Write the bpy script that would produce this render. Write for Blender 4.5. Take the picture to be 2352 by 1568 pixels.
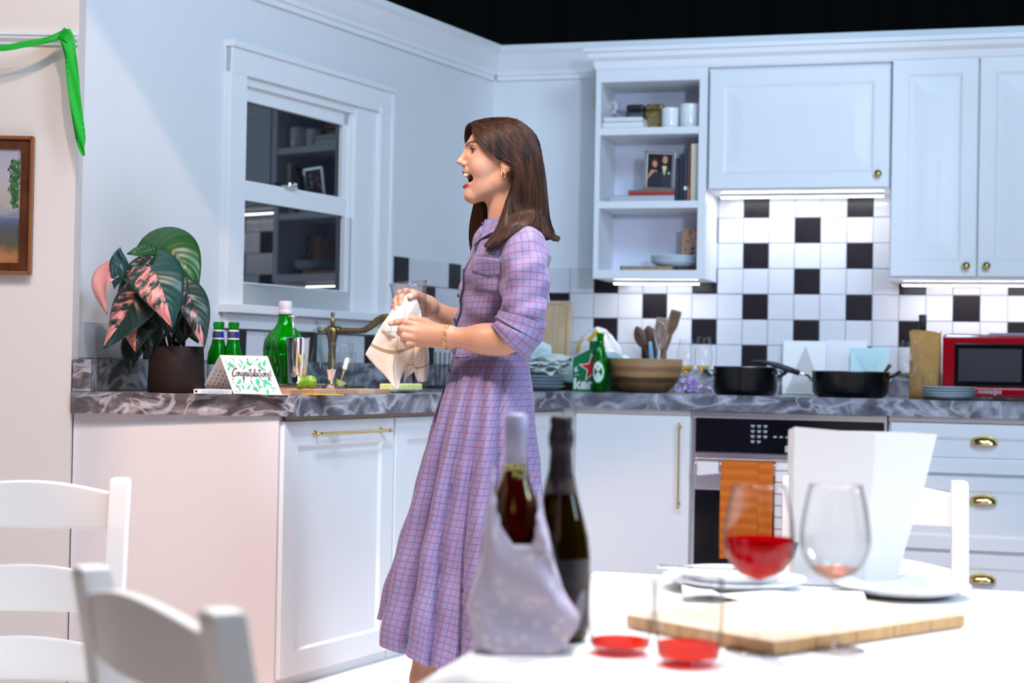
import bpy, bmesh, math, random
import numpy as np
from mathutils import Vector, Matrix
for o in list(bpy.data.objects): bpy.data.objects.remove(o)
S = bpy.context.scene
COL = S.collection
PI = math.pi
rnd = random.Random(7)

# ------------------------------------------------------------------ camera
ZE = 1.0                                   # eye height above the kitchen floor
cam_d = bpy.data.cameras.new('camera'); cam = bpy.data.objects.new('camera', cam_d); COL.objects.link(cam)
cam_d.sensor_width = 36.0; cam_d.lens = 3784.88 / 2352 * 36.0
cam.matrix_world = Matrix.Translation((0, 0, ZE)) @ (Matrix.Rotation(PI/2 + .0145, 4, 'X') @ Matrix.Rotation(.0185, 4, 'Z'))
cam_d.dof.use_dof = True; cam_d.dof.focus_distance = 4.45; cam_d.dof.aperture_fstop = 3.2
cam_d.clip_start = .05
S.camera = cam

# ------------------------------------------------------------------ world, exposure, stage lamps, added fills
W_ = bpy.data.worlds.new('world'); S.world = W_; W_.use_nodes = True
W_.node_tree.nodes['Background'].inputs[0].default_value = (.55, .65, 1, 1)
W_.node_tree.nodes['Background'].inputs[1].default_value = .0015
S.view_settings.view_transform = 'Standard'; S.view_settings.look = 'None'
S.view_settings.exposure = 0.0; S.view_settings.gamma = 1; S.view_settings.use_curve_mapping = False

def aim(o, tgt):
    o.rotation_euler = (Vector(tgt) - o.location).to_track_quat('-Z', 'Y').to_euler()
def area(name, loc, tgt, size, power, col):
    l = bpy.data.lights.new(name, 'AREA'); l.size = size; l.energy = power; l.color = col; l.shape = 'DISK'
    o = bpy.data.objects.new(name, l); COL.objects.link(o); o.location = loc; aim(o, tgt); return o
def spot(name, loc, tgt, angle, power, col, blend=.05, r=.04):
    l = bpy.data.lights.new(name, 'SPOT'); l.spot_size = math.radians(angle); l.spot_blend = blend
    l.energy = power; l.color = col; l.shadow_soft_size = r
    o = bpy.data.objects.new(name, l); COL.objects.link(o); o.location = loc; aim(o, tgt); return o
COOL = (.38, .72, 1.0); WARM = (1.0, .64, .44); WHITE = (1.0, .93, .9)
area('stage_wash_cool', (1.8, 1.2, 4.6), (0.2, 6.6, 1.2), 1.6, 42, COOL)
area('stage_wash_cool_centre', (-.2, 2.0, 4.7), (0.0, 6.4, 1.0), 1.4, 60, COOL)
area('stage_wash_cool_side', (1.9, 2.6, 3.9), (-.9, 5.6, 1.0), 1.2, 66, (.64, .80, 1.0))
area('stage_wash_front', (0.7, 2.3, 3.0), (0.5, 6.8, 1.3), 1.3, 22, (.74, .80, 1.0))
spot('fill_spot_shelves', (1.4, -.5, 2.1), (.85, 7, 1.72), 17, 500, (.62, .76, 1.0), .6, .15)  # added fill that lifts the dim open-shelf interiors
area('house_fill_warm', (-.4, -1.5, 2.3), (0, 3, .6), 1.4, 7, (1.0, .62, .46))
area('fill_side_cool', (2.9, 2.5, 1.9), (-.9, 5.3, .6), .8, 42, (.60, .78, 1.0))  # cool fill added from the side to brighten the end cabinet door
# warm profile spot from the left, its shutter edge cutting across the window wall
sp_w = Vector((-.1, 2.3, 4.7))
dA = (Vector((-1.349, 5.097, 2.112)) - sp_w).normalized(); dB = (Vector((-1.018, 5.733, 1.468)) - sp_w).normalized()
half = math.radians(34); md_ = (dA + dB).normalized(); al = math.acos(math.cos(half) / md_.dot(dA)); nn_ = dA.cross(dB).normalized()
if nn_.z > 0: nn_ = -nn_
spot('stage_spot_warm_side', sp_w, sp_w + md_ * math.cos(al) + nn_ * math.sin(al), 68, 255, WARM, .02, .03)
spot('fill_spot_lower_left', (-.8, 2.25, 4.2), (-1.05, 4.3, .1), 44, 120, (1.0, .84, .80), .5, .08)  # extra lamp put in to brighten the left chair and lower left
spot('fill_spot_sink_door', (-.25, 2.3, 3.8), (-.38, 5.35, .50), 13, 330, (.55, .78, 1.0), .6, .06)  # narrow added fill, meant only for the end cabinet door
spot('stage_spot_side_wall', (-1.9, 1.9, 4.1), (-1.8, 4.95, 1.55), 44, 95, WARM, .3, .03)
spot('stage_spot_actor', (-1.7, 2.2, 4.5), (-.05, 4.45, .9), 34, 520, (1.0, .58, .39), .25, .05)
spot('fill_spot_floor', (-.1, 5.3, 5.2), (-.30, 5.35, 0), 15, 420, WHITE, .3, .05)  # added overhead to whiten the visible strip of kitchen floor
spot('stage_spot_table', (.9, 4.7, 5.0), (.45, 2.5, .6), 50, 900, WHITE, .4, .10)
spot('stage_spot_chairs', (-1.0, 4.2, 5.2), (-.8, 2.6, .3), 40, 480, WHITE, .4, .10)

# ------------------------------------------------------------------ materials
MATS = {}
def new_mat(name):
    m = bpy.data.materials.new(name); m.use_nodes = True; MATS[name] = m
    return m, m.node_tree.nodes, m.node_tree.links, m.node_tree.nodes['Principled BSDF']
def N(nodes, t, **kw):
    n = nodes.new(t)
    for k, v in kw.items():
        if k in n.inputs: n.inputs[k].default_value = v
        else: setattr(n, k, v)
    return n
def c4(c): return (c[0], c[1], c[2], 1)
def pmat(name, col, rough=.5, metal=0, col2=None, scale=20, bump=0, bscale=200, coat=0, stretch=(1, 1, 1), spec=.5, detail=3, sheen=0):
    if name in MATS: return MATS[name]
    m, nd, ln, b = new_mat(name)
    b.inputs['Base Color'].default_value = c4(col); b.inputs['Roughness'].default_value = rough
    b.inputs['Metallic'].default_value = metal; b.inputs['Coat Weight'].default_value = coat
    b.inputs['Specular IOR Level'].default_value = spec
    if sheen: b.inputs['Sheen Weight'].default_value = sheen
    tc = nd.new('ShaderNodeTexCoord'); mp = nd.new('ShaderNodeMapping'); mp.inputs['Scale'].default_value = stretch
    ln.new(tc.outputs['Object'], mp.inputs[0])
    if col2:
        n = N(nd, 'ShaderNodeTexNoise', Scale=scale, Detail=detail); ln.new(mp.outputs[0], n.inputs['Vector'])
        r = nd.new('ShaderNodeValToRGB'); r.color_ramp.elements[0].color = c4(col); r.color_ramp.elements[1].color = c4(col2)
        r.color_ramp.elements[0].position = .35; r.color_ramp.elements[1].position = .65
        ln.new(n.outputs[0], r.inputs[0]); ln.new(r.outputs[0], b.inputs['Base Color'])
    if bump:
        n2 = N(nd, 'ShaderNodeTexNoise', Scale=bscale, Detail=2); ln.new(mp.outputs[0], n2.inputs['Vector'])
        bp = N(nd, 'ShaderNodeBump', Strength=bump, Distance=.002); ln.new(n2.outputs[0], bp.inputs['Height'])
        ln.new(bp.outputs[0], b.inputs['Normal'])
    return m
def glass(name, tint=(.985, .99, .99), edge=(.50, .54, .57), gloss=.5, rough=.01):
    """thin clear glass: transparent body, Fresnel mirror, darker at grazing angles"""
    if name in MATS: return MATS[name]
    m, nd, ln, b = new_mat(name); nd.remove(b); out = nd['Material Output']
    lw = N(nd, 'ShaderNodeLayerWeight', Blend=.35); r = nd.new('ShaderNodeValToRGB')
    r.color_ramp.elements[0].color = c4(tint); r.color_ramp.elements[1].color = c4(edge)
    r.color_ramp.elements[0].position = .45; r.color_ramp.elements[1].position = 1
    ln.new(lw.outputs['Facing'], r.inputs[0])
    t = nd.new('ShaderNodeBsdfTransparent'); ln.new(r.outputs[0], t.inputs[0])
    g = N(nd, 'ShaderNodeBsdfGlossy', Roughness=rough)
    fr = N(nd, 'ShaderNodeFresnel', IOR=1.5); mx = nd.new('ShaderNodeMixShader')
    mu = N(nd, 'ShaderNodeMath', operation='MULTIPLY'); mu.inputs[1].default_value = gloss * 1.6
    mi_ = N(nd, 'ShaderNodeMath', operation='MINIMUM'); mi_.inputs[1].default_value = .16
    ln.new(fr.outputs[0], mu.inputs[0]); ln.new(mu.outputs[0], mi_.inputs[0]); ln.new(mi_.outputs[0], mx.inputs[0]); ln.new(t.outputs[0], mx.inputs[1]); ln.new(g.outputs[0], mx.inputs[2])
    ln.new(mx.outputs[0], out.inputs[0]); return m
def emit(name, col, strength):
    m, nd, ln, b = new_mat(name); b.inputs['Base Color'].default_value = c4(col)
    b.inputs['Emission Color'].default_value = c4(col); b.inputs['Emission Strength'].default_value = strength; return m
def wood(name, c1, c2, scale=6, stretch=(1, 1, 12), rough=.5):
    if name in MATS: return MATS[name]
    m, nd, ln, b = new_mat(name); b.inputs['Roughness'].default_value = rough
    tc = nd.new('ShaderNodeTexCoord'); mp = nd.new('ShaderNodeMapping'); mp.inputs['Scale'].default_value = stretch
    ln.new(tc.outputs['Object'], mp.inputs[0])
    n = N(nd, 'ShaderNodeTexNoise', Scale=scale, Detail=6, Distortion=1.2); ln.new(mp.outputs[0], n.inputs['Vector'])
    r = nd.new('ShaderNodeValToRGB'); e = r.color_ramp.elements
    e[0].position = .3; e[0].color = c4(c2); e[1].position = .65; e[1].color = c4(c1)
    ln.new(n.outputs[0], r.inputs[0]); ln.new(r.outputs[0], b.inputs['Base Color'])
    return m
def marble(name, dark, mid, light, scale=3.2):
    m, nd, ln, b = new_mat(name); b.inputs['Roughness'].default_value = .32
    tc = nd.new('ShaderNodeTexCoord'); mp = nd.new('ShaderNodeMapping'); mp.inputs['Rotation'].default_value = (.3, .5, .4); mp.inputs['Scale'].default_value = (1, 1, 1.6)
    ln.new(tc.outputs['Object'], mp.inputs[0])
    n = N(nd, 'ShaderNodeTexNoise', Scale=scale, Detail=8, Roughness=.6, Distortion=2.2); ln.new(mp.outputs[0], n.inputs['Vector'])
    r = nd.new('ShaderNodeValToRGB'); e = r.color_ramp.elements
    e[0].position = .33; e[0].color = c4(dark); e[1].position = .68; e[1].color = c4(light)
    k = r.color_ramp.elements.new(.5); k.color = c4(mid)
    ln.new(n.outputs[0], r.inputs[0])
    n2 = N(nd, 'ShaderNodeTexNoise', Scale=scale * 1.1, Detail=6, Distortion=1.6); ln.new(mp.outputs[0], n2.inputs['Vector'])
    a = N(nd, 'ShaderNodeMath', operation='SUBTRACT'); a.inputs[1].default_value = .5; ln.new(n2.outputs[0], a.inputs[0])
    ab = N(nd, 'ShaderNodeMath', operation='ABSOLUTE'); ln.new(a.outputs[0], ab.inputs[0])
    r2 = nd.new('ShaderNodeValToRGB'); r2.color_ramp.elements[0].position = 0; r2.color_ramp.elements[0].color = (.5, .5, .5, 1)
    r2.color_ramp.elements[1].position = .05; r2.color_ramp.elements[1].color = (0, 0, 0, 1); ln.new(ab.outputs[0], r2.inputs[0])
    mx = nd.new('ShaderNodeMix'); mx.data_type = 'RGBA'; mx.inputs['B'].default_value = (.72, .72, .78, 1)
    ln.new(r2.outputs[0], mx.inputs['Factor']); ln.new(r.outputs[0], mx.inputs['A']); ln.new(mx.outputs['Result'], b.inputs['Base Color'])
    return m

paint = pmat('wall_paint', (.76, .77, .79), .6, bump=.04, bscale=260)
paint_b = pmat('wall_paint_cream', (.78, .70, .65), .6, bump=.04, bscale=260)
cabm = pmat('cabinet_paint', (.78, .80, .83), .38, bump=.02, bscale=300)
cabin = pmat('cabinet_inside', (.72, .74, .86), .5)
trimm = pmat('trim_paint', (.83, .84, .86), .4)
tile_w = pmat('tile_white', (.70, .70, .745), .16, col2=(.67, .67, .72), scale=8)
tile_k = pmat('tile_black', (.014, .011, .015), .3, col2=(.022, .017, .022), scale=12, bump=.1, bscale=60, spec=.25)
groutm = pmat('grout', (.42, .48, .58), .8)
stone = marble('marble_grey', (.035, .036, .05), (.145, .148, .185), (.46, .46, .53))
stone_w = marble('marble_warm_lit', (.045, .038, .042), (.14, .118, .125), (.42, .37, .38), 5.5)  # worktop end: its own print, with warm light put into the brown tone
floorm = pmat('floor_vinyl', (.86, .84, .84), .35, col2=(.80, .78, .78), scale=3)
floorb = pmat('floor_dining', (.80, .74, .72), .5, col2=(.76, .70, .68), scale=3)
brass = pmat('brass', (.80, .58, .22), .22, 1)
brass_o = pmat('antique_brass', (.42, .31, .15), .3, 1, col2=(.34, .25, .12), scale=30)
gold = pmat('gold', (.95, .62, .25), .18, 1)
steel = pmat('steel', (.72, .73, .76), .25, 1)
steel_m = pmat('polished_steel', (.85, .85, .86), .06, 1)
black_g = pmat('black_gloss', (.004, .004, .007), .12, spec=.35)
black_m = pmat('black_matte', (.012, .012, .014), .45)
black_e = pmat('black_enamel', (.003, .003, .004), .25, spec=.3)
ceramic = pmat('ceramic_white', (.82, .84, .86), .15)
ceramic_b = pmat('ceramic_grey_blue', (.42, .50, .57), .25)
paperw = pmat('paper_white', (.86, .86, .86), .6)
paper_g = pmat('paper_grey', (.58, .57, .56), .6)
paper_bl = pmat('paper_pale_blue', (.55, .80, .86), .6)
white_w = pmat('white_lacquer', (.88, .87, .86), .35)
clear = glass('clear_glass')
green_gl = glass('green_glass', (.10, .62, .16), (.0, .10, .02), .45)
dgreen_gl = glass('dark_green_glass', (.10, .40, .14), (.0, .05, .01), .45)
led = emit('led_strip', (.93, .96, 1.0), 42)

# ------------------------------------------------------------------ mesh helpers
class MB:
    def __init__(s): s.v = []; s.f = []; s.mi = []; s.sm = []; s.m = Matrix.Identity(4); s.cm = 0; s.uv = {}
    def add(s, vs, fs, smooth=False, mi=None):
        b = len(s.v); M = s.m
        s.v += [tuple(M @ Vector(p)) for p in vs]
        for f in fs:
            s.f.append([b + i for i in f]); s.mi.append(s.cm if mi is None else mi); s.sm.append(smooth)
        return b
    def box(s, lo, hi, mi=None, bev=0):
        x0, y0, z0 = lo; x1, y1, z1 = hi
        if bev <= 0:
            s.add([(x0,y0,z0),(x1,y0,z0),(x1,y1,z0),(x0,y1,z0),(x0,y0,z1),(x1,y0,z1),(x1,y1,z1),(x0,y1,z1)],
                  [(3,2,1,0),(4,5,6,7),(0,1,5,4),(1,2,6,5),(2,3,7,6),(3,0,4,7)], False, mi)
        else:
            bm = bmesh.new(); bmesh.ops.create_cube(bm, size=1)
            for v in bm.verts:
                v.co = ((x0+x1)/2 + v.co.x*(x1-x0), (y0+y1)/2 + v.co.y*(y1-y0), (z0+z1)/2 + v.co.z*(z1-z0))
            bmesh.ops.bevel(bm, geom=bm.edges[:] , offset=bev, segments=2, affect='EDGES', profile=.6)
            bm.verts.index_update()
            s.add([v.co[:] for v in bm.verts], [[v.index for v in f.verts] for f in bm.faces], False, mi); bm.free()
    def lathe(s, prof, n=32, c=(0, 0, 0), mi=None, cap=True, smooth=True, sx=1, sy=1):
        """prof: (r, z) from bottom to top about the vertical axis"""
        vs = []; fs = []
        for r, z in prof:
            for i in range(n):
                a = 2*PI*i/n; vs.append((c[0]+r*math.cos(a)*sx, c[1]+r*math.sin(a)*sy, c[2]+z))
        for j in range(len(prof)-1):
            for i in range(n):
                k = (i+1) % n; fs.append((j*n+i, j*n+k, (j+1)*n+k, (j+1)*n+i))
        if cap:
            if prof[0][0] > 1e-6: fs.append([i for i in range(n)][::-1])
            if prof[-1][0] > 1e-6: fs.append([(len(prof)-1)*n+i for i in range(n)])
        s.add(vs, fs, smooth, mi)
    def tube(s, pts, r, n=10, mi=None, cap=True, closed=False):
        pts = [Vector(p) for p in pts]; K = len(pts)
        rr = r if hasattr(r, '__len__') else [r]*K
        vs = []; fs = []; up = None
        for i, p in enumerate(pts):
            if closed: t = (pts[(i+1) % K]-pts[i-1]).normalized()
            else: t = (pts[min(i+1, K-1)]-pts[max(i-1, 0)]).normalized()
            if up is None:
                up = Vector((0, 0, 1)) if abs(t.z) < .9 else Vector((0, 1, 0))
            x = t.cross(up).normalized(); up = x.cross(t).normalized()
            for k in range(n):
                a = 2*PI*k/n; vs.append(p + (x*math.cos(a)+up*math.sin(a))*rr[i])
        L = K if closed else K-1
        for i in range(L):
            for k in range(n):
                j = (i+1) % K; l = (k+1) % n; fs.append((i*n+k, i*n+l, j*n+l, j*n+k))
        if cap and not closed:
            fs.append(list(range(n))[::-1]); fs.append([(K-1)*n+k for k in range(n)])
        s.add(vs, fs, True, mi)
    def prism(s, poly, y0, y1, mi=None, mi_side=None):
        """polygon in x,z extruded along y"""
        n = len(poly); vs = [(p[0], y0, p[1]) for p in poly]+[(p[0], y1, p[1]) for p in poly]
        s.add(vs, [list(range(n)), [n+i for i in range(n)][::-1]], False, mi)
        s.add(vs, [(i, n+i, n+(i+1) % n, (i+1) % n) for i in range(n)], False, mi if mi_side is None else mi_side)
    def grid(s, P, smooth=True, mi=None, closed_u=False):
        """P[i][j] points -> quad grid"""
        a = len(P); b = len(P[0]); vs = [p for row in P for p in row]
        fs = []
        for i in range(a if closed_u else a-1):
            for j in range(b-1):
                k = (i+1) % a; fs.append((i*b+j, k*b+j, k*b+j+1, i*b+j+1))
        return s.add(vs, fs, smooth, mi)
    def mesh(s, name, mats):
        me = bpy.data.meshes.new(name); me.from_pydata(s.v, [], s.f)
        for m in (mats if isinstance(mats, (list, tuple)) else [mats]): me.materials.append(m)
        me.polygons.foreach_set('material_index', s.mi); me.polygons.foreach_set('use_smooth', s.sm); me.update()
        return me
    def fix(s, me):
        bm = bmesh.new(); bm.from_mesh(me); bmesh.ops.recalc_face_normals(bm, faces=bm.faces[:]); bm.to_mesh(me); bm.free()
    def build(s, name, mats, parent=None, M=None, **tags):
        me = s.mesh(name, mats); s.fix(me)
        return link(name, me, parent, M, **tags)
def link(name, me, parent=None, M=None, label=None, cat=None, group=None, kind=None):
    o = bpy.data.objects.new(name, me); COL.objects.link(o)
    if parent: o.parent = parent
    if M is not None: o.matrix_local = M
    tag(o, label, cat, group, kind); return o
def tag(o, label=None, cat=None, group=None, kind=None):
    if label: o['label'] = label
    if cat: o['category'] = cat
    if group: o['group'] = group
    if kind: o['kind'] = kind
    return o
def thing(name, label, cat, M, group=None):
    return link(name, None, None, M, label, cat, group)
def copy_tree(o, M=None, label=None, parent=None):
    c = o.copy(); COL.objects.link(c)
    if parent: c.parent = parent
    if M is not None: c.matrix_local = M
    if label: c['label'] = label
    for ch in list(o.children): copy_tree(ch, None, None, c)
    return c
T_ = Matrix.Translation
def RZ(a): return Matrix.Rotation(a, 4, 'Z')
def RX(a): return Matrix.Rotation(a, 4, 'X')
def RY(a): return Matrix.Rotation(a, 4, 'Y')
def frame(o, x, y):
    m = Matrix.Identity(4)
    m.col[0] = (x[0], x[1], 0, 0); m.col[1] = (y[0], y[1], 0, 0); m.col[3] = (o[0], o[1], 0, 1); return m
# tiled back wall: local x along the wall, local -y into the room; window wall alike
YA = .2792; RD = (math.cos(YA), -math.sin(YA)); MR = frame((.8943, 7.1983), RD, (math.sin(YA), math.cos(YA)))
YB = 1.0904; MW = frame((-.4923, 6.7421), (math.cos(YB), math.sin(YB)), (-math.sin(YB), math.cos(YB)))
CR = -1.0398; CW = .8376                   # the corner, in each wall's x
CT = .897                                  # worktop height
def onR(t, n, z=CT, a=0): return MR @ T_((t, -n, z)) @ RZ(a)
def onW(t, n, z=CT, a=0): return MW @ T_((t, -n, z)) @ RZ(a)
def text_mesh(body, size, extrude=.0006, shear=0, bold=0, align='CENTER'):
    cu = bpy.data.curves.new('lettering', 'FONT'); cu.body = body; cu.size = size; cu.extrude = extrude; cu.shear = shear; cu.offset = bold
    cu.align_x = align; cu.align_y = 'CENTER'; cu.resolution_u = 3
    ob = bpy.data.objects.new('lettering', cu); COL.objects.link(ob)
    me = bpy.data.meshes.new_from_object(ob.evaluated_get(bpy.context.evaluated_depsgraph_get()))
    bpy.data.objects.remove(ob); return me
def lettering(body, size, mat, parent, M, **kw):
    me = text_mesh(body, size, **kw); me.materials.clear(); me.materials.append(mat)
    return link('lettering', me, parent, M @ RX(PI/2))

# ------------------------------------------------------------------ room shell
WALL_TOP = 2.44
def wall_box(name, mat, M, x0, x1, z0, z1, th=.06, holes=()):
    m = MB(); xs = sorted({x0, x1, *[h[0] for h in holes], *[h[1] for h in holes]}); zs = sorted({z0, z1, *[h[2] for h in holes], *[h[3] for h in holes]})
    for a, b in zip(xs, xs[1:]):
        for c, d in zip(zs, zs[1:]):
            mx, mz = (a+b)/2, (c+d)/2
            if any(h[0] < mx < h[1] and h[2] < mz < h[3] for h in holes): continue
            m.box((a, 0, c), (b, th, d))
    return m.build(name, mat, None, M, kind='structure')
wall_back = wall_box('wall_back', paint, MR, CR, 2.6, 0, WALL_TOP)
WIN = (-1.035, -.315, 1.275, 2.005)        # window opening in the window wall: x0, x1, z0, z1
wall_win = wall_box('wall_window', paint, MW, -1.905, CW+.02, 0, WALL_TOP, .06, [WIN])
m = MB(); m.box((-3.2, 4.95, -.16), (-1.322, 5.03, 2.9)); wall_l = m.build('wall_left', paint_b, None, None, kind='structure')
m = MB(); m.box((-3.2, 3.85, -.06), (4.5, 9.2, 0)); m.build('floor', floorm, None, None, kind='structure')
m = MB(); m.box((-3.2, -2.5, -.22), (4.5, 3.85, -.157)); m.build('floor_dining', floorb, None, None, kind='structure')
m = MB(); m.box((-3.2, 3.83, -.157), (4.5, 3.852, -.06)); m.build('trim_step', floorm, None, None, kind='structure')
# black drape behind the set
m = MB(); P = []
for i in range(160):
    x = -6 + 12*i/159; y = 10.2 + .12*math.sin(i*1.1) + .05*math.sin(i*2.3)
    P.append([(x, y, 0), (x, y, 7)])
m.grid(P); m.build('wall_drape', pmat('black_velour', (.0012, .0012, .0016), .95), None, None, kind='structure')
# crown moulding
def crown(name, M, x0, x1, h=.15, d=.07, up=WALL_TOP):
    prof = [(0, up-h), (.012, up-h), (.014, up-h+.018), (.022, up-h+.024), (.022, up-h+.04), (.034, up-h+.06), (d-.012, up-.04), (d-.004, up-.03), (d, up-.026), (d, up), (0, up)]
    m = MB(); P = [[(x, -p[0], p[1]) for p in prof] for x in (x0, x1)]
    m.grid(P, False); n = len(prof)
    m.add(P[0], [list(range(n))]); m.add(P[1], [list(range(n))[::-1]])
    return m.build(name, trimm, None, M, kind='structure')
crown('trim_1', MW, -1.89, CW-.02)
crown('trim_2', MR, CR+.02, 2.6)

# wall tiles, each its own piece
TS = .1105
def tile_mesh(name, mat):
    m = MB(); m.box((.0012, -.0075, -TS+.0012), (TS-.0012, 0, -.0012), bev=.0022); return m.mesh(name, mat)
TW = tile_mesh('tile', tile_w); TK = tile_mesh('tile', tile_k)
ZT = ZE + .6598                            # top of row 0
def lay(parent, black, x, z, xcut=None):
    me = TK if black else TW
    M = T_((x, -.003, z)) @ RX(rnd.gauss(0, .006)) @ RZ(rnd.gauss(0, .006))
    o = link('tile', me, parent, M)
    if xcut: o.scale.x = xcut
def is_black(i, j): return (i % 4 == 1 and j % 2 != 0) or (i % 4 == 3 and j % 2 == 0)
gr = MB(); gr.box((CR, -.003, ZE-.01), (2.6, 0, ZT-2*TS)); gr.box((-.12, -.003, ZT-2*TS), (.85, 0, ZT+TS*1.0))
gr.build('grout', groutm, wall_back)
for j in range(-1, 6):
    for i in range(-10, 16):
        if j < 2 and not (-2 <= i <= 6): continue
        x = i*TS
        if x < CR+.005: continue
        lay(wall_back, is_black(i, j), x, ZT-j*TS)
gr = MB(); gr.box((-1.9, -.003, ZE-.01), (-1.1, 0, ZT-5*TS+.002)); gr.box((-1.1, -.003, ZE-.01), (-.05, 0, ZT-5*TS+.002)); gr.box((-.055, -.003, ZE-.01), (CW, 0, ZT-2*TS))
gr.build('grout', groutm, wall_win)
for j in range(2, 6):
    for k in range(-17, 7):
        if j < 5 and k < 0: continue
        blk = (j % 2 == 0 and k % 4 == 0) or (j % 2 == 1 and k % 4 == 2)
        lay(wall_win, blk, k*TS-.0, ZT-j*TS)

# ------------------------------------------------------------------ window (double hung)
win = thing('window_1', None, None, MW); win['kind'] = 'structure'
x0, x1, z0, z1 = WIN
def bxp(name, mat, parent, boxes, bev=.003, **kw):
    m = MB()
    for lo, hi in boxes: m.box(lo, hi, bev=bev)
    return m.build(name, mat, parent, None, **kw)
cw = .095
bxp('casing', trimm, win, [((x0-cw, -.022, z0-.10), (x0, 0, z1+.095)), ((x1, -.022, z0-.10), (x1+.255, 0, z1+.095))][:1])
bxp('casing', trimm, win, [((x1+.16, -.022, z0-.10), (x1+.26, 0, z1+.095)), ((x1+.155, -.03, z0-.10), (x1+.17, 0, z1+.02)), ((x1+.245, -.03, z0-.1), (x1+.265, 0, z1+.1))])
bxp('casing', trimm, win, [((x0-cw, -.024, z1+.0), (x1+.262, 0, z1+.098)), ((x0-cw-.006, -.034, z1+.09), (x1+.268, 0, z1+.112))])
bxp('jamb', trimm, win, [((x1, -.012, z0-.09), (x1+.16, .03, z1)), ((x1-.02, .0, z0-.02), (x1+.02, .05, z1))])
bxp('jamb', trimm, win, [((x0-.01, -.012, z0-.02), (x0+.006, .055, z1))])
bxp('head_stop', trimm, win, [((x0, -.006, z1-.03), (x1+.16, .05, z1+.004))])
zm0, zm1 = ZE+.57, ZE+.642
bxp('sash', trimm, win, [((x0, .012, ZE+.925), (x1+.02, .04, z1-.025)), ((x0, .008, zm0), (x1+.02, .036, zm1)), ((x1-.055, .012, zm1), (x1+.02, .04, z1-.03))])
bxp('sash', trimm, win, [((x0, .0, z0-.09), (x1+.02, .03, z0+.004)), ((x1-.045, .0, z0), (x1+.02, .03, zm0))])
pane_m, nd, ln, b = new_mat('window_pane')
b.inputs['Base Color'].default_value = (.008, .009, .014, 1); b.inputs['Roughness'].default_value = .015; b.inputs['Specular IOR Level'].default_value = .9
bxp('pane', pane_m, win, [((x0+.002, .03, zm1-.005), (x1-.04, .036, ZE+.93))], 0)
bxp('pane', pane_m, win, [((x0+.002, .022, z0-.002), (x1-.035, .028, zm0+.004))], 0)
sl = bxp('sill', trimm, win, [((x0-cw-.02, -.06, ZE+.166), (x1+.29, 0, ZE+.196))])
bxp('apron', trimm, win, [((x0-cw, -.018, ZT-5*TS+.004), (x1+.27, 0, ZE+.166)), ((x0-cw, -.026, ZT-5*TS+.004), (x1+.27, 0, ZT-5*TS+.03))])
m = MB(); cx = -.73
m.box((cx-.035, -.008, zm1-.002), (cx+.035, .02, zm1+.006), bev=.002); m.tube([(cx-.02, 0, zm1+.012), (cx+.025, -.004, zm1+.014)], .008); m.lathe([(.013, 0), (.013, .012), (.006, .016)], 12, (cx, .004, zm1+.004))
m.build('latch', steel_m, win)

# ------------------------------------------------------------------ base cabinets and worktop
def panel_door(m, x0, x1, z0, z1, y, th=.02, fr=.055, rec=.008, slope=.012, raised=False):
    """framed door, front face at y-th, field recessed (or raised) inside the frame"""
    def ring(i, yy): return [(x0+i, yy, z0+i), (x1-i, yy, z0+i), (x1-i, yy, z1-i), (x0+i, yy, z1-i)]
    yf = y-th
    rings = [ring(0, y), ring(0, yf+.003), ring(.003, yf), ring(fr, yf), ring(fr+slope*.4, yf+rec), ring(fr+slope*.8, yf+rec)]
    if raised: rings += [ring(fr+slope*2.6, yf+.002)]
    vs = [p for r in rings for p in r]; fs = [(3, 2, 1, 0)]
    for k in range(len(rings)-1):
        for i in range(4): fs.append((k*4+i, k*4+(i+1) % 4, k*4+4+(i+1) % 4, k*4+4+i))
    L = (len(rings)-1)*4; fs.append((L, L+1, L+2, L+3)); m.add(vs, fs)
def bar_pull(parent, p0, p1, r=.005, off=.025, name='handle', ov=.02):
    m = MB(); p0 = Vector(p0); p1 = Vector(p1); d = (p1-p0).normalized(); q = Vector((0, -off, 0))
    m.tube([p0+q-d*ov, p0+q, p1+q, p1+q+d*ov], r, 10)
    for p in (p0, p1): m.tube([p, p+q], r*.9, 8); m.tube([p, p+Vector((0, -.004, 0))], r*1.9, 10)
    m.tube([p0+q-d*ov, p0+q-d*(ov+.006)], r*1.35, 10); m.tube([p1+q+d*ov, p1+q+d*(ov+.006)], r*1.35, 10)
    return m.build(name, brass, parent)
ZD0, ZD1 = .035, .817
# unit at the end of the window run
c1 = thing('base_cabinet', 'white end base cabinet with plain side panel and long brass bar handle', 'cabinet', MW, 'base cabinets')
m = MB(); m.add([(x, y, z) for z in (0., .832) for x, y in ((-1.615, -.61), (-.988, -.61), (-.988, -.012), (-1.86, -.012))], [(3,2,1,0),(4,5,6,7),(0,1,5,4),(1,2,6,5),(2,3,7,6),(3,0,4,7)]); m.build('body', cabm, c1)
m = MB()                                    # splayed finished end, facing the dining side
e0 = MW.inverted() @ Vector((-1.318, 4.975, 0)); e1 = MW.inverted() @ Vector((-.702, 4.995, 0))
nx = (e1-e0).normalized(); 
pts = [e0, e1, e1+Vector((.022, .004, 0)), e0+Vector((.03, -.01, 0))]
m.add([(p.x, p.y, 0.0) for p in pts]+[(p.x, p.y, .833) for p in pts], [(0,1,2,3),(7,6,5,4),(0,4,5,1),(1,5,6,2),(2,6,7,3),(3,7,4,0)])
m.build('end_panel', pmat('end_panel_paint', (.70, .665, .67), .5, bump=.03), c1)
m = MB(); panel_door(m, -1.632, -.996, ZD0, ZD1, -.612, fr=.075, rec=.01, slope=.02); d1 = m.build('door', cabm, c1)
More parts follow.
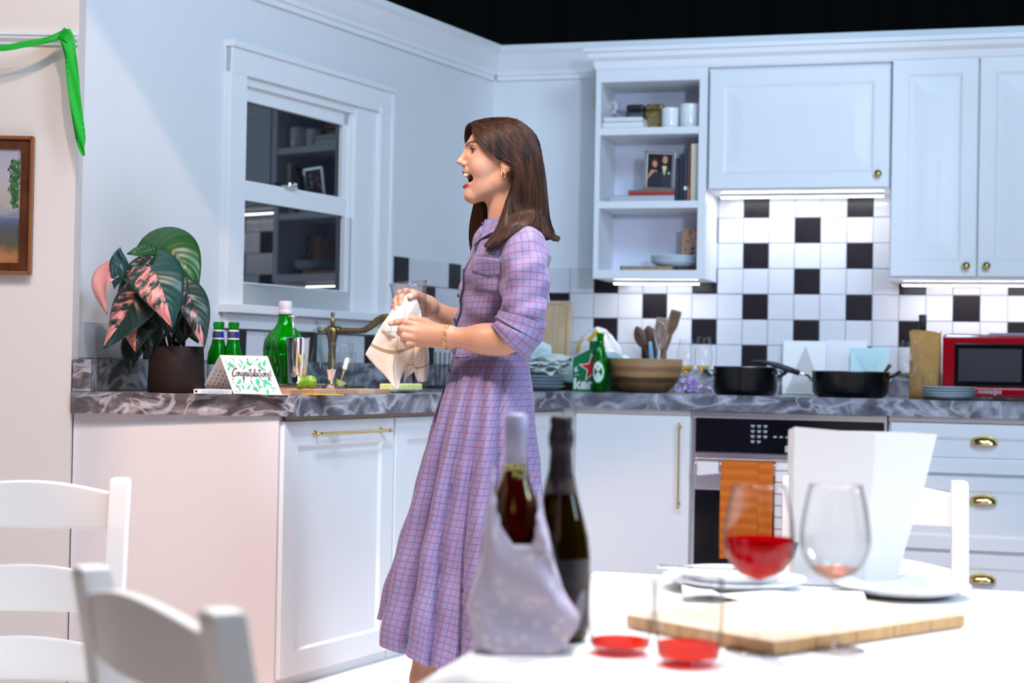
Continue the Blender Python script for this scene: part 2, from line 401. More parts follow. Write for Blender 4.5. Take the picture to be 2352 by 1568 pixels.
bar_pull(d1, (-1.47, -.632, .776), (-1.085, -.632, .776), .0048, .028)
c2 = thing('base_cabinet', 'white base cabinet behind the woman in the checked dress', 'cabinet', MW, 'base cabinets')
m = MB(); m.box((-.984, -.61, .0), (.345, -.012, .832)); m.build('body', cabm, c2)
m = MB(); panel_door(m, -.984, -.50, ZD0, ZD1, -.612, fr=.075, rec=.01, slope=.02); m.build('door', cabm, c2)
m = MB(); panel_door(m, -.492, -.01, ZD0, ZD1, -.612, fr=.075, rec=.01, slope=.02); m.build('door', cabm, c2)
m = MB(); panel_door(m, 0.0, .315, ZD0, ZD1, -.612, fr=.06, rec=.01, slope=.02); m.build('door', cabm, c2)
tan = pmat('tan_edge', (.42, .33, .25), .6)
m = MB(); m.box((-.984, -.625, .819), (.325, -.612, .833)); m.build('edge_strip', tan, c2)
m = MB(); m.box((-1.612, -.625, .819), (-.986, -.612, .833)); m.build('edge_strip', tan, c1)
# dishwasher panel
c3 = thing('dishwasher', 'white panelled dishwasher with tall slim brass handle under the wooden bowl', 'dishwasher', MR)
m = MB(); m.box((-.474, -.60, .0), (.002, -.012, .832)); m.build('body', cabm, c3)
m = MB(); m.box((-.534, -.602, .0), (-.476, -.58, .832)); m.build('filler_strip', cabm, c3)
m = MB(); m.box((-.474, -.622, ZD0), (-.0035, -.602, .81), bev=.003); d = m.build('door', cabm, c3)
bar_pull(d, (-.045, -.622, .457), (-.045, -.622, .765), .0042, .022, ov=.012)
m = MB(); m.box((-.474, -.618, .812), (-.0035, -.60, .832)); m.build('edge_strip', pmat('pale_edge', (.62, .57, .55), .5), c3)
# oven
ov = thing('oven', 'built-in steel oven with a black glass control panel and orange towels on its handle', 'oven', MR)
m = MB(); m.box((.006, -.60, .0), (.766, -.012, .832)); m.build('body', steel, ov)
m = MB(); m.box((.006, -.615, .05), (.018, -.60, .832)); m.box((.756, -.615, .05), (.766, -.60, .832)); m.box((.006, -.618, .806), (.766, -.60, .83), bev=.002)
m.build('trim_frame', steel, ov)
m = MB(); m.box((.018, -.622, .668), (.754, -.60, .804), bev=.003); cp = m.build('control_panel', black_g, ov)
m = MB(); m.box((.018, -.626, .664), (.754, -.61, .669)); m.build('panel_edge', pmat('blue_steel', (.25, .3, .38), .3, 1), cp)
ink = pmat('panel_print', (.55, .57, .62), .5)
m = MB()
for r in range(4):
    for c in range(3):
        if r == 3 and c == 2: continue
        x = .247+.025*c; z = .778-.0205*r
        m.box((x-.0075, -.6228, z-.0005), (x+.0075, -.6222, z+.0035)); m.box((x-.0055, -.6228, z-.0055), (x+.005, -.6222, z-.002))
for c in range(3):
    x = .335+.024*c; z = .737; m.box((x-.006, -.6228, z-.003), (x+.006, -.6222, z+.003))
m.box((.375, -.6228, .668+.01), (.393, -.6222, .668+.035), 0)
m.build('panel_print', ink, cp, kind='stuff')
m = MB(); m.box((.018, -.618, .52), (.754, -.60, .645), bev=.002); m.build('door_top', steel, ov)
m = MB(); m.box((.018, -.62, .05), (.754, -.60, .517), bev=.003); od = m.build('door', black_g, ov)
m = MB(); m.box((.022, -.665, .588), (.75, -.648, .63), bev=.004)
for x in (.03, .725): m.box((x, -.65, .60), (x+.018, -.618, .62))
m.build('handle', steel, od)
# drawers
c4_ = thing('drawer_cabinet', 'white drawer cabinet with brass cup pulls under the red microwave', 'cabinet', MR, 'base cabinets')
m = MB(); m.box((.772, -.60, .0), (1.75, -.012, .832)); m.build('body', cabm, c4_)
m = MB(); m.box((.772, -.615, .812), (1.75, -.60, .832)); m.build('edge_strip', MATS['pale_edge'], c4_)
for z0_, z1_, pz in ((.618, .808, .745), (.325, .606, .522), (.03, .312, .222)):
    m = MB(); panel_door(m, .78, 1.50, z0_, z1_, -.60, fr=.05, rec=.006, slope=.03, raised=True); dr = m.build('drawer', cabm, c4_)
    m = MB(); px = 1.128; zb = pz-.014
    P = [[(px-.049*math.cos(PI*i/16), -.62-.026*math.sin(PI*i/16)**.8*math.cos(PI/2*j/7), zb+.031*math.sin(PI*i/16)**.7*math.sin(PI/2*j/7)) for j in range(8)] for i in range(17)]
    m.grid(P); m.tube([(px-.049*math.cos(PI*i/16), -.62-.026*math.sin(PI*i/16)**.8, zb) for i in range(17)], .002, 8); m.tube([(px-.049*math.cos(PI*i/16), -.6205, zb+.031*math.sin(PI*i/16)**.7) for i in range(17)], .0022, 8)
    m.build('cup_pull', brass, dr)

# worktop: one L of stone with an upstand along both walls
wt = thing('worktop', 'grey veined marble worktop running along both walls with a stone upstand', 'worktop', Matrix.Identity(4))
def W2(t, n): v = MW @ Vector((t, -n, 0)); return (v.x, v.y)
def R2(t, n): v = MR @ Vector((t, -n, 0)); return (v.x, v.y)
inner = R2(-.4916+.02, .642)
inner = (.2456, 6.715)
poly = [(-1.318, 4.94), W2(-1.632, .667), inner, R2(1.9, .642), R2(1.9, .004), R2(CR+.004, .004), W2(-1.87, .004)]
m = MB(); n = len(poly)
m.add([(p[0], p[1], .833) for p in poly]+[(p[0], p[1], CT) for p in poly], [list(range(n)), [n+i for i in range(n)]]+[(i, (i+1) % n, n+(i+1) % n, n+i) for i in range(1, n)])
m.add([(poly[0][0], poly[0][1], .833), (poly[1][0], poly[1][1], .833), (poly[1][0], poly[1][1], CT), (poly[0][0], poly[0][1], CT)], [(0, 1, 2, 3)], mi=1)
m.build('slab', [stone, stone_w], wt)
m = MB(); m.m = MW; m.box((-1.875, -.026, CT+.001), (CW-.03, -.008, ZE-.003), bev=.002); m.m = Matrix.Identity(4)
m.box((-1.317, 4.945, CT+.001), (-1.262, 5.02, ZE-.005), mi=1, bev=.002)
m.build('upstand', [stone, stone_w], wt)
m = MB(); m.m = MR; m.box((CR+.03, -.026, CT+.001), (1.9, -.008, ZE-.003), bev=.002); m.build('upstand', stone, wt)

# ------------------------------------------------------------------ wall cabinets
UB, UTOP = 1.377, 2.262
oc = thing('open_shelf_cabinet', 'white open wall cabinet with three shelves of books cups and plates', 'cabinet', MR, 'wall cabinets')
X0, X1 = -.483, -.004; D0 = .33
m = MB(); f = .022
m.box((X0, -D0, UB), (X0+f, -.012, UTOP)); m.box((X1-f-.012, -D0, UB), (X1, -.012, UTOP)); m.build('side_panel', cabm, oc)
m = MB(); m.box((X0+f, -.03, UB), (X1-f-.012, -.012, UTOP)); m.build('back_panel', cabin, oc)
m = MB(); m.box((X0+f, -D0, UTOP-.05), (X1-f-.012, -.03, UTOP)); m.build('top_panel', cabm, oc)
m = MB(); m.box((X0, -D0-.002, UTOP-.048), (X1, -D0, UTOP)); m.build('face_rail', cabm, oc)
SH = (UB+.036, UB+.328, UB+.640)
m = MB(); m.box((X0+f, -D0, UB), (X1-f-.012, -.03, SH[0])); m.build('shelf', cabm, oc)
for z in SH[1:]:
    m = MB(); m.box((X0+f, -D0+.004, z-.03), (X1-f-.012, -.03, z)); m.build('shelf', cabm, oc)
m = MB()
m.box((X0+.028, -.10, UTOP-.13), (X0+.045, -.06, UTOP-.10)); m.box((X0+f, -.085, UTOP-.145), (X0+.034, -.065, UTOP-.085)); m.build('hinge_plate', steel, oc)
m = MB(); [m.lathe([(.0035, 0), (.0035, .001)], 8, (x, -D0-.001, z)) for x, z in ((X0+.011, 1.77), (X0+.011, 1.47), (X1-.012, 1.96))]
hc = thing('wall_cabinet', 'short wide white wall cabinet over the stove with one brass knob', 'cabinet', MR, 'wall cabinets')
m = MB(); m.box((0.0, -.31, 1.747), (.744, -.012, UTOP)); m.build('body', cabm, hc)
def knob(parent, x, y, z):
    m = MB(); m.m = T_((x, y, z)) @ RX(PI/2)
    m.lathe([(.008, 0), (.005, .006), (.005, .012), (.013, .015), (.0155, .021), (.012, .027), (0, .029)], 16); m.build('knob', brass_o if 0 else pmat('knob_brass', (.55, .42, .18), .3, 1), parent)
m = MB(); panel_door(m, .006, .741, 1.752, 2.245, -.312, fr=.06, rec=.006, slope=.03, raised=True); d = m.build('door', cabm, hc)
knob(d, .70, -.332, 1.805)
for i, (a, b_, kx, lab) in enumerate(((.752, 1.087, 1.05, 'tall white wall cabinet directly beside the short stove cabinet'), (1.094, 1.432, 1.128, 'tall white wall cabinet above the red microwave'))):
    tc_ = thing('wall_cabinet', lab, 'cabinet', MR, 'wall cabinets')
    m = MB(); m.box((a-.004, -.31, 1.375), (b_+.003, -.012, UTOP)); m.build('body', cabm, tc_)
    m = MB(); panel_door(m, a, b_, 1.389, 2.268, -.312, fr=.06, rec=.006, slope=.03, raised=True); d = m.build('door', cabm, tc_)
    knob(d, kx, -.332, 1.431)
# cabinet cornice
prof = [(0, 0), (.004, .0), (.012, .03), (.03, .045), (.036, .065), (.046, .068), (.046, .085), (0, .085)]
m = MB(); y0 = -.33; P = [[(x, y0-p[0], UTOP+.006+p[1]) for p in prof] for x in (X0-.044, 1.9)]
for k, p in enumerate(prof): P[0][k] = (X0-p[0], y0-p[0], UTOP+.006+p[1])
m.grid(P, False); Q = [[(X0-p[0], y0-p[0], UTOP+.006+p[1]) for p in prof], [(X0-p[0], -.004, UTOP+.006+p[1]) for p in prof]]
m.grid(Q, False); m.box((X0, -.33, UTOP+.001), (1.9, -.02, UTOP+.091)); m.build('cornice', trimm, None, MR, label='long white stepped cornice along the top of the wall cabinets', cat='cornice')
# under-cabinet light bars
for (a, b_, z, y, lab) in ((X0+.05, X1-.05, UB, -.15, 'glowing light bar under the open shelf cabinet'), (.03, .715, 1.747, -.15, 'glowing light bar under the short stove cabinet'), (.79, 1.75, 1.375, -.15, 'glowing light bar under the tall cabinets above the microwave')):
    t = thing('light_bar', lab, 'light', MR, 'under-cabinet light bars')
    m = MB(); m.box((a, y-.014, z-.012), (b_, y+.014, z-.001), bev=.002); m.build('housing', trimm, t)
    m = MB(); m.box((a+.005, y-.010, z-.0155), (b_-.005, y+.010, z-.0125)); m.build('diffuser', led, t)

# ================================================================== things on the shelves
def uv_grid(P, UV, name, mats, thick=0):
    """smooth quad sheet with UVs; thick > 0 gives it a back and rim"""
    a, b = len(P), len(P[0]); me = bpy.data.meshes.new(name); P = [[Vector(p) for p in r] for r in P]
    vs = [p for r in P for p in r]; uv = [t for r in UV for t in r]
    fs = [(i*b+j, i*b+j+1, (i+1)*b+j+1, (i+1)*b+j) for i in range(a-1) for j in range(b-1)]
    if thick:
        nv = []
        for i in range(a):
            for j in range(b):
                du = P[min(i+1, a-1)][j]-P[max(i-1, 0)][j]; dv = P[i][min(j+1, b-1)]-P[i][max(j-1, 0)]
                n = dv.cross(du); n = n.normalized() if n.length > 1e-9 else Vector((0, 0, 1)); nv.append(P[i][j]+n*thick)
        o = len(vs); vs = vs+nv; uv = uv+uv
        fs += [tuple(o+k for k in f[::-1]) for f in fs[:]]
        rim = [i*b for i in range(a)]+[(a-1)*b+j for j in range(1, b)]+[i*b+b-1 for i in range(a-2, -1, -1)]+[j for j in range(b-2, 0, -1)]
        for k in range(len(rim)): p, q = rim[k], rim[(k+1) % len(rim)]; fs.append((p, q, q+o, p+o))
    me.from_pydata([v[:] for v in vs], [], fs)
    ul = me.uv_layers.new(name='UVMap')
    for poly in me.polygons:
        poly.use_smooth = True
        for li in poly.loop_indices: ul.data[li].uv = uv[me.loops[li].vertex_index]
    for m_ in (mats if isinstance(mats, (list, tuple)) else [mats]): me.materials.append(m_)
    me.update(); return me
def bez(p0, p1, p2, t):
    p0, p1, p2 = Vector(p0), Vector(p1), Vector(p2); return p0*(1-t)**2+p1*2*t*(1-t)+p2*t*t
def rbox(name, lab, cat, M, w, d, h, mat, bev=.003, group=None, mats=None):
    m = MB(); m.box((-w/2, -d/2, 0), (w/2, d/2, h), bev=bev); return m.build(name, mats or mat, None, M, label=lab, cat=cat, group=group)
S0, S1, S2 = SH
# top shelf
for k, (w, h, z0_, lab) in enumerate(((.178, .026, 0, 'white folded cloth at the bottom of the pair on the top shelf'), (.170, .02, .0275, 'white folded cloth lying over another on the top shelf'))):
    m = MB(); m.box((-w/2, -.06, z0_), (w/2, .06, z0_+h), bev=.008)
    o = m.build('folded_cloth', ceramic if k else paperw, None, onR(-.369, .255, S2+.001, .02*k), label=lab, cat='cloth', group='folded cloths')
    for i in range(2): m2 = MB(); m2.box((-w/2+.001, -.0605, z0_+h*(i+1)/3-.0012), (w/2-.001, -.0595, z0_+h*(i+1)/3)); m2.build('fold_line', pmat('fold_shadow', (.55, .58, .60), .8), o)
def tin(M, lab, m1, m2):
    t = thing('tea_tin', lab, 'tin', M, 'tea tins'); m = MB(); m.box((-.039, -.035, 0), (.039, .035, .092), bev=.008); m.build('body', m1, t)
    m = MB(); m.box((-.039, -.035, .093), (.039, .035, .12), bev=.01); m.build('lid', m1, t)
    m = MB(); m.box((-.028, -.0362, .02), (.028, -.0352, .08)); m.build('label_panel', m2, t)
tin(onR(-.342, .16, S2+.001), 'black square tea tin on the top shelf', black_m, pmat('tin_print', (.05, .05, .055), .5, col2=(.12, .12, .12), scale=90))
tin(onR(-.258, .16, S2+.001), 'gold patterned tea tin on the top shelf', pmat('tin_gold', (.30, .20, .07), .35, .4, col2=(.10, .06, .02), scale=60), pmat('tin_gold_print', (.45, .31, .12), .4, .3, col2=(.08, .05, .02), scale=110))
def cup(M, lab, s, r=.039, h=.095):
    m = MB(); m.lathe([(r*.7, 0), (r*.93, .006), (r, .022), (r*1.0, h-.004), (r*.98, h), (r*.92, h), (r*.92, h-.01), (r*.9, .02), (0, .012)], 32); m.build('cup', ceramic, None, M, label=lab, cat='cup', group='white cups')
cup(onR(-.18, .22, S2+.001), 'shorter white cup beside the gold tin', 1, .0385, .093)
cup(onR(-.092, .24, S2+.001), 'taller rounded white cup at the end of the top shelf', 1, .042, .104)
# middle shelf
def book(M, lab, w, d, h, col, spine='flat', grp='books on the middle shelf'):
    """block of pages in a cover; w along the shelf, h up; spine towards the room"""
    t = thing('book', lab, 'book', M, grp); cm = pmat('cover_'+lab[:18].replace(' ', '_'), col, .5)
    m = MB(); c = .0022
    if h > w or True:
        if spine == 'up': m.box((-w/2, -d/2, 0), (-w/2+c, d/2, h)); m.box((w/2-c, -d/2, 0), (w/2, d/2, h)); m.box((-w/2, -d/2, 0), (w/2, -d/2+c, h))
        else: m.box((-w/2, -d/2, 0), (w/2, d/2, c)); m.box((-w/2, -d/2, h-c), (w/2, d/2, h)); m.box((-w/2, -d/2, 0), (w/2, -d/2+c, h))
    m.build('cover', cm, t)
    m = MB()
    if spine == 'up': m.box((-w/2+c, -d/2+c, .003), (w/2-c, d/2-.003, h-.003))
    else: m.box((-w/2+.003, -d/2+c, c), (w/2-.003, d/2-.003, h-c))
    m.build('pages', pmat('book_pages', (.75, .72, .65), .8), t); return t
book(onR(-.282, .21, S1+.001), 'wide grey book lying flat under the red one', .275, .17, .026, (.50, .53, .58))
rb = book(onR(-.247, .2, S1+.028), 'red book lying on the grey book under the photograph', .2, .15, .024, (.42, .03, .02))
m = MB(); m.box((-.1, -.0762, .017), (.1, -.0752, .0225)); m.build('spine_stripe', pmat('brown_cloth', (.32, .16, .10), .7), rb)
for t_, w, h, col, lab in ((-.136, .014, .185, (.02, .025, .06), 'thin navy book standing next to the photograph'), (-.119, .016, .20, (.02, .02, .03), 'black book standing third from the cream one'), (-.101, .016, .225, (.03, .035, .07), 'dark blue book with a white spine mark'), (-.0875, .0085, .23, (.20, .07, .03), 'slim brown book leaning by the cream one'), (-.0605, .038, .244, (.72, .66, .52), 'thick tall cream book at the end of the middle shelf')):
    bk = book(onR(t_, .2, S1+.001), lab, w, .15, h, col, 'up')
    if 'mark' in lab: m = MB(); m.box((-.006, -.0762, .05), (.006, -.0752, .064)); m.build('spine_mark', paperw, bk)
    if 'brown' in lab: m = MB(); m.box((-.003, -.0762, .01), (.003, -.0752, .06)); m.build('spine_stripe', pmat('orange_cloth', (.7, .2, .05), .7), bk)
pf = thing('photo_frame', 'silver framed photograph of a couple in black on the red book', 'photo frame', onR(-.222, .235, S1+.054) @ RY(.05) @ RX(.12))
fw, fh = .134, .168
m = MB()
for a, b_ in (((-fw/2, 0), (-fw/2+.014, fh)), ((fw/2-.014, 0), (fw/2, fh)), ((-fw/2, 0), (fw/2, .012)), ((-fw/2, fh-.014), (fw/2, fh))): m.box((a[0], -.008, a[1]), (b_[0], .004, b_[1]), bev=.002)
m.build('frame', pmat('silver_frame', (.72, .73, .75), .25, .8), pf)
m = MB(); m.box((-fw/2+.006, -.002, .006), (fw/2-.006, .003, fh-.006)); m.build('photograph', pmat('photo_dark', (.012, .010, .012), .35), pf)
skin_p = pmat('photo_skin', (.62, .27, .15), .5); dk = pmat('photo_black', (.02, .02, .025), .5)
def flat(parent, name, poly, y, mat):
    m = MB(); m.prism(poly, y, y+.0006); return m.build(name, mat, parent)
def ell(cx, cz, rx, rz, n=18, a=0): return [(cx+rx*math.cos(2*PI*i/n)*math.cos(a)-rz*math.sin(2*PI*i/n)*math.sin(a), cz+rx*math.cos(2*PI*i/n)*math.sin(a)+rz*math.sin(2*PI*i/n)*math.cos(a)) for i in range(n)]
flat(pf, 'pictured_hair', ell(-.022, .118, .017, .02), -.0026, dk)
flat(pf, 'pictured_shoulder', [(-.052, .02), (-.052, .06), (-.036, .088), (-.014, .086), (.006, .05), (.0, .02)], -.0024, skin_p)
flat(pf, 'pictured_dress', [(-.052, .014), (-.05, .05), (-.02, .082), (.006, .07), (.01, .014)], -.0032, dk)
flat(pf, 'pictured_face', ell(-.022, .112, .010, .014, a=.15), -.0038, skin_p)
flat(pf, 'pictured_hair', ell(.022, .142, .014, .015), -.0028, dk)
flat(pf, 'pictured_suit', [(-.004, .014), (.0, .07), (.016, .098), (.034, .098), (.05, .08), (.052, .014)], -.003, pmat('photo_suit', (.03, .032, .05), .5))
flat(pf, 'pictured_face', ell(.022, .130, .011, .016), -.004, skin_p)
flat(pf, 'pictured_shirt', [(.010, .104), (.030, .104), (.020, .062)], -.0036, pmat('photo_shirt', (.75, .72, .6), .5))
flat(pf, 'pictured_tie', [(.017, .10), (.025, .10), (.023, .07), (.018, .07)], -.0042, pmat('photo_tie', (.75, .66, .2), .5))
flat(pf, 'pictured_badge', ell(.040, .074, .005, .003), -.0042, paperw)
# bottom shelf
m = MB(); m.box((-.11, -.07, 0), (.11, .07, .02), bev=.003); wb = m.build('serving_board', wood('board_tan', (.42, .28, .17), (.30, .18, .10), 8, (14, 1, 1)), None, onR(-.262, .2, S0+.001), label='brown wooden serving board under the plates on the bottom shelf', cat='board')
m = MB(); m.box((-.116, -.07, 0), (-.1105, .07, .02), bev=.002); m.build('end_cap', black_m, wb)
def plate(M, lab, r, h, mat, grp, name='plate'):
    m = MB(); m.lathe([(0, .002), (r*.6, 0), (r*.66, .002), (r*.82, h*.35), (r*.985, h*.86), (r, h), (r*.97, h), (r*.8, h*.45), (r*.6, .007), (0, .007)], 44)
    return m.build(name, mat, None, M, label=lab, cat='plate', group=grp)
for i in range(3): plate(onR(-.158, .19, S0+.0225+.0105*i), ('bottom', 'middle', 'top')[i]+' pale blue plate of three stacked on the bottom shelf', .104, .024, pmat('plate_blue', (.60, .69, .74), .2), 'plates on the bottom shelf')
pb = rbox('patterned_box', 'pink floral patterned box standing behind the shelf plates', 'box', onR(-.092, .10, S0+.001), .09, .10, .19, pmat('floral_paper', (.52, .27, .18), .6, col2=(.62, .36, .26), scale=30))
fl = [pmat('flower_blue', (.05, .07, .13), .6), pmat('flower_ochre', (.5, .27, .06), .6), pmat('flower_pink', (.72, .33, .35), .6)]
for i in range(34):
    x, z = rnd.uniform(-.04, .04), rnd.uniform(.05, .185); r = rnd.choice((.005, .008, .011, .004))
    flat(pb, 'printed_flower', ell(x, z, r, r*rnd.uniform(.4, .9), 9, rnd.uniform(0, 3)), -.0507-.0002*(i % 3), fl[i % 3])

# ================================================================== right-hand worktop
cb = thing('chopping_board', 'tall wooden chopping board leaning on the tiles behind the woman', 'board', onR(-.712, .10, CT+.001) @ RX(-.10))
m = MB(); m.box((-.075, -.009, 0), (.075, .009, .395), bev=.008); m.build('board', wood('board_oak', (.60, .43, .27), (.50, .34, .19), 5, (7, 1, .7)), cb)
m = MB(); m.tube([(-.055, -.0092, .03), (-.055, -.0092, .37), (-.04, -.0092, .378), (.045, -.0092, .378), (.055, -.0092, .37), (.055, -.0092, .03)], .0032, 6); m.build('groove', pmat('groove_wood', (.46, .31, .18), .6), cb)
for i in range(4): plate(onR(-.68, .505, CT+.001+.0135*i), ('lowest', 'second', 'third', 'topmost')[i]+' grey blue plate of the stack under the white napkins', .125-.003*(i % 2), .022, pmat('plate_slate', (.36, .41, .48), .25), 'grey blue plates')
for i in range(4):                                        # rumpled napkins
    P = []; UVs = []
    for a in range(13):
        P.append([(-.12+.24*a/12, -.09+.18*b/10, .010*math.sin(a*.9+i)*math.cos(b*.8+i*2)+.006*math.sin(a*1.9+b*1.3+i)+(.022 if a < 4 and i == 3 else 0)) for b in range(11)])
        UVs.append([(a/12, b/10) for b in range(11)])
    me = uv_grid(P, UVs, 'napkin', pmat('napkin', (.80, .86, .84), .8), .002)
    link('napkin', me, None, onR(-.69+.01*i, .49-.01*i, CT+.078+.019*i, .15*i-.2), ('lowest', 'second', 'third', 'topmost')[i]+' rumpled white napkin piled on the grey blue plates', 'napkin', 'white napkins')
# pale cloth-lined tray with a carrier bag
tr = thing('cloth_lined_tray', 'dark wooden tray draped with a pale blue cloth behind the beer carrier', 'tray', onR(-.50, .205, CT+.001))
m = MB(); m.box((-.255, -.065, 0), (.19, .065, .075), bev=.004); m.build('tray', wood('tray_dark', (.10, .055, .03), (.05, .028, .015), 6, (6, 1, 1)), tr)
P = []; UVs = []
for a in range(41):
    row = []; u = a/40; x = -.268+.465*u
    for b in range(15):
        v = b/14
        if v < .6: z = .155-.085*(v/.6)*(1+.12*math.sin(u*11)); y = -.072-.006*math.sin(u*23)
        else: z = .150+.006*math.sin(u*17+v*6); y = -.066+.13*(v-.6)/.4
        if v < .6: z = .05+.02*math.sin(u*9+1)+(.152-.05)*(v/.6)
        if u > .86: z -= (u-.86)*.55*(.6 if v > .3 else .2)
        row.append((x, y-.0, z))
    P.append(row); UVs.append([(u, b/14) for b in range(15)])
link('cloth', uv_grid(P, UVs, 'cloth', pmat('cloth_pale_blue', (.60, .76, .80), .85, bump=.2, bscale=80), .003), tr)
m = MB(); m.tube([(-.262, -.075, .09), (-.255, -.065, .16), (-.235, -.05, .183), (-.205, -.04, .17), (-.19, -.04, .13)], [.012, .03, .036, .03, .012], 12); m.build('rolled_cloth', pmat('cloth_pale_blue', (.6, .76, .8)), tr)
bagm, nd, ln, b = new_mat('carrier_plastic'); b.inputs['Roughness'].default_value = .35
tc = nd.new('ShaderNodeTexCoord'); n_ = N(nd, 'ShaderNodeTexNoise', Scale=9, Detail=1); ln.new(tc.outputs['Object'], n_.inputs['Vector'])
r_ = nd.new('ShaderNodeValToRGB'); r_.color_ramp.interpolation = 'CONSTANT'; e = r_.color_ramp.elements
e[0].position = 0; e[0].color = (.82, .42, .01, 1); e[1].position = .40; e[1].color = (.80, .76, .76, 1)
k = e.new(.56); k.color = (.80, .55, .56, 1); k = e.new(.585); k.color = (.83, .82, .83, 1); k = e.new(.66); k.color = (.85, .55, .02, 1); k = e.new(.72); k.color = (.6, .06, .03, 1)
ln.new(n_.outputs[0], r_.inputs[0]); ln.new(r_.outputs[0], b.inputs['Base Color'])
P = []; UVs = []
for a in range(33):
    th = 2*PI*a/32; row = []
    for q in range(13):
        v = q/12; r = (.098-.014*v)*math.cos(v*PI/2)**.38*(1+.10*math.sin(5*th+3*v)+.06*math.sin(9*th-4*v))
        row.append((r*math.cos(th), .6*r*math.sin(th), .0+.108*v+.012*math.sin(3*th)*v))
    P.append(row); UVs.append([(a/32, q/12) for q in range(13)])
link('plastic_bag', uv_grid(P, UVs, 'plastic_bag', bagm), None, onR(-.487, .205, CT+.158), 'crumpled white and yellow plastic bag on the cloth-lined tray', 'plastic bag')
# beer carrier
green_c = pmat('carrier_green', (.0, .17, .045), .4); red_c = pmat('star_red', (.75, .01, .015), .4); whitep = pmat('print_white', (.85, .86, .86), .5)
bc = thing('beer_carrier', 'green cardboard six-pack beer carrier with a red star', 'beer carrier', onR(-.440, .50, CT+.001, .02))
poly = [(-.071, 0), (.071, 0), (.071, .142), (.006, .178), (-.071, .137)]
m = MB(); m.prism(poly, -.045, .045); m.build('box', green_c, bc)
m = MB(); m.box((-.012, -.003, .174), (.02, .003, .21), bev=.001); m.build('handle', green_c, bc)
def star(cx, cz, R_, r, a0=PI/2, n=5): return [(cx+(R_ if i % 2 == 0 else r)*math.cos(a0+PI*i/n), cz+(R_ if i % 2 == 0 else r)*math.sin(a0+PI*i/n)) for i in range(2*n)]
def star_tris(parent, name, cx, cz, R_, r, y, mat, a0):
    m = MB(); pts = star(cx, cz, R_, r, a0); m.add([(p[0], y, p[1]) for p in pts]+[(cx, y-.0003, cz)], [(i, (i+1) % 10, 10) for i in range(10)]); return m.build(name, mat, parent)
star_tris(bc, 'star_outline', .013, .098, .062, .026, -.0456, whitep, PI/2+.10)
star_tris(bc, 'star', .013, .098, .053, .021, -.0462, red_c, PI/2+.10)
lettering('6', .03, whitep, bc, T_((-.057, -.0458, .09)), bold=.0008)
lettering('pack', .012, pmat('print_mint', (.45, .75, .6), .5), bc, T_((-.053, -.0458, .069)))
lettering('ken', .062, whitep, bc, T_((-.022, -.0458, .030)), bold=.0022)
def bottle(name, M, lab, prof, gmat, liquid=None, lprof=None, group=None, n=28):
    t = thing(name, lab, 'bottle', M, group); m = MB(); m.lathe(prof, n, cap=False)
    r0 = prof[0][0]; m.lathe([(0, prof[0][1]), (r0, prof[0][1])], n, cap=False); m.build('glass', gmat, t)
    if liquid: m = MB(); m.lathe(lprof, n); m.build('liquid', liquid, t)
    return t
def wrap(parent, name, r, z0_, z1_, a0, a1, mat, n=16, r1=None):
    m = MB(); r1 = r if r1 is None else r1; P = [[(r_*math.cos(a0+(a1-a0)*i/n), r_*math.sin(a0+(a1-a0)*i/n), z) for r_, z in ((r, z0_), (r1, z1_))] for i in range(n+1)]; m.grid(P); return m.build(name, mat, parent)
beer = bottle('beer_bottle', onR(-.389, .575, CT+.001), 'green beer bottle with white oval label in front of the carrier', [(.026, 0), (.031, .004), (.0315, .02), (.0315, .13), (.030, .145), (.022, .168), (.0165, .19), (.0145, .222), (.0150, .226), (.0165, .228), (.0165, .240), (.0135, .243)], green_gl)
m = MB(); m.lathe([(.0295, .003), (.0295, .128), (.020, .166), (.0125, .20), (.0125, .236)], 24); m.build('back_glass', pmat('beer_green', (.01, .25, .04), .2, col2=(.03, .34, .04), scale=14), beer)
lm = [pmat('label_green', (.06, .42, .14), .4), pmat('label_white', (.78, .86, .82), .4)]
def decal(parent, name, poly, r, mat, up=0):
    """flat outline bent round a bottle of radius r, facing -y"""
    pts = [(r*math.sin(p[0]/r), -r*math.cos(p[0]/r), p[1]) for p in poly]; cx = sum(p[0] for p in poly)/len(poly); cz = sum(p[1] for p in poly)/len(poly)
    m = MB(); m.add(pts+[(r*math.sin(cx/r), -r*math.cos(cx/r), cz)], [(i, (i+1) % len(pts), len(pts)) for i in range(len(pts))], True); return m.build(name, mat, parent)
decal(beer, 'label_ring', ell(0, .082, .027, .046, 28), .0322, lm[0]); decal(beer, 'label', ell(0, .082, .0235, .041, 28), .0326, lm[1])
decal(beer, 'label_band', [(-.026, .078), (.026, .078), (.026, .09), (-.026, .09)], .0334, whitep)
m = MB(); me = text_mesh('Heineken', .0105, .0002, bold=.0003); me.materials.clear(); me.materials.append(pmat('label_ink', (.01, .08, .03), .5)); link('lettering', me, beer, T_((0, -.0338, .0838)) @ RX(PI/2))
decal(beer, 'label_panel', ell(0, .06, .017, .011, 20), .0330, pmat('label_grey', (.62, .72, .70), .4)); decal(beer, 'label_star', star(0, .104, .006, .0025), .0333, red_c)
decal(beer, 'neck_label', ell(0, .172, .010, .012, 16), .0226, lm[0])
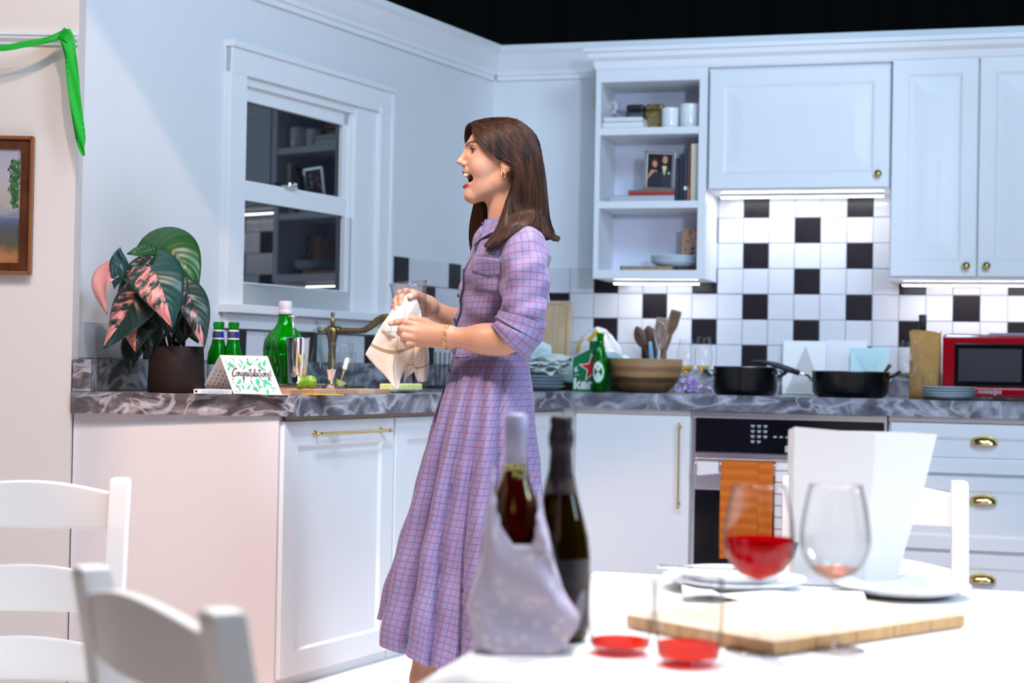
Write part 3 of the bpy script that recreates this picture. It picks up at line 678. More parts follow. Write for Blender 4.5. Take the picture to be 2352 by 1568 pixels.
# wooden salad bowl
bw = thing('salad_bowl', 'large round wooden salad bowl with darker band near its base', 'bowl', onR(-.222, .455, CT+.001))
prof = [(.062, 0), (.092, .004), (.118, .026), (.138, .058), (.149, .095), (.153, .138), (.1495, .14), (.144, .10), (.132, .06), (.108, .028), (0, .018)]
bm_, nd, ln, b = new_mat('bowl_wood'); b.inputs['Roughness'].default_value = .55
tc = nd.new('ShaderNodeTexCoord'); sp = nd.new('ShaderNodeSeparateXYZ'); ln.new(tc.outputs['Object'], sp.inputs[0])
mp = nd.new('ShaderNodeMapping'); mp.inputs['Scale'].default_value = (6, 6, 30); ln.new(tc.outputs['Object'], mp.inputs[0])
n_ = N(nd, 'ShaderNodeTexNoise', Scale=2.2, Detail=4); ln.new(mp.outputs[0], n_.inputs['Vector'])
m1_ = N(nd, 'ShaderNodeMath', operation='MULTIPLY_ADD'); m1_.inputs[1].default_value = .018; ln.new(n_.outputs[0], m1_.inputs[0]); ln.new(sp.outputs['Z'], m1_.inputs[2])
mm = N(nd, 'ShaderNodeMath', operation='DIVIDE'); mm.inputs[1].default_value = .16; ln.new(m1_.outputs[0], mm.inputs[0])
r_ = nd.new('ShaderNodeValToRGB'); e = r_.color_ramp.elements; e[0].position = 0; e[0].color = (.20, .095, .038, 1); e[1].position = 1; e[1].color = (.34, .185, .075, 1)
for ps, c in ((.30, (.20, .10, .042)), (.33, (.085, .04, .018)), (.44, (.095, .045, .02)), (.47, (.34, .19, .08)), (.58, (.37, .21, .09)), (.61, (.22, .11, .046)), (.72, (.24, .12, .05)), (.75, (.35, .19, .08))): k = e.new(ps); k.color = c4(c)
ln.new(mm.outputs[0], r_.inputs[0]); ln.new(r_.outputs[0], b.inputs['Base Color'])
m = MB(); m.lathe(prof, 56); m.build('bowl', bm_, bw)
# utensil crock behind the bowl with its utensils
m = MB(); m.lathe([(.05, 0), (.062, .004), (.066, .05), (.062, .125), (.058, .125), (.06, .05), (.05, .01), (0, .008)], 32)
m.build('utensil_crock', pmat('crock_glaze', (.75, .75, .74), .3), None, onR(-.222, .18, CT+.001), label='pale utensil crock hidden behind the wooden bowl', cat='crock')
wd = wood('utensil_dark', (.11, .045, .028), (.055, .022, .014), 8, (3, 3, 1)); wl = wood('utensil_brown', (.22, .125, .07), (.15, .08, .045), 8, (3, 3, 1))
def utensil(name, lab, cat, bx, by, tx, ty, tz, head, mat, hw=.03, hl=.085, bend=0):
    """handle from the crock floor up to a flat or cupped head; x along the wall, y into it"""
    b_ = Vector((bx, by, .012)); t = Vector((tx, ty, tz)); d = (t-b_).normalized(); s_ = Vector((0, 1, 0)).cross(d).normalized(); nn = d.cross(s_)
    m = MB(); L = (t-b_).length; m.tube([b_, b_+d*(L-hl)*.5+s_*bend*.5, b_+d*(L-hl*.9)+s_*bend], [.006, .0055, .007], 8)
    c0 = b_+d*(L-hl)+s_*bend; P = []
    for i in range(13):
        v = i/12
        w = hw*(math.sin(PI*min(1, v*.92+.08))**.6 if head == 'spoon' else (.25+.75*min(1, v*2.2)**.7)*(1 if v < .97 else .9))
        P.append([c0+d*hl*v+s_*(w*(j/4-1))+nn*((-.010*(1-(j/4-1)**2)*math.sin(PI*v)) if head == 'spoon' else .003*math.sin(v*3)) for j in range(9)])
    U = [[(0, 0)]*9 for _ in P]; me = uv_grid(P, U, name, mat, .0035)
    o = m.build(name, mat, None, onR(-.222, .18, CT+.010), label=lab, cat=cat, group='cooking utensils'); link('head', me, o); return o
utensil('wooden_spoon', 'dark wooden spoon leaning furthest out of the crock', 'spoon', .02, 0, -.088, .005, .275, 'spoon', wd, .026, .095, -.012)
utensil('wooden_spoon', 'broad dark wooden spoon beside the thin one in the crock', 'spoon', .02, .01, -.052, .012, .272, 'spoon', wd, .034, .085)
utensil('spatula', 'long brown wooden spatula tallest in the crock', 'spatula', -.03, .01, .064, .01, .345, 'flat', wl, .024, .12, .01)
utensil('spatula', 'pale grooved wooden spatula in the middle of the crock', 'spatula', -.01, -.03, .018, -.01, .31, 'flat', pmat('pale_wood', (.46, .33, .26), .6, col2=(.20, .11, .08), scale=30, stretch=(8, 8, .6)), .028, .15)
utensil('spatula', 'second grooved wooden spatula behind the pale one', 'spatula', 0, .03, .038, .02, .29, 'flat', wl, .022, .13)
m = MB(); m.tube([(.0, -.04, .02), (-.022, -.055, .15), (-.026, -.06, .205)], [.006, .0085, .007], 10); m.build('blue_handled_tool', pmat('blue_plastic', (.22, .48, .68), .4), None, onR(-.222, .18, CT+.010), label='blue plastic handle standing in the crock', cat='utensil')
wk = thing('whisk', 'steel wire whisk head between the wooden spatulas', 'whisk', onR(-.222, .18, CT+.010), 'cooking utensils')
m = MB(); m.tube([(0, -.02, .02), (.006, -.03, .17)], .007, 10); m.build('handle', steel, wk)
for k in range(6):
    a = PI*k/6; m = MB(); m.tube([(.006+.030*math.cos(a)*math.sin(PI*t/12)*(1 if True else 0)*(1 if t < 6.01 else 1)*(1 if t <= 12 else 0)*(1 if t < 6 else -1 if t > 6 else 0) if False else .006+.026*math.cos(a)*math.sin(2*PI*t/24*2)*.0+.028*math.cos(a)*math.sin(PI*t/12), -.03+.028*math.sin(a)*math.sin(PI*t/12), .17+.12*math.sin(PI*t/24)) for t in range(0, 13)], .0012, 5); m.build('wire', steel, wk)
# wine glasses on the worktop
def wine_glass(M, lab, rb, H, hb, wine=None, fill=.3, grp='wine glasses', gm=None, foot=.034, rim=.72):
    """H total height, hb bowl height, rb widest radius"""
    t = thing('wine_glass', lab, 'wine glass', M, grp); hs = H-hb
    bowl = []
    for i in range(17):
        u = i/16; r = rb*(math.sin(PI*.5*min(1, u/.42))**.44 if u < .42 else 1-(1-rim)*((u-.42)/.58)**1.5); bowl.append((max(r, .004), hs+hb*u))
    m = MB(); m.lathe([(foot, 0), (foot, .0015), (foot*.6, .004), (.006, .009), (.0038, .02), (.0036, hs*.6), (.0042, hs-.004)]+bowl+[(bowl[-1][0]-.001, H)], 36, cap=False)
    m.lathe([(0, 0), (foot, 0)], 36, cap=False); m.build('glass', gm or clear, t)
    if wine:
        pr = [(max(0, r-.0018), z) for r, z in bowl if z <= hs+hb*fill]; m = MB(); m.lathe([(0, hs+.002)]+pr, 36); m.build('wine', wine, t)
    return t
whitewine = glass('white_wine', (.93, .72, .30), (.75, .48, .12), .4)
wine_glass(onR(-.099, .20, CT+.001), 'wine glass behind the wooden bowl with a little white wine', .040, .225, .145, whitewine, .26, 'wine glasses on the worktop')
wine_glass(onR(-.016, .25, CT+.001), 'taller wine glass behind the lavender with a little white wine', .038, .238, .150, whitewine, .24, 'wine glasses on the worktop')
wine_glass(onR(.838, .52, CT+.001), 'wine glass standing before the kraft paper bag', .040, .226, .145, whitewine, .12, 'wine glasses on the worktop')
# bunch of lilac flowers
fb = thing('flower_bunch', 'small bunch of lilac flowers lying beside the black saucepan', 'flowers', onR(0, .575, CT+.001))
stm = pmat('flower_stem', (.10, .22, .06), .6); pets = [pmat('petal_lilac', (.42, .25, .66), .6), pmat('petal_pale', (.68, .58, .78), .6), pmat('petal_violet', (.30, .14, .5), .6)]
pm = MB(); 
for k in range(6): pm.add([(0, 0, 0), (.006*math.cos(k*PI/3-.4), .006*math.sin(k*PI/3-.4), .002), (.0085*math.cos(k*PI/3), .0085*math.sin(k*PI/3), .0035), (.006*math.cos(k*PI/3+.4), .006*math.sin(k*PI/3+.4), .002)], [(0, 1, 2, 3)])
pms = [pm.mesh('blossom', x) for x in pets]
for i in range(95):
    if i < 55: a = rnd.random(); x = -.075+.15*a; z = rnd.uniform(.006, .026)
    else: x = rnd.gauss(-.015, .020); z = rnd.uniform(.02, .066)*(1-abs(x+.015)*6 if abs(x+.015) < .1 else .4)+.006
    link('blossom', pms[i % 3], fb, T_((x, rnd.uniform(-.04, .02), max(.011, z))) @ Matrix.Rotation(rnd.uniform(.4, 1.7), 4, 'X') @ RZ(rnd.uniform(0, 6)))
for i in range(10):
    m = MB(); x = -.07+.014*i; m.tube([(x*.5+.01, .0, .004), (x, -.01+.004*(i % 3), .012), (x*1.1, -.02, .02+.012*(i % 2))], .0016, 5); m.build('stem', stm, fb)
# saucepan and saute pan
def loop_handle(m, c, dx, z, w=.035):
    m.tube([(c+dx*.0, -w, z), (c+dx*.4, -w, z+.006), (c+dx*.8, -w*.8, z+.016), (c+dx, -w*.4, z+.022), (c+dx, w*.4, z+.022), (c+dx*.8, w*.8, z+.016), (c+dx*.4, w, z+.006), (c, w, z)], .007, 8)
sp_ = thing('saucepan', 'deep black saucepan with two loop handles', 'saucepan', onR(.191, .455, CT+.001), 'black pans')
m = MB(); m.lathe([(.112, 0), (.124, .006), (.1285, .02), (.1285, .108), (.1305, .113), (.1255, .113), (.1255, .02), (0, .01)], 48); m.build('body', black_e, sp_)
m = MB(); m.lathe([(.1305, .1125), (.1310, .1155), (.1265, .1155)], 48, cap=False); m.build('rim', pmat('grey_rim', (.25, .26, .30), .25, .6), sp_)
for s_ in (-1, 1):
    m = MB(); loop_handle(m, s_*.132, s_*.036, .078); h_ = m.build('handle', black_m, sp_)
    for y in (-.035, .035): m = MB(); m.tube([(s_*.126, y, .078), (s_*.146, y, .092)], .005, 8); m.lathe([(.006, 0), (.006, .004), (.003, .006)], 10, (s_*.130, y-.003, .078)); m.build('bracket', steel_m, h_)
pn = thing('saute_pan', 'wide black saute pan with long curved handle', 'pan', onR(.61, .43, CT+.001), 'black pans')
m = MB(); m.lathe([(.125, 0), (.142, .006), (.151, .022), (.153, .098), (.155, .102), (.150, .102), (.148, .024), (0, .012)], 52); m.build('body', black_e, pn)
m = MB(); m.lathe([(.155, .1015), (.1555, .1045), (.151, .1045)], 52, cap=False); m.build('rim', MATS['grey_rim'], pn)
m = MB(); m.tube([(-.20, -.05, .093), (-.24, -.064, .106), (-.29, -.078, .124), (-.335, -.084, .133), (-.372, -.086, .135), (-.385, -.086, .134)], [.011, .0125, .011, .008, .006, .004], 12); h_ = m.build('handle', black_m, pn)
m = MB(); m.tube([(-.150, 0, .068), (-.160, -.014, .072), (-.17, -.026, .085), (-.205, -.05, .095)], [.006, .006, .006, .006], 8); m.tube([(-.162, -.012, .066), (-.15, -.012, .066)], .007, 8); m.build('bracket', steel_m, h_)
m = MB(); loop_handle(m, .155, .035, .082, .03); h_ = m.build('helper_handle', black_m, pn)
m = MB(); m.tube([(.15, -.03, .07), (.178, -.028, .092)], .005, 8); m.lathe([(.006, 0), (.006, .005), (0, .007)], 10, (.156, -.034, .066)); m.build('bracket', steel_m, h_)
m = MB(); m.tube([(.10, .05, .03), (.13, .035, .09), (.152, .02, .12)], [.005, .006, .009], 8); m.build('wooden_spoon', wd, None, onR(.61, .43, CT+.012), label='dark wooden spoon resting in the saute pan', cat='spoon')
# envelopes against the tiles
def envelope(M, lab, w, h, mat, flap=None, ridge=None):
    t = thing('envelope', lab, 'envelope', M, 'envelopes against the tiles'); m = MB(); m.box((-w/2, -.0015, 0), (w/2, .0015, h)); m.build('sheet', mat, t)
    if flap: m = MB(); m.add([(-w*.42, -.002, .004), (w*.47, -.002, .004), (w*.02, -.0032, h*.9)], [(0, 1, 2)]); m.build('liner', flap, t)
    if ridge: m = MB(); m.add([(-w/2, -.0018, h), (w/2, -.0018, h), (0, -.004, h*.42)], [(0, 1, 2)]); m.build('flap', ridge, t)
L_ = RX(-.10)
envelope(onR(.561, .046, CT+.004) @ L_, 'large plain white envelope standing behind the others against the tiles', .17, .232, pmat('paper_cool', (.78, .78, .82), .6))
envelope(onR(.385, .062, CT+.004) @ L_, 'white envelope with a grey triangular lining leaning on the tiles', .182, .228, paperw, paper_g)
envelope(onR(.659, .064, CT+.004) @ L_, 'pale blue envelope leaning on the tiles', .158, .202, paper_bl, None, pmat('paper_blue_2', (.5, .76, .83), .6))
# kraft bag with bottle
kb = thing('paper_bag', 'tall crumpled kraft paper bag beside the microwave', 'paper bag', onR(.897, .36, CT+.001))
kr = pmat('kraft', (.62, .33, .10), .8, col2=(.54, .27, .08), scale=20, bump=.5, bscale=40); P = []; UVs = []
for a in range(29):
    th = 2*PI*a/28; row = []
    for q in range(10):
        v = q/9; c, s_ = math.cos(th), math.sin(th); rx = .056*(abs(c)**.35*(1 if c > 0 else -1)); ry = .045*(abs(s_)**.35*(1 if s_ > 0 else -1))
        k = 1+.10*v+.05*math.sin(4*th+5*v); row.append((rx*k, ry*k, .268*v+(.006*math.sin(3*th+1) if q == 9 else 0)))
    P.append(row); UVs.append([(a/28, q/9) for q in range(10)])
link('bag', uv_grid(P, UVs, 'bag', kr, -.0012), kb)
wb_ = bottle('wine_bottle', onR(.885, .36, CT+.002), 'wine bottle with black capsule standing inside the kraft bag', [(.034, 0), (.036, .004), (.036, .2), (.03, .23), (.0145, .262), (.0140, .326)], dgreen_gl)
m = MB(); m.lathe([(.0148, .255), (.0150, .30), (.0155, .302), (.0155, .333), (.012, .335)], 20); m.build('capsule', black_m, wb_)
def tumbler(M, lab, r, h, liquid=None, fill=.2, grp=None, taper=.86, bulge=0):
    t = thing('tumbler', lab, 'glass', M, grp); pr = []
    for i in range(11): u = i/10; pr.append((r*(taper+(1-taper)*u+bulge*math.sin(PI*u)), .008+(h-.008)*u))
    m = MB(); m.lathe([(r*taper*.94, 0), (r*taper, .004)]+pr+[(pr[-1][0]-.0014, h)], 36, cap=False); m.lathe([(0, .0), (r*taper*.94, 0)], 36, cap=False); m.lathe([(0, .007), (pr[0][0]-.002, .0075)], 36, cap=False); m.build('glass', clear, t)
    if liquid: m = MB(); m.lathe([(0, .009)]+[(a-.002, z) for a, z in pr if z <= h*fill]+[(pr[0][0]*.0, h*fill)], 36, cap=False); m.build('drink', liquid, t)
    return t
tumbler(onR(.925, .52, CT+.001), 'clear tumbler before the kraft bag', .038, .103, whitewine, .10)
for i in range(4): plate(onR(.992, .545, CT+.001+.0105*i), ('lowest', 'second', 'third', 'topmost')[i]+' pale grey plate stacked in front of the microwave', .106 if i else .10, .02, pmat('plate_pale', (.38, .46, .52), .25), 'pale grey plates')
# microwave
mw = thing('microwave', 'glossy red retro microwave with black window', 'microwave', onR(1.18, .28, CT+.001))
redm = pmat('red_gloss', (.42, .003, .012), .12, coat=.6)
m = MB(); m.box((-.215, -.13, .012), (.26, .17, .258), bev=.014); m.build('body', redm, mw)
m = MB(); m.box((-.214, -.152, .05), (.12, -.128, .252), bev=.008); d = m.build('door', redm, mw)
m = MB(); m.box((-.168, -.1555, .055), (.10, -.150, .222), bev=.004); m.build('window_bezel', black_g, d)
m = MB(); m.box((-.153, -.1565, .073), (.085, -.155, .202)); m.build('window', pmat('microwave_window', (.035, .038, .048), .3), d)
m = MB(); m.box((-.212, -.150, .014), (.26, -.128, .049), bev=.006); bs = m.build('lower_panel', redm, mw)
lettering('nostalgia', .026, whitep, bs, T_((-.035, -.1506, .034)), shear=.35, extrude=.0003)
m = MB(); m.box((-.2, -.149, .246), (.25, -.14, .2525), bev=.002); m.build('chrome_strip', steel_m, mw)
for x, y in ((-.18, -.1), (.22, -.1), (-.18, .13), (.22, .13)): m = MB(); m.lathe([(.012, 0), (.014, .013)], 12, (x, y, 0)); m.build('foot', black_m, mw)
m = MB(); m.box((.13, -.1535, .06), (.25, -.13, .245), bev=.003); m.build('control_panel', black_g, mw)
rbox('paper_sheet', 'white sheet of paper lying on top of the microwave', 'paper', onR(1.05, .30, CT+.2605, .1), .12, .16, .0015, paperw, 0)
rbox('paper_sheet', 'bluish booklet lying on top of the microwave', 'paper', onR(1.27, .30, CT+.2605, .05), .26, .16, .006, pmat('booklet_blue', (.35, .45, .62), .4), .001)

# ================================================================== left-hand worktop
def Wd(x, y, z=0): return Vector((x, y, z))
def onG(x, y, z=CT, a=0): return T_((x, y, z)) @ RZ(a)
# potted philodendron
pp = thing('potted_plant', 'pink and green variegated houseplant in a dark brown round pot', 'plant', onG(-1.029, 5.065, CT+.001))
m = MB(); m.lathe([(.083, 0), (.0885, .004), (.081, .14), (.079, .142), (.076, .14), (.078, .12), (0, .12)], 48); m.build('pot', pmat('pot_brown', (.018, .011, .010), .6, col2=(.024, .015, .013), scale=10, spec=.2), pp)
m = MB(); m.lathe([(.0775, .118), (.05, .124), (0, .126)], 24, cap=False); m.build('soil', pmat('soil', (.02, .014, .01), .9, bump=1, bscale=60), pp)
def leaf_mat(name, green, pink, pl, pr, tip, streak=1.0):
    """u in -1..1 across, v along; pl / pr how pink the two halves are, tip adds pink at the point"""
    m, nd, ln, b = new_mat(name); b.inputs['Roughness'].default_value = .34
    uv = nd.new('ShaderNodeUVMap'); sp = nd.new('ShaderNodeSeparateXYZ'); ln.new(uv.outputs[0], sp.inputs[0])
    au = N(nd, 'ShaderNodeMath', operation='ABSOLUTE'); ln.new(sp.outputs['X'], au.inputs[0])
    # slanted vein coordinate: v - .35|u|
    vv = N(nd, 'ShaderNodeMath', operation='MULTIPLY_ADD'); vv.inputs[1].default_value = -.30; ln.new(au.outputs[0], vv.inputs[0]); ln.new(sp.outputs['Y'], vv.inputs[2])
    cb_ = nd.new('ShaderNodeCombineXYZ'); ln.new(vv.outputs[0], cb_.inputs[0])
    s2 = N(nd, 'ShaderNodeMath', operation='MULTIPLY'); s2.inputs[1].default_value = .22; ln.new(sp.outputs['X'], s2.inputs[0]); ln.new(s2.outputs[0], cb_.inputs[1])
    n1 = N(nd, 'ShaderNodeTexNoise', Scale=7, Detail=4, Roughness=.7, Distortion=.3); ln.new(cb_.outputs[0], n1.inputs['Vector'])
    n2 = N(nd, 'ShaderNodeTexNoise', Scale=60, Detail=2); ln.new(uv.outputs[0], n2.inputs['Vector'])
    side = N(nd, 'ShaderNodeMath', operation='GREATER_THAN'); side.inputs[1].default_value = 0; ln.new(sp.outputs['X'], side.inputs[0])
    mx = nd.new('ShaderNodeMix'); ln.new(side.outputs[0], mx.inputs[0]); mx.inputs[2].default_value = pl; mx.inputs[3].default_value = pr
    tp = N(nd, 'ShaderNodeMapRange'); tp.inputs['From Min'].default_value = .66; tp.inputs['From Max'].default_value = .86; tp.inputs['To Max'].default_value = tip; ln.new(sp.outputs['Y'], tp.inputs['Value'])
    tq = N(nd, 'ShaderNodeMath', operation='MULTIPLY'); ln.new(tp.outputs[0], tq.inputs[0])
    notr = N(nd, 'ShaderNodeMapRange'); notr.inputs['From Min'].default_value = -.05; notr.inputs['From Max'].default_value = .15; notr.inputs['To Min'].default_value = 1; notr.inputs['To Max'].default_value = .15 if pl >= pr else 1; ln.new(sp.outputs['X'], notr.inputs['Value']); ln.new(notr.outputs[0], tq.inputs[1])
    a = N(nd, 'ShaderNodeMath', operation='ADD'); ln.new(mx.outputs[0], a.inputs[0]); ln.new(tq.outputs[0], a.inputs[1])
    a2 = N(nd, 'ShaderNodeMath', operation='MULTIPLY_ADD'); a2.inputs[1].default_value = 1.5 * streak; ln.new(n1.outputs[0], a2.inputs[0]); ln.new(a.outputs[0], a2.inputs[2])
    a3 = N(nd, 'ShaderNodeMath', operation='MULTIPLY_ADD'); a3.inputs[1].default_value = .35; ln.new(n2.outputs[0], a3.inputs[0]); ln.new(a2.outputs[0], a3.inputs[2])
    r = nd.new('ShaderNodeValToRGB'); e = r.color_ramp.elements; e[0].position = .58; e[0].color = c4(green); e[1].position = .66; e[1].color = c4(pink)
    h = N(nd, 'ShaderNodeMath', operation='MULTIPLY'); h.inputs[1].default_value = .5; ln.new(a3.outputs[0], h.inputs[0]); ln.new(h.outputs[0], r.inputs[0])
    ln.new(r.outputs[0], b.inputs['Base Color'])
    wv = N(nd, 'ShaderNodeTexWave', Scale=2.6, Distortion=.6); ln.new(cb_.outputs[0], wv.inputs['Vector'])
    bp = N(nd, 'ShaderNodeBump', Strength=.15, Distance=.006); ln.new(wv.outputs['Fac'], bp.inputs['Height']); ln.new(bp.outputs[0], b.inputs['Normal']); return m
GREEN = (.012, .06, .055); DARK = (.012, .022, .016); PINK = (.80, .34, .34); MID = (.018, .10, .02)
LM = {'half': leaf_mat('leaf_half_pink', GREEN, PINK, .26, -.70, .6), 'lower': leaf_mat('leaf_lower', (.014, .04, .038), PINK, .22, -.75, .7), 'pink': leaf_mat('leaf_pink', GREEN, (.82, .36, .33), .75, .5, .2),
      'dark': leaf_mat('leaf_dark', DARK, PINK, -.9, -.9, 0), 'green': leaf_mat('leaf_green', MID, (.5, .22, .01), -.6, -.9, .0), 'mott': leaf_mat('leaf_mottled', (.02, .05, .045), (.72, .33, .36), .16, .02, .4), 'tip': leaf_mat('leaf_tip', DARK, (.72, .24, .17), .42, -.6, .2), 'teal': leaf_mat('leaf_teal', GREEN, PINK, -.55, -.7, 0)}
PW = pp.matrix_world.translation if False else Vector((-1.029, 5.065, CT+.001))
def leaf(mat, base, ctrl, tip, hw, face, fold=.25, lobes=.16, petiole=None, asym=0):
    """heart-shaped blade along base-ctrl-tip (world points); face: rough direction its upper side looks"""
    B, C_, T = Vector(base)-PW, Vector(ctrl)-PW, Vector(tip)-PW; F = Vector(face); P = []; UV = []
    nI, nJ = 22, 13
    for i in range(nI):
        s_ = i/(nI-1); mid = bez(B, C_, T, s_); d = (bez(B, C_, T, min(1, s_+.02))-bez(B, C_, T, max(0, s_-.02))).normalized()
        sd = d.cross(F).normalized(); nn = sd.cross(d).normalized()
        w = hw*(math.sin(PI*min(1, (s_+.06)/1.06)**.62)**.85)*(1-.12*s_) if s_ < .999 else 0
        row = []; ur = []
        for j in range(nJ):
            t = j/(nJ-1)*2-1; a = abs(t); back = lobes*(1-s_)**3*(T-B).length*(a**1.4)*1.2
            ww = w*(1+asym*t)
            row.append(mid+sd*(ww*t)-d*back+nn*(fold*ww*a**1.3*(1 if fold > 0 else 1)-.10*ww*a**3)+nn*(.003*math.sin(9*s_+4*t)))
            ur.append((-t, s_))
        P.append(row); UV.append(ur)
    o = link('leaf', uv_grid(P, UV, 'leaf', LM[mat], .0012), pp)
    if petiole:
        m = MB(); q0 = Vector(petiole)-PW; q1 = (q0+B)/2+Vector((0, 0, .04)); m.tube([bez(q0, q1, B, t/8) for t in range(9)]+[bez(B, C_, T, .1)], [.0035]*9+[.0025], 7); m.build('stem', pmat('leaf_stem', (.06, .11, .025), .5), pp)
    return o
FC = (0.05, -1, .25)
c_ = (-1.03, 5.06, 1.03)
leaf('half', (-1.085, 4.93, 1.275), (-1.03, 4.86, 1.22), (-1.010, 4.90, 1.092), .083, (.05, -1, .35), -.15, .30, c_)
leaf('lower', (-1.125, 4.97, 1.205), (-1.155, 4.93, 1.13), (-1.226, 4.95, 1.028), .072, (-.2, -1, .3), -.12, .2, c_)
leaf('pink', (-1.205, 5.0, 1.262), (-1.262, 4.97, 1.235), (-1.228, 4.99, 1.132), .042, (-.55, -1, .1), .1, .25, c_, .35)
leaf('teal', (-1.19, 5.0, 1.255), (-1.20, 4.975, 1.30), (-1.192, 4.99, 1.335), .03, (.3, -1, .1), .1, .05)
leaf('teal', (-1.19, 5.0, 1.30), (-1.195, 4.975, 1.25), (-1.208, 4.99, 1.21), .026, (.5, -1, .1), .1, .05)
leaf('green', (-1.118, 5.12, 1.33), (-1.03, 5.08, 1.38), (-.972, 5.07, 1.205), .088, (.25, -1, .35), -.2, .25, (-1.01, 5.08, 1.03), -.1)
leaf('green', (-1.10, 5.12, 1.31), (-1.145, 5.09, 1.34), (-1.19, 5.07, 1.322), .035, (0, -1, .6), .1, .1)
leaf('mott', (-.995, 5.0, 1.21), (-.945, 4.97, 1.16), (-.93, 4.98, 1.035), .052, (.25, -1, .25), -.15, .2, c_)
leaf('dark', (-1.12, 5.07, 1.285), (-1.17, 5.05, 1.26), (-1.215, 5.05, 1.17), .045, (-.2, -1, .1), .1, .2, c_)
leaf('tip', (-1.12, 4.99, 1.12), (-1.14, 4.96, 1.09), (-1.130, 4.965, 1.018), .055, (-.1, -1, .2), -.2, .2, c_)
leaf('dark', (-1.075, 5.04, 1.14), (-1.10, 5.01, 1.08), (-1.10, 5.01, 1.0), .045, (0, -1, .1), .1, .2)
leaf('dark', (-1.00, 5.06, 1.19), (-1.0, 5.03, 1.12), (-1.015, 5.03, 1.04), .06, (.1, -1, .1), .1, .2, c_)
leaf('green', (-.985, 5.09, 1.12), (-.975, 5.07, 1.09), (-.965, 5.06, 1.05), .04, (.2, -1, .1), .1, .1)
leaf('dark', (-1.15, 5.04, 1.07), (-1.16, 5.02, 1.02), (-1.165, 5.02, .955), .04, (-.1, -1, .1), .1, .1)
leaf('dark', (-1.06, 5.05, 1.24), (-1.06, 5.02, 1.17), (-1.05, 5.02, 1.07), .085, (0, -1, .1), .1, .1)
for x in (-.075, -.055, -.03, -.008, .012, .035):
    m = MB(); m.tube([(x*.5, .0, .12), (x*.8, -.03, .18), (x, -.045, .26)], [.006, .005, .004], 8); m.build('stem', pmat('dark_stem', (.03, .02, .015), .5), pp)
# green mineral water bottles
gl_prof = [(.028, 0), (.033, .004), (.0335, .02), (.0335, .105), (.031, .125), (.022, .150), (.0175, .17), (.0155, .20), (.0152, .205), (.0172, .207), (.0172, .219), (.014, .222)]
for i, (x, y, lab) in enumerate(((-.925, 5.19, 'green water bottle closest to the plant pot'), (-.905, 5.24, 'green water bottle second from the plant pot'))):
    bt = bottle('water_bottle', onG(x+.028*i*1.0, y-.05*i, CT+.001), lab, gl_prof, green_gl, None, None, 'green water bottles')
    m = MB(); m.lathe([(.031, .003), (.031, .10), (.029, .125), (.02, .15), (.015, .175), (.0135, .205)], 24); m.build('back_glass', pmat('water_green', (.012, .30, .06), .25, col2=(.05, .50, .14), scale=16), bt)
    wrap(bt, 'neck_band', .0185, .167, .197, -PI, PI, whitep, 24, .0165); wrap(bt, 'neck_label', .0188, .172, .192, -PI*.95, -.1, pmat('label_blue', (.015, .03, .28), .4), 16, .0172)
    decal(bt, 'neck_crest', [(-.007, .174), (.004, .174), (.004, .191), (-.007, .191)], .0192, pmat('crest_gold', (.12, .09, .05), .4))
    wrap(bt, 'label', .0342, .028, .088, -PI*.9, -.05, pmat('label_ice', (.42, .60, .70), .5, col2=(.50, .68, .76), scale=60))
# congratulations card, a tent of stiff paper
A_, B_, A2, B2 = Wd(-.886, 5.0, 1.0152), Wd(-.7465, 5.035, 1.0150), Wd(-.832, 4.945, CT+.003), Wd(-.692, 4.965, CT+.003)
B2 = A2+(B_-A_); B2.z = max(B2.z, CT+.0025); A3 = Wd(-.958, 5.075, CT+.003); B3 = A3+(B_-A_)
gc = thing('greeting_card', 'white folded congratulations card with green leaves standing on the worktop', 'greeting card', Matrix.Identity(4))
def sheet4(name, a, b, c, d, mat, th=.0008, parent=None):
    n = (b-a).cross(d-a).normalized()*th; m = MB(); m.add([a, b, c, d, a+n, b+n, c+n, d+n], [(0,1,2,3),(7,6,5,4),(0,4,5,1),(1,5,6,2),(2,6,7,3),(3,7,4,0)]); return m.build(name, mat, parent)
sheet4('front_panel', A_, B_, B2, A2, paperw, .0008, gc); sheet4('back_panel', A_, A3, B3, B_, pmat('card_inside', (.70, .68, .67), .7), .0008, gc)
NF = (B_-A_).cross(A2-A_).normalized(); NF = -NF if NF.y > 0 else NF
def card_pt(px, py, lift=.0006):
    lift += .0014
    v = (py-742)/(1432-742); x0_ = 450+190*v; w_ = 950+50*v; u = (px-x0_)/w_
    return (A_*(1-u)+B_*u)*(1-v)+(A2*(1-u)+B2*u)*v+NF*lift
mint = pmat('print_mint_leaf', (.01, .55, .27), .5); inkm = pmat('ink_black', (.008, .008, .010), .5)
def card_leaf(x, y, L, a, w):
    a = math.radians(a); pts = []
    for k in range(16):
        t = k/15*2; s_ = t if t <= 1 else 2-t; sg = 1 if t <= 1 else -1
        lx = L*s_; ly = sg*w*math.sin(PI*s_**.8); pts.append((x+lx*math.cos(a)-ly*math.sin(a), y-(lx*math.sin(a)+ly*math.cos(a))))
    m = MB(); m.add([card_pt(*p) for p in pts], [list(range(15))]); m.build('printed_leaf', mint, gc)
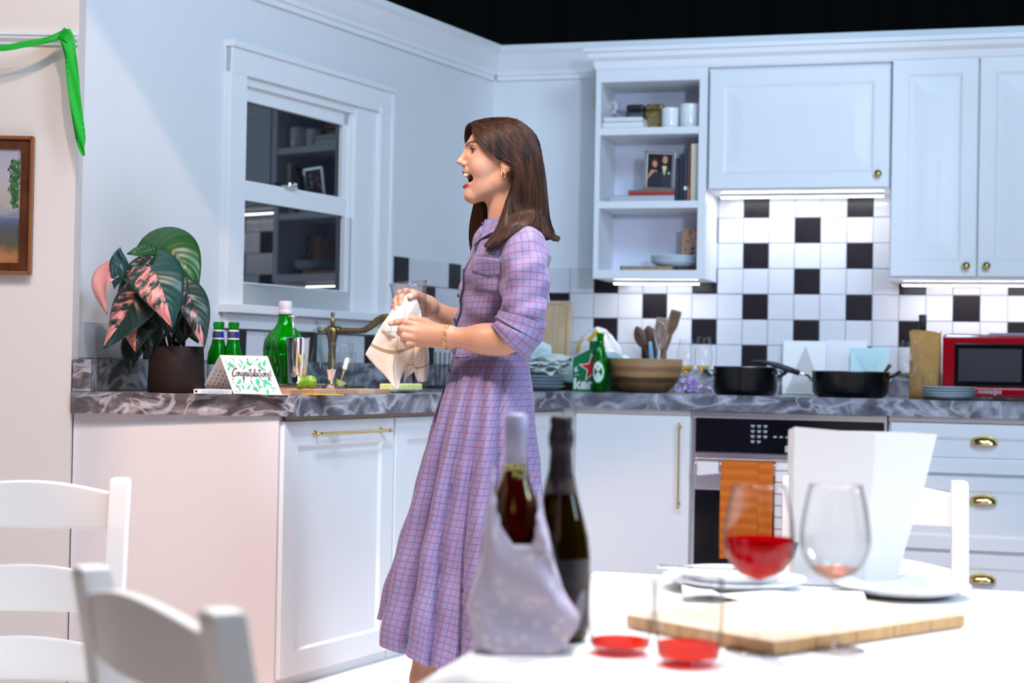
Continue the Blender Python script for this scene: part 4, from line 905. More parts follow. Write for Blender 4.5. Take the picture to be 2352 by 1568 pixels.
def card_stroke(pts, w, name='lettering', mat=None, smooth=True):
    if smooth and len(pts) > 2:
        q = []
        for i in range(len(pts)-1):
            p0, p1, p2, p3 = pts[max(i-1, 0)], pts[i], pts[i+1], pts[min(i+2, len(pts)-1)]
            for k in range(5):
                t = k/5; q.append(tuple(.5*((2*p1[c])+(-p0[c]+p2[c])*t+(2*p0[c]-5*p1[c]+4*p2[c]-p3[c])*t*t+(-p0[c]+3*p1[c]-3*p2[c]+p3[c])*t**3) for c in (0, 1)))
        pts = q+[pts[-1]]
    L = []; R_ = []
    for i, p in enumerate(pts):
        a, c = pts[max(i-1, 0)], pts[min(i+1, len(pts)-1)]; dx, dy = c[0]-a[0], c[1]-a[1]; n = math.hypot(dx, dy) or 1
        ww = w*(.55+.45*abs(dy)/n); L.append((p[0]-dy/n*ww, p[1]+dx/n*ww)); R_.append((p[0]+dy/n*ww, p[1]-dx/n*ww))
    return [card_pt(*p, .0011) for p in L], [card_pt(*p, .0011) for p in R_]
for l in ((540,850,60,-50,9),(560,905,70,-25,10),(600,870,170,-40,26),(640,945,110,225,22),(830,810,75,-65,9),(860,890,55,35,12),(800,900,60,-40,10),(850,940,50,235,11),(905,985,80,60,20),(870,985,40,0,9),(985,785,75,-70,14),(1040,920,115,140,28),(1035,915,75,35,16),(1120,830,35,-40,10),(1115,910,35,-30,8),(1205,940,110,60,28),(1305,935,130,68,34),(1215,940,160,-28,20),
          (775,1190,60,0,18),(725,1245,110,12,20),(700,1290,85,-20,14),(770,1320,90,-75,16),(830,1270,100,-68,20),(915,1340,70,10,14),(960,1340,100,62,20),(1015,1185,110,-62,16),(1060,1300,150,-42,30),(1180,1280,140,105,46),(1170,1290,90,-68,12),(1180,1300,75,0,14),(1240,1190,60,-10,10),(1290,1180,210,-32,24),(1320,1190,150,-105,34),(1345,1350,95,-85,36),(1415,1310,70,-20,12),(1480,1320,55,-5,10),(1480,1330,95,-105,12),(650,1215,30,-90,14)): card_leaf(*l)
LET = {'C': ((112,[(.95,.12),(.80,.0),(.45,.18),(.15,.55),(.05,.95),(.25,1.12),(.6,1.0)]),), 'o': ((34,[(.55,.5),(.2,.6),(.1,.85),(.4,1),(.8,.8),(.75,.55),(.5,.5),(.8,.58),(1.1,.5)]),),
       'n': ((40,[(.05,.45),(.12,.98),(.2,.65),(.5,.48),(.65,.6),(.68,1.0),(.95,.9)]),), 'g': ((44,[(.75,.5),(.3,.5),(.1,.8),(.4,.95),(.75,.6),(.8,1.1),(.75,1.55),(.45,1.5),(.5,1.2),(1.05,.9)]),), 'r': ((34,[(.1,.9),(.3,.45),(.35,.55),(.75,.5),(.65,.95),(1.,.95)]),),
       'a': ((40,[(.75,.52),(.3,.5),(.08,.82),(.35,1),(.72,.6),(.75,.95),(1.05,.9)]),), 't': ((34,[(.45,-.05),(.5,.5),(.55,1.25),(.75,1.35)]), (34,[(-.25,.2),(.3,.08),(.9,.12),(1.2,.0)])), 'u': ((38,[(.05,.5),(.1,.95),(.45,.95),(.75,.5),(.78,.95),(1.05,.9)]),),
       'l': ((26,[(.3,.9),(.55,.3),(.4,-.1),(.2,.4),(.35,1.0),(.9,.9)]),), 'i': ((22,[(.2,.5),(.3,.95),(.9,.9)]),), 's': ((34,[(.05,.9),(.5,.45),(.55,.6),(.75,.9),(.4,1.1),(.3,1.45),(.65,1.45),(.8,1.1)]),), '!': ((24,[(.3,.0),(.7,1.0)]), (24,[(.8,1.12),(.82,1.2)]))}
xc = 655; lm_ = MB()
for ch, adv in zip('Congratulations!', (112,56,58,66,48,58,44,54,38,54,44,30,54,56,50,30)):
    for w_, pts in LET[ch]:
        sc = adv if ch != 'C' else 110
        L, R_ = card_stroke([(xc+p[0]*sc, 985+(p[1])*125+(0 if ch == 'C' else 6)+18*(xc-650)/800*.4) for p in pts], 12 if ch == 'C' else 8)
        k = len(L); lm_.add(L+R_, [(i, i+1, k+i+1, k+i) for i in range(k-1)])
    xc += adv*.98-(34 if ch == 'C' else 0)
lm_.build('lettering', inkm, gc)
dots = MB()
for x, y, r in ((1193,815,14),(665,805,9),(690,800,7),(710,820,9),(890,940,8),(875,1218,10),(655,1170,10),(670,1182,9),(1440,1185,10),(1450,1240,7),(1490,1225,7),(1060,1355,10),(1010,1385,7),(690,1400,10),(735,1405,9),(1000,1400,6)): dots.add([card_pt(x+r*math.cos(k*PI/4), y+r*math.sin(k*PI/4), .001) for k in range(8)], [list(range(8))])
for pts in (((640,945),(700,930),(760,985)),((705,820),(735,900),(757,980)),((850,945),(880,880),(830,810)),((1040,930),(1000,840),(985,790)),((1195,815),(1180,880),(1215,945),(1290,950)),((875,1218),(800,1290),(770,1330),(700,1290)),((875,1220),(880,1300)),((1010,1180),(1060,1290),(1150,1390)),((1180,1180),(1175,1290),(1220,1380),(1300,1410)),((1240,1185),(1310,1185)),((1490,1330),(1545,1390)),((650,1230),(770,1310))):
    L, R_ = card_stroke(list(pts), 2.2); k = len(L); dots.add(L+R_, [(i, i+1, k+i+1, k+i) for i in range(k-1)])
o = dots.build('printed_stem', inkm, gc); o['kind'] = 'stuff'
NB = (A3-A_).cross(B_-A_).normalized(); NB = -NB if NB.y > 0 else NB; wm = MB()
for r in range(4):
    for q in range(5):
        u = .08+.10*r; v = .38+.1*q+.02*r; a = A_*(1-v)+A3*v; d = (B_-A_)*u; p = a+d+NB*.0022; e = (A3-A_).normalized()*.008
        wm.add([p, p+e, p+e+(B_-A_)*.03, p+(B_-A_)*.03], [(0, 1, 2, 3)])
wo = wm.build('handwriting', pmat('ink_grey', (.25, .24, .26), .6), gc); wo['kind'] = 'stuff'
en = thing('card_envelope', 'white printed card lying flat under the greeting card', 'card', onG(-.895, 5.0, CT+.001, .12)); m = MB(); m.box((-.063, -.055, 0), (.05, .05, .013), bev=.001); m.build('sheet', paperw, en)
m = MB(); m.box((-.04, -.0556, .002), (.045, -.0552, .0115)); m.build('blue_print', pmat('print_sky', (.55, .68, .80), .5), en)
m = MB(); m.box((-.059, -.0556, .004), (-.052, -.0552, .010)); m.build('black_mark', inkm, en)
m = MB(); m.tube([(-.022+.022*math.cos(2*PI*k/20)+.025, -.0558, .0067+.0032*math.sin(2*PI*k/20)) for k in range(20)], .0004, 4, closed=True); m.build('oval_mark', pmat('print_blue', (.2, .3, .5), .5), en)
rbox('paper_sheet', 'thin white sheet of paper under the greeting card', 'paper', onG(-.735, 4.99, CT+.0008, -.25), .12, .06, .0011, paperw, 0)
rbox('yellow_envelope', 'yellow envelope by the edge under the cutting board', 'envelope', onG(-.60, 5.09, CT+.001, .45) @ RX(-.0), .16, .05, .0022, pmat('yellow_paper', (.72, .42, .02), .6), 0)
# big green gin bottle
gb = bottle('gin_bottle', onW(-1.277, .375, CT+.001), 'large round-shouldered green glass bottle with clear cap and red seal', [(.050, 0), (.058, .006), (.060, .03), (.068, .10), (.0705, .14), (.066, .17), (.052, .195), (.034, .212), (.025, .228), (.022, .25), (.021, .258)], green_gl)
m = MB(); m.lathe([(.054, .004), (.057, .03), (.065, .10), (.0675, .14)], 32); m.build('gin', pmat('gin_green', (.0, .22, .012), .15, col2=(.0, .32, .03), scale=6), gb)
m = MB(); m.lathe([(.0675, .141), (.063, .17), (.049, .195), (.031, .212), (.022, .23), (.019, .255)], 32); m.build('back_glass', pmat('gin_pale', (.0, .40, .035), .2, col2=(.015, .52, .07), scale=9), gb)
m = MB(); m.lathe([(.0225, .256), (.0235, .258), (.0235, .268), (.022, .27), (.0225, .275), (.0225, .296), (.020, .30)], 24); m.build('cap', pmat('cap_clear', (.62, .60, .68), .15), gb)
decal(gb, 'seal', ell(.045, .166, .013, .02, 20), .0655, pmat('wax_red', (.28, .005, .02), .35)); decal(gb, 'label', [(.02, .02), (.034, .02), (.034, .12), (.02, .12)], .0708, whitep)
# small clear bottles
def clear_bottle(M, lab, h, r, grp='clear tonic bottles'):
    t = thing('tonic_bottle', lab, 'bottle', M, grp); k = h/.21
    pr = [(r*.9, 0), (r, .004), (r, .085*k), (r*.8, .115*k), (r*.48, .155*k), (r*.42, .19*k), (r*.40, .195*k), (r*.46, .197*k), (r*.46, .208*k), (r*.38, .21*k)]
    m = MB(); m.lathe(pr, 28, cap=False); m.lathe([(0, .004), (r*.9, .004)], 28, cap=False); m.build('glass', glass('bottle_aqua', (.86, .95, .93), (.30, .48, .47), .5), t)
    m = MB(); m.lathe([(0, .006), (r*.9, .006), (r*.92, .06*k), (0, .06*k)], 24, cap=False); m.build('water', glass('water', (.90, .96, .96), (.6, .75, .78), .3), t); return t
clear_bottle(onW(-1.425, .44, CT+.001), 'small clear bottle half hidden behind the greeting card', .185, .028)
clear_bottle(onW(-1.255, .49, CT+.001), 'clear half-filled bottle beside the steel shaker', .212, .029)
# steel shaker with spoon on a tray
st = rbox('steel_tray', 'oval steel tray under the cocktail shaker', 'tray', onW(-1.36, .495, CT+.028), .16, .10, .004, steel_m, .0015)
m = MB(); m.box((-.072, -.038, 0), (.072, .038, .026), bev=.002); m.build('wooden_stand', wood('stand_oak', (.50, .34, .22), (.40, .26, .16), 6, (6, 1, 1)), None, onW(-1.36, .495, CT+.001), label='low wooden stand beneath the steel tray', cat='stand')
sk = thing('cocktail_shaker', 'tall polished steel cocktail shaker tin', 'shaker', onW(-1.372, .495, CT+.033))
m = MB(); m.lathe([(.0285, 0), (.030, .003), (.0385, .144), (.0395, .146), (.0385, .147), (.0375, .143), (.029, .006), (0, .005)], 40); m.build('tin', steel_m, sk)
bs_ = thing('bar_spoon', 'twisted steel bar spoon with disc end standing in the shaker', 'spoon', onW(-1.384, .49, CT+.033)); m = MB()
m.tube([(.012, 0, .008), (-.006, 0, .150), (-.014, 0, .212)], .0028, 8); m.lathe([(.003, -.001), (.0135, .0), (.0135, .003), (.004, .005), (0, .008)], 20, (-.0142, 0, .212)); m.build('spoon', steel_m, bs_)
m = MB(); m.tube([(-.006-.008*t/40+.0022*math.cos(t*.9), .0022*math.sin(t*.9), .150+.058*t/40) for t in range(41)], .0016, 6); m.build('twist', steel_m, bs_)
# wooden cutting board with limes, jigger, mixing glass, knife
cbd = thing('cutting_board', 'wooden cutting board at the worktop edge with cut limes', 'board', onW(-1.345, .595, CT+.001))
bw_ = wood('board_maple', (.55, .39, .27), (.47, .31, .20), 5, (1, 9, 9))
for i, (a, b_) in enumerate(((-.285, -.16), (-.1595, -.04), (-.0395, .085), (.0855, .19), (.1905, .288))): m = MB(); m.box((a, -.058, 0), (b_, .058, .0155), bev=.0012); m.build('plank', bw_ if i % 2 else wood('board_maple_2', (.46, .28, .16), (.38, .22, .12), 5, (1, 9, 9)), cbd)
BT = CT+.0175
def lime_mat():
    m, nd, ln, b = new_mat('lime_skin'); b.inputs['Roughness'].default_value = .3
    tc = nd.new('ShaderNodeTexCoord'); n = N(nd, 'ShaderNodeTexNoise', Scale=22, Detail=3); ln.new(tc.outputs['Object'], n.inputs['Vector'])
    r = nd.new('ShaderNodeValToRGB'); r.color_ramp.elements[0].color = (.10, .26, .008, 1); r.color_ramp.elements[1].color = (.30, .46, .03, 1); r.color_ramp.elements[0].position = .3; r.color_ramp.elements[1].position = .7
    ln.new(n.outputs[0], r.inputs[0]); ln.new(r.outputs[0], b.inputs['Base Color']); n2 = N(nd, 'ShaderNodeTexNoise', Scale=180); ln.new(tc.outputs['Object'], n2.inputs['Vector'])
    bp = N(nd, 'ShaderNodeBump', Strength=.25, Distance=.002); ln.new(n2.outputs[0], bp.inputs['Height']); ln.new(bp.outputs[0], b.inputs['Normal']); return m
lime_m = lime_mat(); flesh = pmat('lime_flesh', (.62, .74, .36), .35, col2=(.52, .66, .26), scale=40)
def lime_half(M, lab):
    t = thing('lime_half', lab, 'lime', M, 'cut limes'); pr = [(.0215*math.cos(a), .0215*1.1*math.sin(a)) for a in [PI/2*k/10 for k in range(10)]]+[(.004, .0242), (.0025, .0265), (0, .027)]
    m = MB(); m.lathe(pr, 32, cap=False); m.build('rind', lime_m, t); m = MB(); m.lathe([(0, .0), (.0212, .0)], 32, cap=False); m.build('flesh', flesh, t)
    m = MB()
    for k in range(9): a = 2*PI*k/9; m.tube([(0, 0, -.0006), (.019*math.cos(a), .019*math.sin(a), -.0006)], .0005, 4)
    m.build('membrane', pmat('membrane', (.75, .82, .6), .5), t)
lime_half(onW(-1.505, .595, BT+.0208) @ RZ(.5) @ RX(1.9), 'lime half lying on its side nearer the card on the cutting board')
lime_half(onW(-1.455, .600, BT+.0215) @ RZ(-.2) @ RX(1.45), 'lime half showing its striped rind beside the jigger')
wdg = thing('lime_wedge', 'thin wedge of lime leaning behind the jigger', 'lime', onW(-1.275, .59, BT+.012) @ RY(.2) @ RX(.5)); m = MB(); P = []
for i in range(13): a = PI*i/12; P.append([(-.025*math.cos(a), -.004, -.0+.004-.018*math.sin(a)+.012), (-.027*math.cos(a), .0, .0-.0205*math.sin(a)+.014), (-.025*math.cos(a), .004, .004-.018*math.sin(a)+.012)])
m.grid(P); m.build('rind', lime_m, wdg); m = MB(); m.add([r[0] for r in P]+[r[2] for r in P], [list(range(13)), list(range(13, 26))]); m.build('flesh', flesh, wdg)
jg = thing('jigger', 'small polished steel double jigger on the cutting board', 'jigger', onW(-1.36, .615, BT)); m = MB(); m.lathe([(.0145, 0), (.0075, .024), (.0065, .026), (.0085, .029), (.0168, .062), (.0178, .0625), (.016, .061), (.008, .031), (0, .03)], 32); m.build('cup', steel_m, jg)
tumbler(onW(-1.24, .575, BT), 'clear straight mixing glass on the cutting board', .0385, .150, glass('lime_water', (.80, .90, .66), (.45, .62, .35), .3), .13, None, .8)
bb = thing('muddler', 'white capped wooden muddler leaning in the mixing glass', 'bar tool', onW(-1.235, .575, BT+.01)); m = MB(); m.tube([(-.012, 0, .002), (.008, 0, .040), (.0125, 0, .05)], [.003, .0035, .004], 10); m.build('rod', wood('rod', (.42, .26, .14), (.3, .18, .09)), bb)
m = MB(); m.tube([(.0125, 0, .05), (.0145, 0, .054), (.030, 0, .086), (.031, 0, .09)], [.006, .0085, .0075, .004], 14); m.build('cap', pmat('cap_white', (.8, .86, .84), .4), bb)
tumbler(onW(-.98, .42, CT+.001), 'tall clear glass between the mixing glass and the towel', .036, .135, None, .2, None, .92)
kn = thing('knife', 'black knife lying at the back of the cutting board', 'knife', onW(-1.12, .555, BT) @ RZ(.05)); m = MB(); m.box((-.06, -.008, 0), (.05, .008, .009), bev=.003); m.build('handle', black_m, kn); m = MB(); m.add([(-.06, -.01, .003), (-.06, .01, .003), (-.18, .008, .003), (-.19, -.009, .003), (-.06, 0, .0045), (-.18, 0, .0045)], [(0, 1, 4), (0, 4, 5, 3), (1, 2, 5, 4), (2, 3, 5)]); m.build('blade', steel_m, kn)
# soap dish and sponge, drying glasses, rack
sn = rbox('sponge', 'pale yellow green sponge on a small stone dish', 'sponge', onW(-.862, .575, CT+.0105), .205, .05, .022, pmat('sponge', (.74, .84, .42), .9, col2=(.62, .76, .26), scale=30, bump=.8, bscale=120), .004)
m = MB(); m.lathe([(.03, 0), (.05, .003), (.058, .009), (.05, .009), (0, .006)], 32, sx=2.0, sy=.55); m.build('soap_dish', stone, None, onW(-.862, .575, CT+.001), label='small grey stone dish under the sponge', cat='dish')
tumbler(onW(-.54, .45, CT+.001), 'clear tumbler standing behind the hanging towel', .042, .12, None, .2, 'drying tumblers', .9)
tumbler(onW(-.42, .50, CT+.001), 'clear tumbler half hidden behind the dress', .042, .125, None, .2, 'drying tumblers', .9)
dr_ = thing('dish_rack', 'black wire dish rack behind the woman', 'rack', onW(.05, .30, CT+.001))
m = MB(); 
for z in (.01, .19): m.tube([(-.17, -.12, z), (.17, -.12, z), (.17, .12, z), (-.17, .12, z)], .006, 8, closed=True)
for x in (-.17, .17):
    for y in (-.12, .12): m.tube([(x, y, .0), (x, y, .19)], .005, 8)
m.build('frame', black_m, dr_)
for k in range(9): m = MB(); x = -.15+.0375*k; m.tube([(x, -.12, .01), (x, 0, .006), (x, .12, .01), (x, .12, .15)], .0025, 6); m.build('wire', black_m, dr_)
# brass tap
tp_ = thing('tap', 'antique brass swan neck kitchen tap with finial', 'tap', onW(-.60, .11, CT+.001))
m = MB(); m.lathe([(.027, 0), (.027, .006), (.018, .014), (.0145, .03), (.0135, .15), (.0165, .185), (.021, .20), (.024, .212), (.024, .226), (.018, .236), (.010, .240)], 28); m.build('body', brass_o, tp_)
m = MB(); m.lathe([(.006, .238), (.010, .248), (.0105, .258), (.006, .268), (.005, .272), (.0085, .279), (.007, .286), (0, .289)], 20); m.build('finial', brass_o, tp_)
d_ = MW.to_3x3().inverted() @ Vector((.97, -.24, 0)); d_.normalize()
m = MB(); pts = []
for s_, z in ((.0, .222), (.05, .220), (.11, .220), (.135, .223), (.16, .238), (.185, .258), (.205, .270), (.225, .273), (.243, .266), (.254, .25), (.259, .228), (.260, .212)): pts.append(d_*s_*.95+Vector((0, 0, z)))
m.tube(pts, [.013, .0115, .0105, .0115, .0125, .0135, .0135, .013, .012, .0115, .011, .011], 16); m.tube([pts[-1]+Vector((0, 0, .004)), pts[-1]+Vector((0, 0, -.012))], [.0135, .0130], 16); m.tube([d_*.022+Vector((0, 0, .222)), d_*.03+Vector((0, 0, .222))], .0165, 16); m.build('spout', brass_o, tp_)
m = MB(); m.tube([-d_*.02+Vector((0, 0, .222)), -d_*.045+Vector((0, 0, .222)), -d_*.047+Vector((0, 0, .222)), -d_*.058+Vector((0, 0, .222))], [.007, .007, .010, .008], 12); m.build('side_knob', brass_o, tp_)

# ================================================================== side wall: rail, streamer, painting
m = MB(); prof = [(0, 0), (-.008, 0), (-.010, .010), (-.02, .016), (-.022, .024), (-.026, .026), (-.026, .034), (0, .034)]
P = [[(x, 4.95+p[0], 1.938+p[1]) for p in prof] for x in (-3.2, -1.322)]; m.grid(P, False); m.add(P[1], [list(range(8))]); m.build('trim_3', trimm, None, None, kind='structure')
grn = pmat('crepe_green', (.0, .42, .02), .7, bump=.4, bscale=120); grn.node_tree.nodes['Principled BSDF'].inputs['Subsurface Weight'].default_value = 0
sr = thing('streamer', 'bright green crepe paper streamer draped from the wall rail corner', 'streamer', Matrix.Identity(4))
def ribbon(name, pts, ws, nrm, twist=None, th=.0006):
    P = []; UV = []; K = 30; n = len(pts)
    for i in range(K+1):
        t = i/K*(n-1); k = min(int(t), n-2); f = t-k
        p0, p1, p2, p3 = [Vector(pts[max(0, min(n-1, k+d))]) for d in (-1, 0, 1, 2)]
        q = .5*((2*p1)+(p2-p0)*f+(2*p0-5*p1+4*p2-p3)*f*f+(-p0+3*p1-3*p2+p3)*f**3); w = ws[k]*(1-f)+ws[k+1]*f
        d = (p2-p1).normalized(); sd = d.cross(Vector(nrm)).normalized(); up = sd.cross(d)
        if twist: a = twist(i/K); sd = sd*math.cos(a)+up*math.sin(a)
        P.append([q+sd*w*(j/4-.5)+up*.004*math.sin(j*1.6+i*.5) for j in range(5)]); UV.append([(j/4, i/K) for j in range(5)])
    return link(name, uv_grid(P, UV, name, grn, th), sr)
ribbon('swag', [(-1.95, 4.86, 1.93), (-1.75, 4.86, 1.905), (-1.542, 4.87, 1.912), (-1.465, 4.88, 1.924), (-1.40, 4.89, 1.943), (-1.352, 4.905, 1.965), (-1.338, 4.91, 1.962)], [.03, .03, .020, .022, .020, .028, .034], (0, -1, .3))
ribbon('tail', [(-1.356, 4.912, 1.975), (-1.345, 4.90, 1.955), (-1.331, 4.895, 1.90), (-1.322, 4.895, 1.83), (-1.309, 4.895, 1.74), (-1.296, 4.895, 1.66), (-1.292, 4.895, 1.625), (-1.284, 4.895, 1.60)], [.02, .044, .034, .036, .034, .030, .020, .008], (.15, -1, 0), lambda t: .25*math.sin(t*5))
m = MB(); m.add([(-1.375, 4.90, 1.955), (-1.35, 4.895, 1.982), (-1.335, 4.888, 1.968), (-1.338, 4.888, 1.935), (-1.352, 4.885, 1.945)], [(0, 1, 2), (0, 2, 4), (2, 3, 4)]); m.build('knot', grn, sr)
pt = thing('painting', 'landscape painting in a brown wooden frame on the side wall', 'painting', T_((-1.72, 4.948, 1.247)))
pw2, ph = .275, .41; fm = wood('frame_walnut', (.13, .045, .018), (.07, .022, .009), 8, (3, 3, 1), .35)
for nm, poly in (('frame_side', [(-pw2, 0), (-pw2+.036, .032), (-pw2+.036, ph-.036), (-pw2, ph)]), ('frame_side', [(pw2, 0), (pw2, ph), (pw2-.036, ph-.036), (pw2-.036, .032)]), ('frame_rail', [(-pw2, 0), (pw2, 0), (pw2-.036, .032), (-pw2+.036, .032)]), ('frame_rail', [(-pw2, ph), (-pw2+.036, ph-.036), (pw2-.036, ph-.036), (pw2, ph)])):
    m = MB(); c = Vector((sum(p[0] for p in poly)/4, sum(p[1] for p in poly)/4)); m.prism(poly, -.018, 0)
    o_ = [poly[0], poly[1]] if 'side' in nm else None
    m.build(nm, fm, pt)
fm2 = pmat('frame_light', (.26, .10, .04), .3)
for lo, hi in (((-pw2-.003, -.026, -.003), (-pw2+.008, -.016, ph+.003)), ((pw2-.008, -.026, -.003), (pw2+.003, -.016, ph+.003)), ((-pw2, -.026, -.003), (pw2, -.016, .008)), ((-pw2, -.026, ph-.008), (pw2, -.016, ph+.003))): m = MB(); m.box(lo, hi, bev=.003); m.build('frame_lip', fm2, pt)
art, nd, ln, b = new_mat('painted_canvas'); b.inputs['Roughness'].default_value = .55
tc = nd.new('ShaderNodeTexCoord'); sp = nd.new('ShaderNodeSeparateXYZ'); ln.new(tc.outputs['Object'], sp.inputs[0])
n = N(nd, 'ShaderNodeTexNoise', Scale=14, Detail=5, Distortion=1.5); ln.new(tc.outputs['Object'], n.inputs['Vector'])
a = N(nd, 'ShaderNodeMath', operation='MULTIPLY_ADD'); a.inputs[1].default_value = .10; ln.new(n.outputs[0], a.inputs[0]); ln.new(sp.outputs['Z'], a.inputs[2])
d = N(nd, 'ShaderNodeMath', operation='DIVIDE'); d.inputs[1].default_value = .46; ln.new(a.outputs[0], d.inputs[0]); r = nd.new('ShaderNodeValToRGB'); e = r.color_ramp.elements
e[0].position = .1; e[0].color = (.50, .24, .10, 1); e[1].position = 1; e[1].color = (.33, .30, .40, 1)
for ps, c in ((.22, (.42, .17, .06)), (.28, (.10, .09, .05)), (.38, (.08, .09, .10)), (.44, (.10, .13, .24)), (.5, (.30, .30, .36)), (.6, (.44, .38, .32)), (.75, (.45, .43, .48)), (.88, (.40, .38, .46))): k = e.new(ps); k.color = c4(c)
ln.new(d.outputs[0], r.inputs[0]); ln.new(r.outputs[0], b.inputs['Base Color'])
m = MB(); m.box((-pw2+.03, -.012, .028), (pw2-.03, -.008, ph-.03)); m.build('canvas', art, pt)
for k in range(190):
    z = rnd.uniform(.20, .34); x = .222+rnd.gauss(0, .009)*(1 if z > .25 else .6); 
    if x > .236: x = .23
    flat(pt, 'brush_stroke', ell(x, z, .0022*rnd.uniform(.6, 1.6), .0055, 7, rnd.uniform(-.4, .4)), -.0128-.0001*k/10, pmat('paint_green_%d' % (k % 3), ((.02, .12, .03), (.05, .20, .05), (.03, .08, .03))[k % 3], .6))

# ================================================================== dining table and chairs
DF = -.157; TZ = .593
a_t = -.235                                            # table turned with the back wall
TM = T_((-.088, 2.204, 0)) @ RZ(a_t)                   # near left corner; x along the near edge, y away
TW_, TL_ = 1.75, 1.12
tb = thing('dining_table', 'dining table under a white cloth with wine glasses and bottles', 'table', TM @ T_((0, 0, DF)))
m = MB(); m.box((.02, .02, TZ-DF-.032), (TW_-.02, TL_-.02, TZ-DF-.006), bev=.004); m.build('tabletop', white_w, tb)
for x in (.07, TW_-.07):
    for y in (.07, TL_-.07): m = MB(); m.box((x-.035, y-.035, 0), (x+.035, y+.035, TZ-DF-.034), bev=.004); m.build('leg', white_w, tb)
clothm = pmat('table_linen', (.86, .845, .83), .75, bump=.15, bscale=300)
# cloth: flat top with rounded edge falling into soft folds
NX, NY = 60, 48; P = []; UV = []; drop = .215; R0 = .022
def cloth_pt(s_, t, L):
    """arc-length coordinate beyond the edge -> (out, down)"""
    if s_ <= 0: return 0, 0
    a = s_/R0
    if a < PI/2: return R0*math.sin(a), R0*(1-math.cos(a))
    return R0, R0+(s_-R0*PI/2)
ext = drop
for i in range(NX+1):
    x = -ext+(TW_+2*ext)*i/NX; row = []; ur = []
    for j in range(NY+1):
        y = -ext+(TL_+2*ext)*j/NY
        dx = max(0, -x, x-TW_); dy = max(0, -y, y-TL_); sx = -1 if x < 0 else 1; sy = -1 if y < 0 else 1
        ox, dnx = cloth_pt(dx, 0, 0); oy, dny = cloth_pt(dy, 0, 0); dn = max(dnx, dny) if not (dnx and dny) else math.hypot(dnx, dny)*.86
        w = min(1, dn/.2); bx = min(max(x, 0), TW_); by = min(max(y, 0), TL_)
        bx += sx*(ox+.018*w*math.sin(y*17+1)*(1 if dx else 0)+(.05*w if dx and dy else 0)); by += sy*(oy+.018*w*math.sin(x*15)*(1 if dy else 0)+(.05*w if dx and dy else 0))
        row.append((bx, by, TZ-DF-dn-.001)); ur.append((x, y))
    P.append(row); UV.append(ur)
link('tablecloth', uv_grid(P, UV, 'tablecloth', clothm, .002), None, TM @ T_((0, 0, DF+.0015)), 'white linen cloth covering the dining table', 'tablecloth')
def ladder_chair(M, lab):
    """painted ladder-back chair; origin on the floor under the seat centre, back at +y, faces -y"""
    t = thing('dining_chair', lab, 'chair', M, 'white ladder-back chairs')
    H = .90; w = .20
    for s_ in (-1, 1):
        m = MB(); P = []
        for z, y, r in ((0, .215, .017), (.2, .200, .018), (.44, .195, .020), (.60, .203, .020), (.80, .232, .020), (.885, .248, .020), (.897, .250, .019), (.90, .2505, .015)):
            P.append([(s_*w+a*r, y+b_*r*1.0, z) for a, b_ in ((-1, -1), (1, -1), (1, 1), (-1, 1))])
        vs = [p for r in P for p in r]; fs = [(0, 1, 2, 3)]+[(k*4+i, k*4+(i+1) % 4, k*4+4+(i+1) % 4, k*4+4+i) for k in range(7) for i in range(4)]+[(31, 30, 29, 28)]
        m.add(vs, fs); o = m.build('back_post', white_w, t)
        md = o.modifiers.new('bevel', 'BEVEL'); md.width = .006; md.segments = 3
        m = MB(); m.box((s_*w-.02, -.205, 0), (s_*w+.02, -.165, .43), bev=.005); m.build('leg', white_w, t)
    for z0_, z1_ in ((.79, .868), (.615, .69), (.44+.03, .54)):
        P = []; UV = []; K = 24
        for i in range(K+1):
            u = i/K*2-1; bow = .022*(1-u*u); up = (1-u*u)**1.2*.022
            yb = lambda z: .195+(.055*max(0, (z-.44)/.46))
            P.append([(u*(w-.012), yb(z)+bow-.009, z+(up if q else 0)*1.0-(0 if q else 0)) for q, z in ((0, z0_), (1, z1_))]+[(u*(w-.012), yb(z)+bow+.009, z+(up if q else 0)) for q, z in ((1, z1_), (0, z0_))]); UV.append([(0, 0)]*4)
        m = MB(); vs = [p for r in P for p in r]; fs = [(0, 3, 2, 1)]+[(i*4+k, i*4+(k+1) % 4, i*4+4+(k+1) % 4, i*4+4+k) for i in range(K) for k in range(4)]+[(K*4, K*4+1, K*4+2, K*4+3)]
        m.add(vs, fs); o = m.build('ladder_rail', white_w, t); md = o.modifiers.new('bevel', 'BEVEL'); md.width = .004; md.segments = 2; md.limit_method = 'ANGLE'
    m = MB(); m.box((-.215, -.225, .432), (.215, .19, .462), bev=.01); m.build('seat', white_w, t)
    for a, b_ in (((-.18, -.192, .38), (.18, -.178, .43)), ((-.206, -.17, .38), (-.194, .18, .43)), ((.194, -.17, .38), (.206, .18, .43)), ((-.18, .178, .38), (.18, .192, .43))): m = MB(); m.box(a, b_); m.build('apron', white_w, t)
    for s_ in (-1, 1): m = MB(); m.tube([(s_*w, -.18, .2), (s_*w, .19, .2)], .011, 10); m.build('stretcher', white_w, t)
    m = MB(); m.tube([(-w, 0, .2), (w, 0, .2)], .010, 10); m.build('stretcher', white_w, t); return t
def chair_at(pr, a, lab):
    """pr: world point of the back's top centre"""
    off = RZ(a) @ Vector((0, .25, 0)); return ladder_chair(T_((pr[0]-off.x, pr[1]-off.y, DF)) @ RZ(a), lab)
ch1 = chair_at((-1.035, 3.54), 0.03, 'white ladder-back chair standing against the plain cabinet end panel')
ch3 = chair_at((.885, 4.00), -.16, 'white ladder-back chair behind the white paper bag')
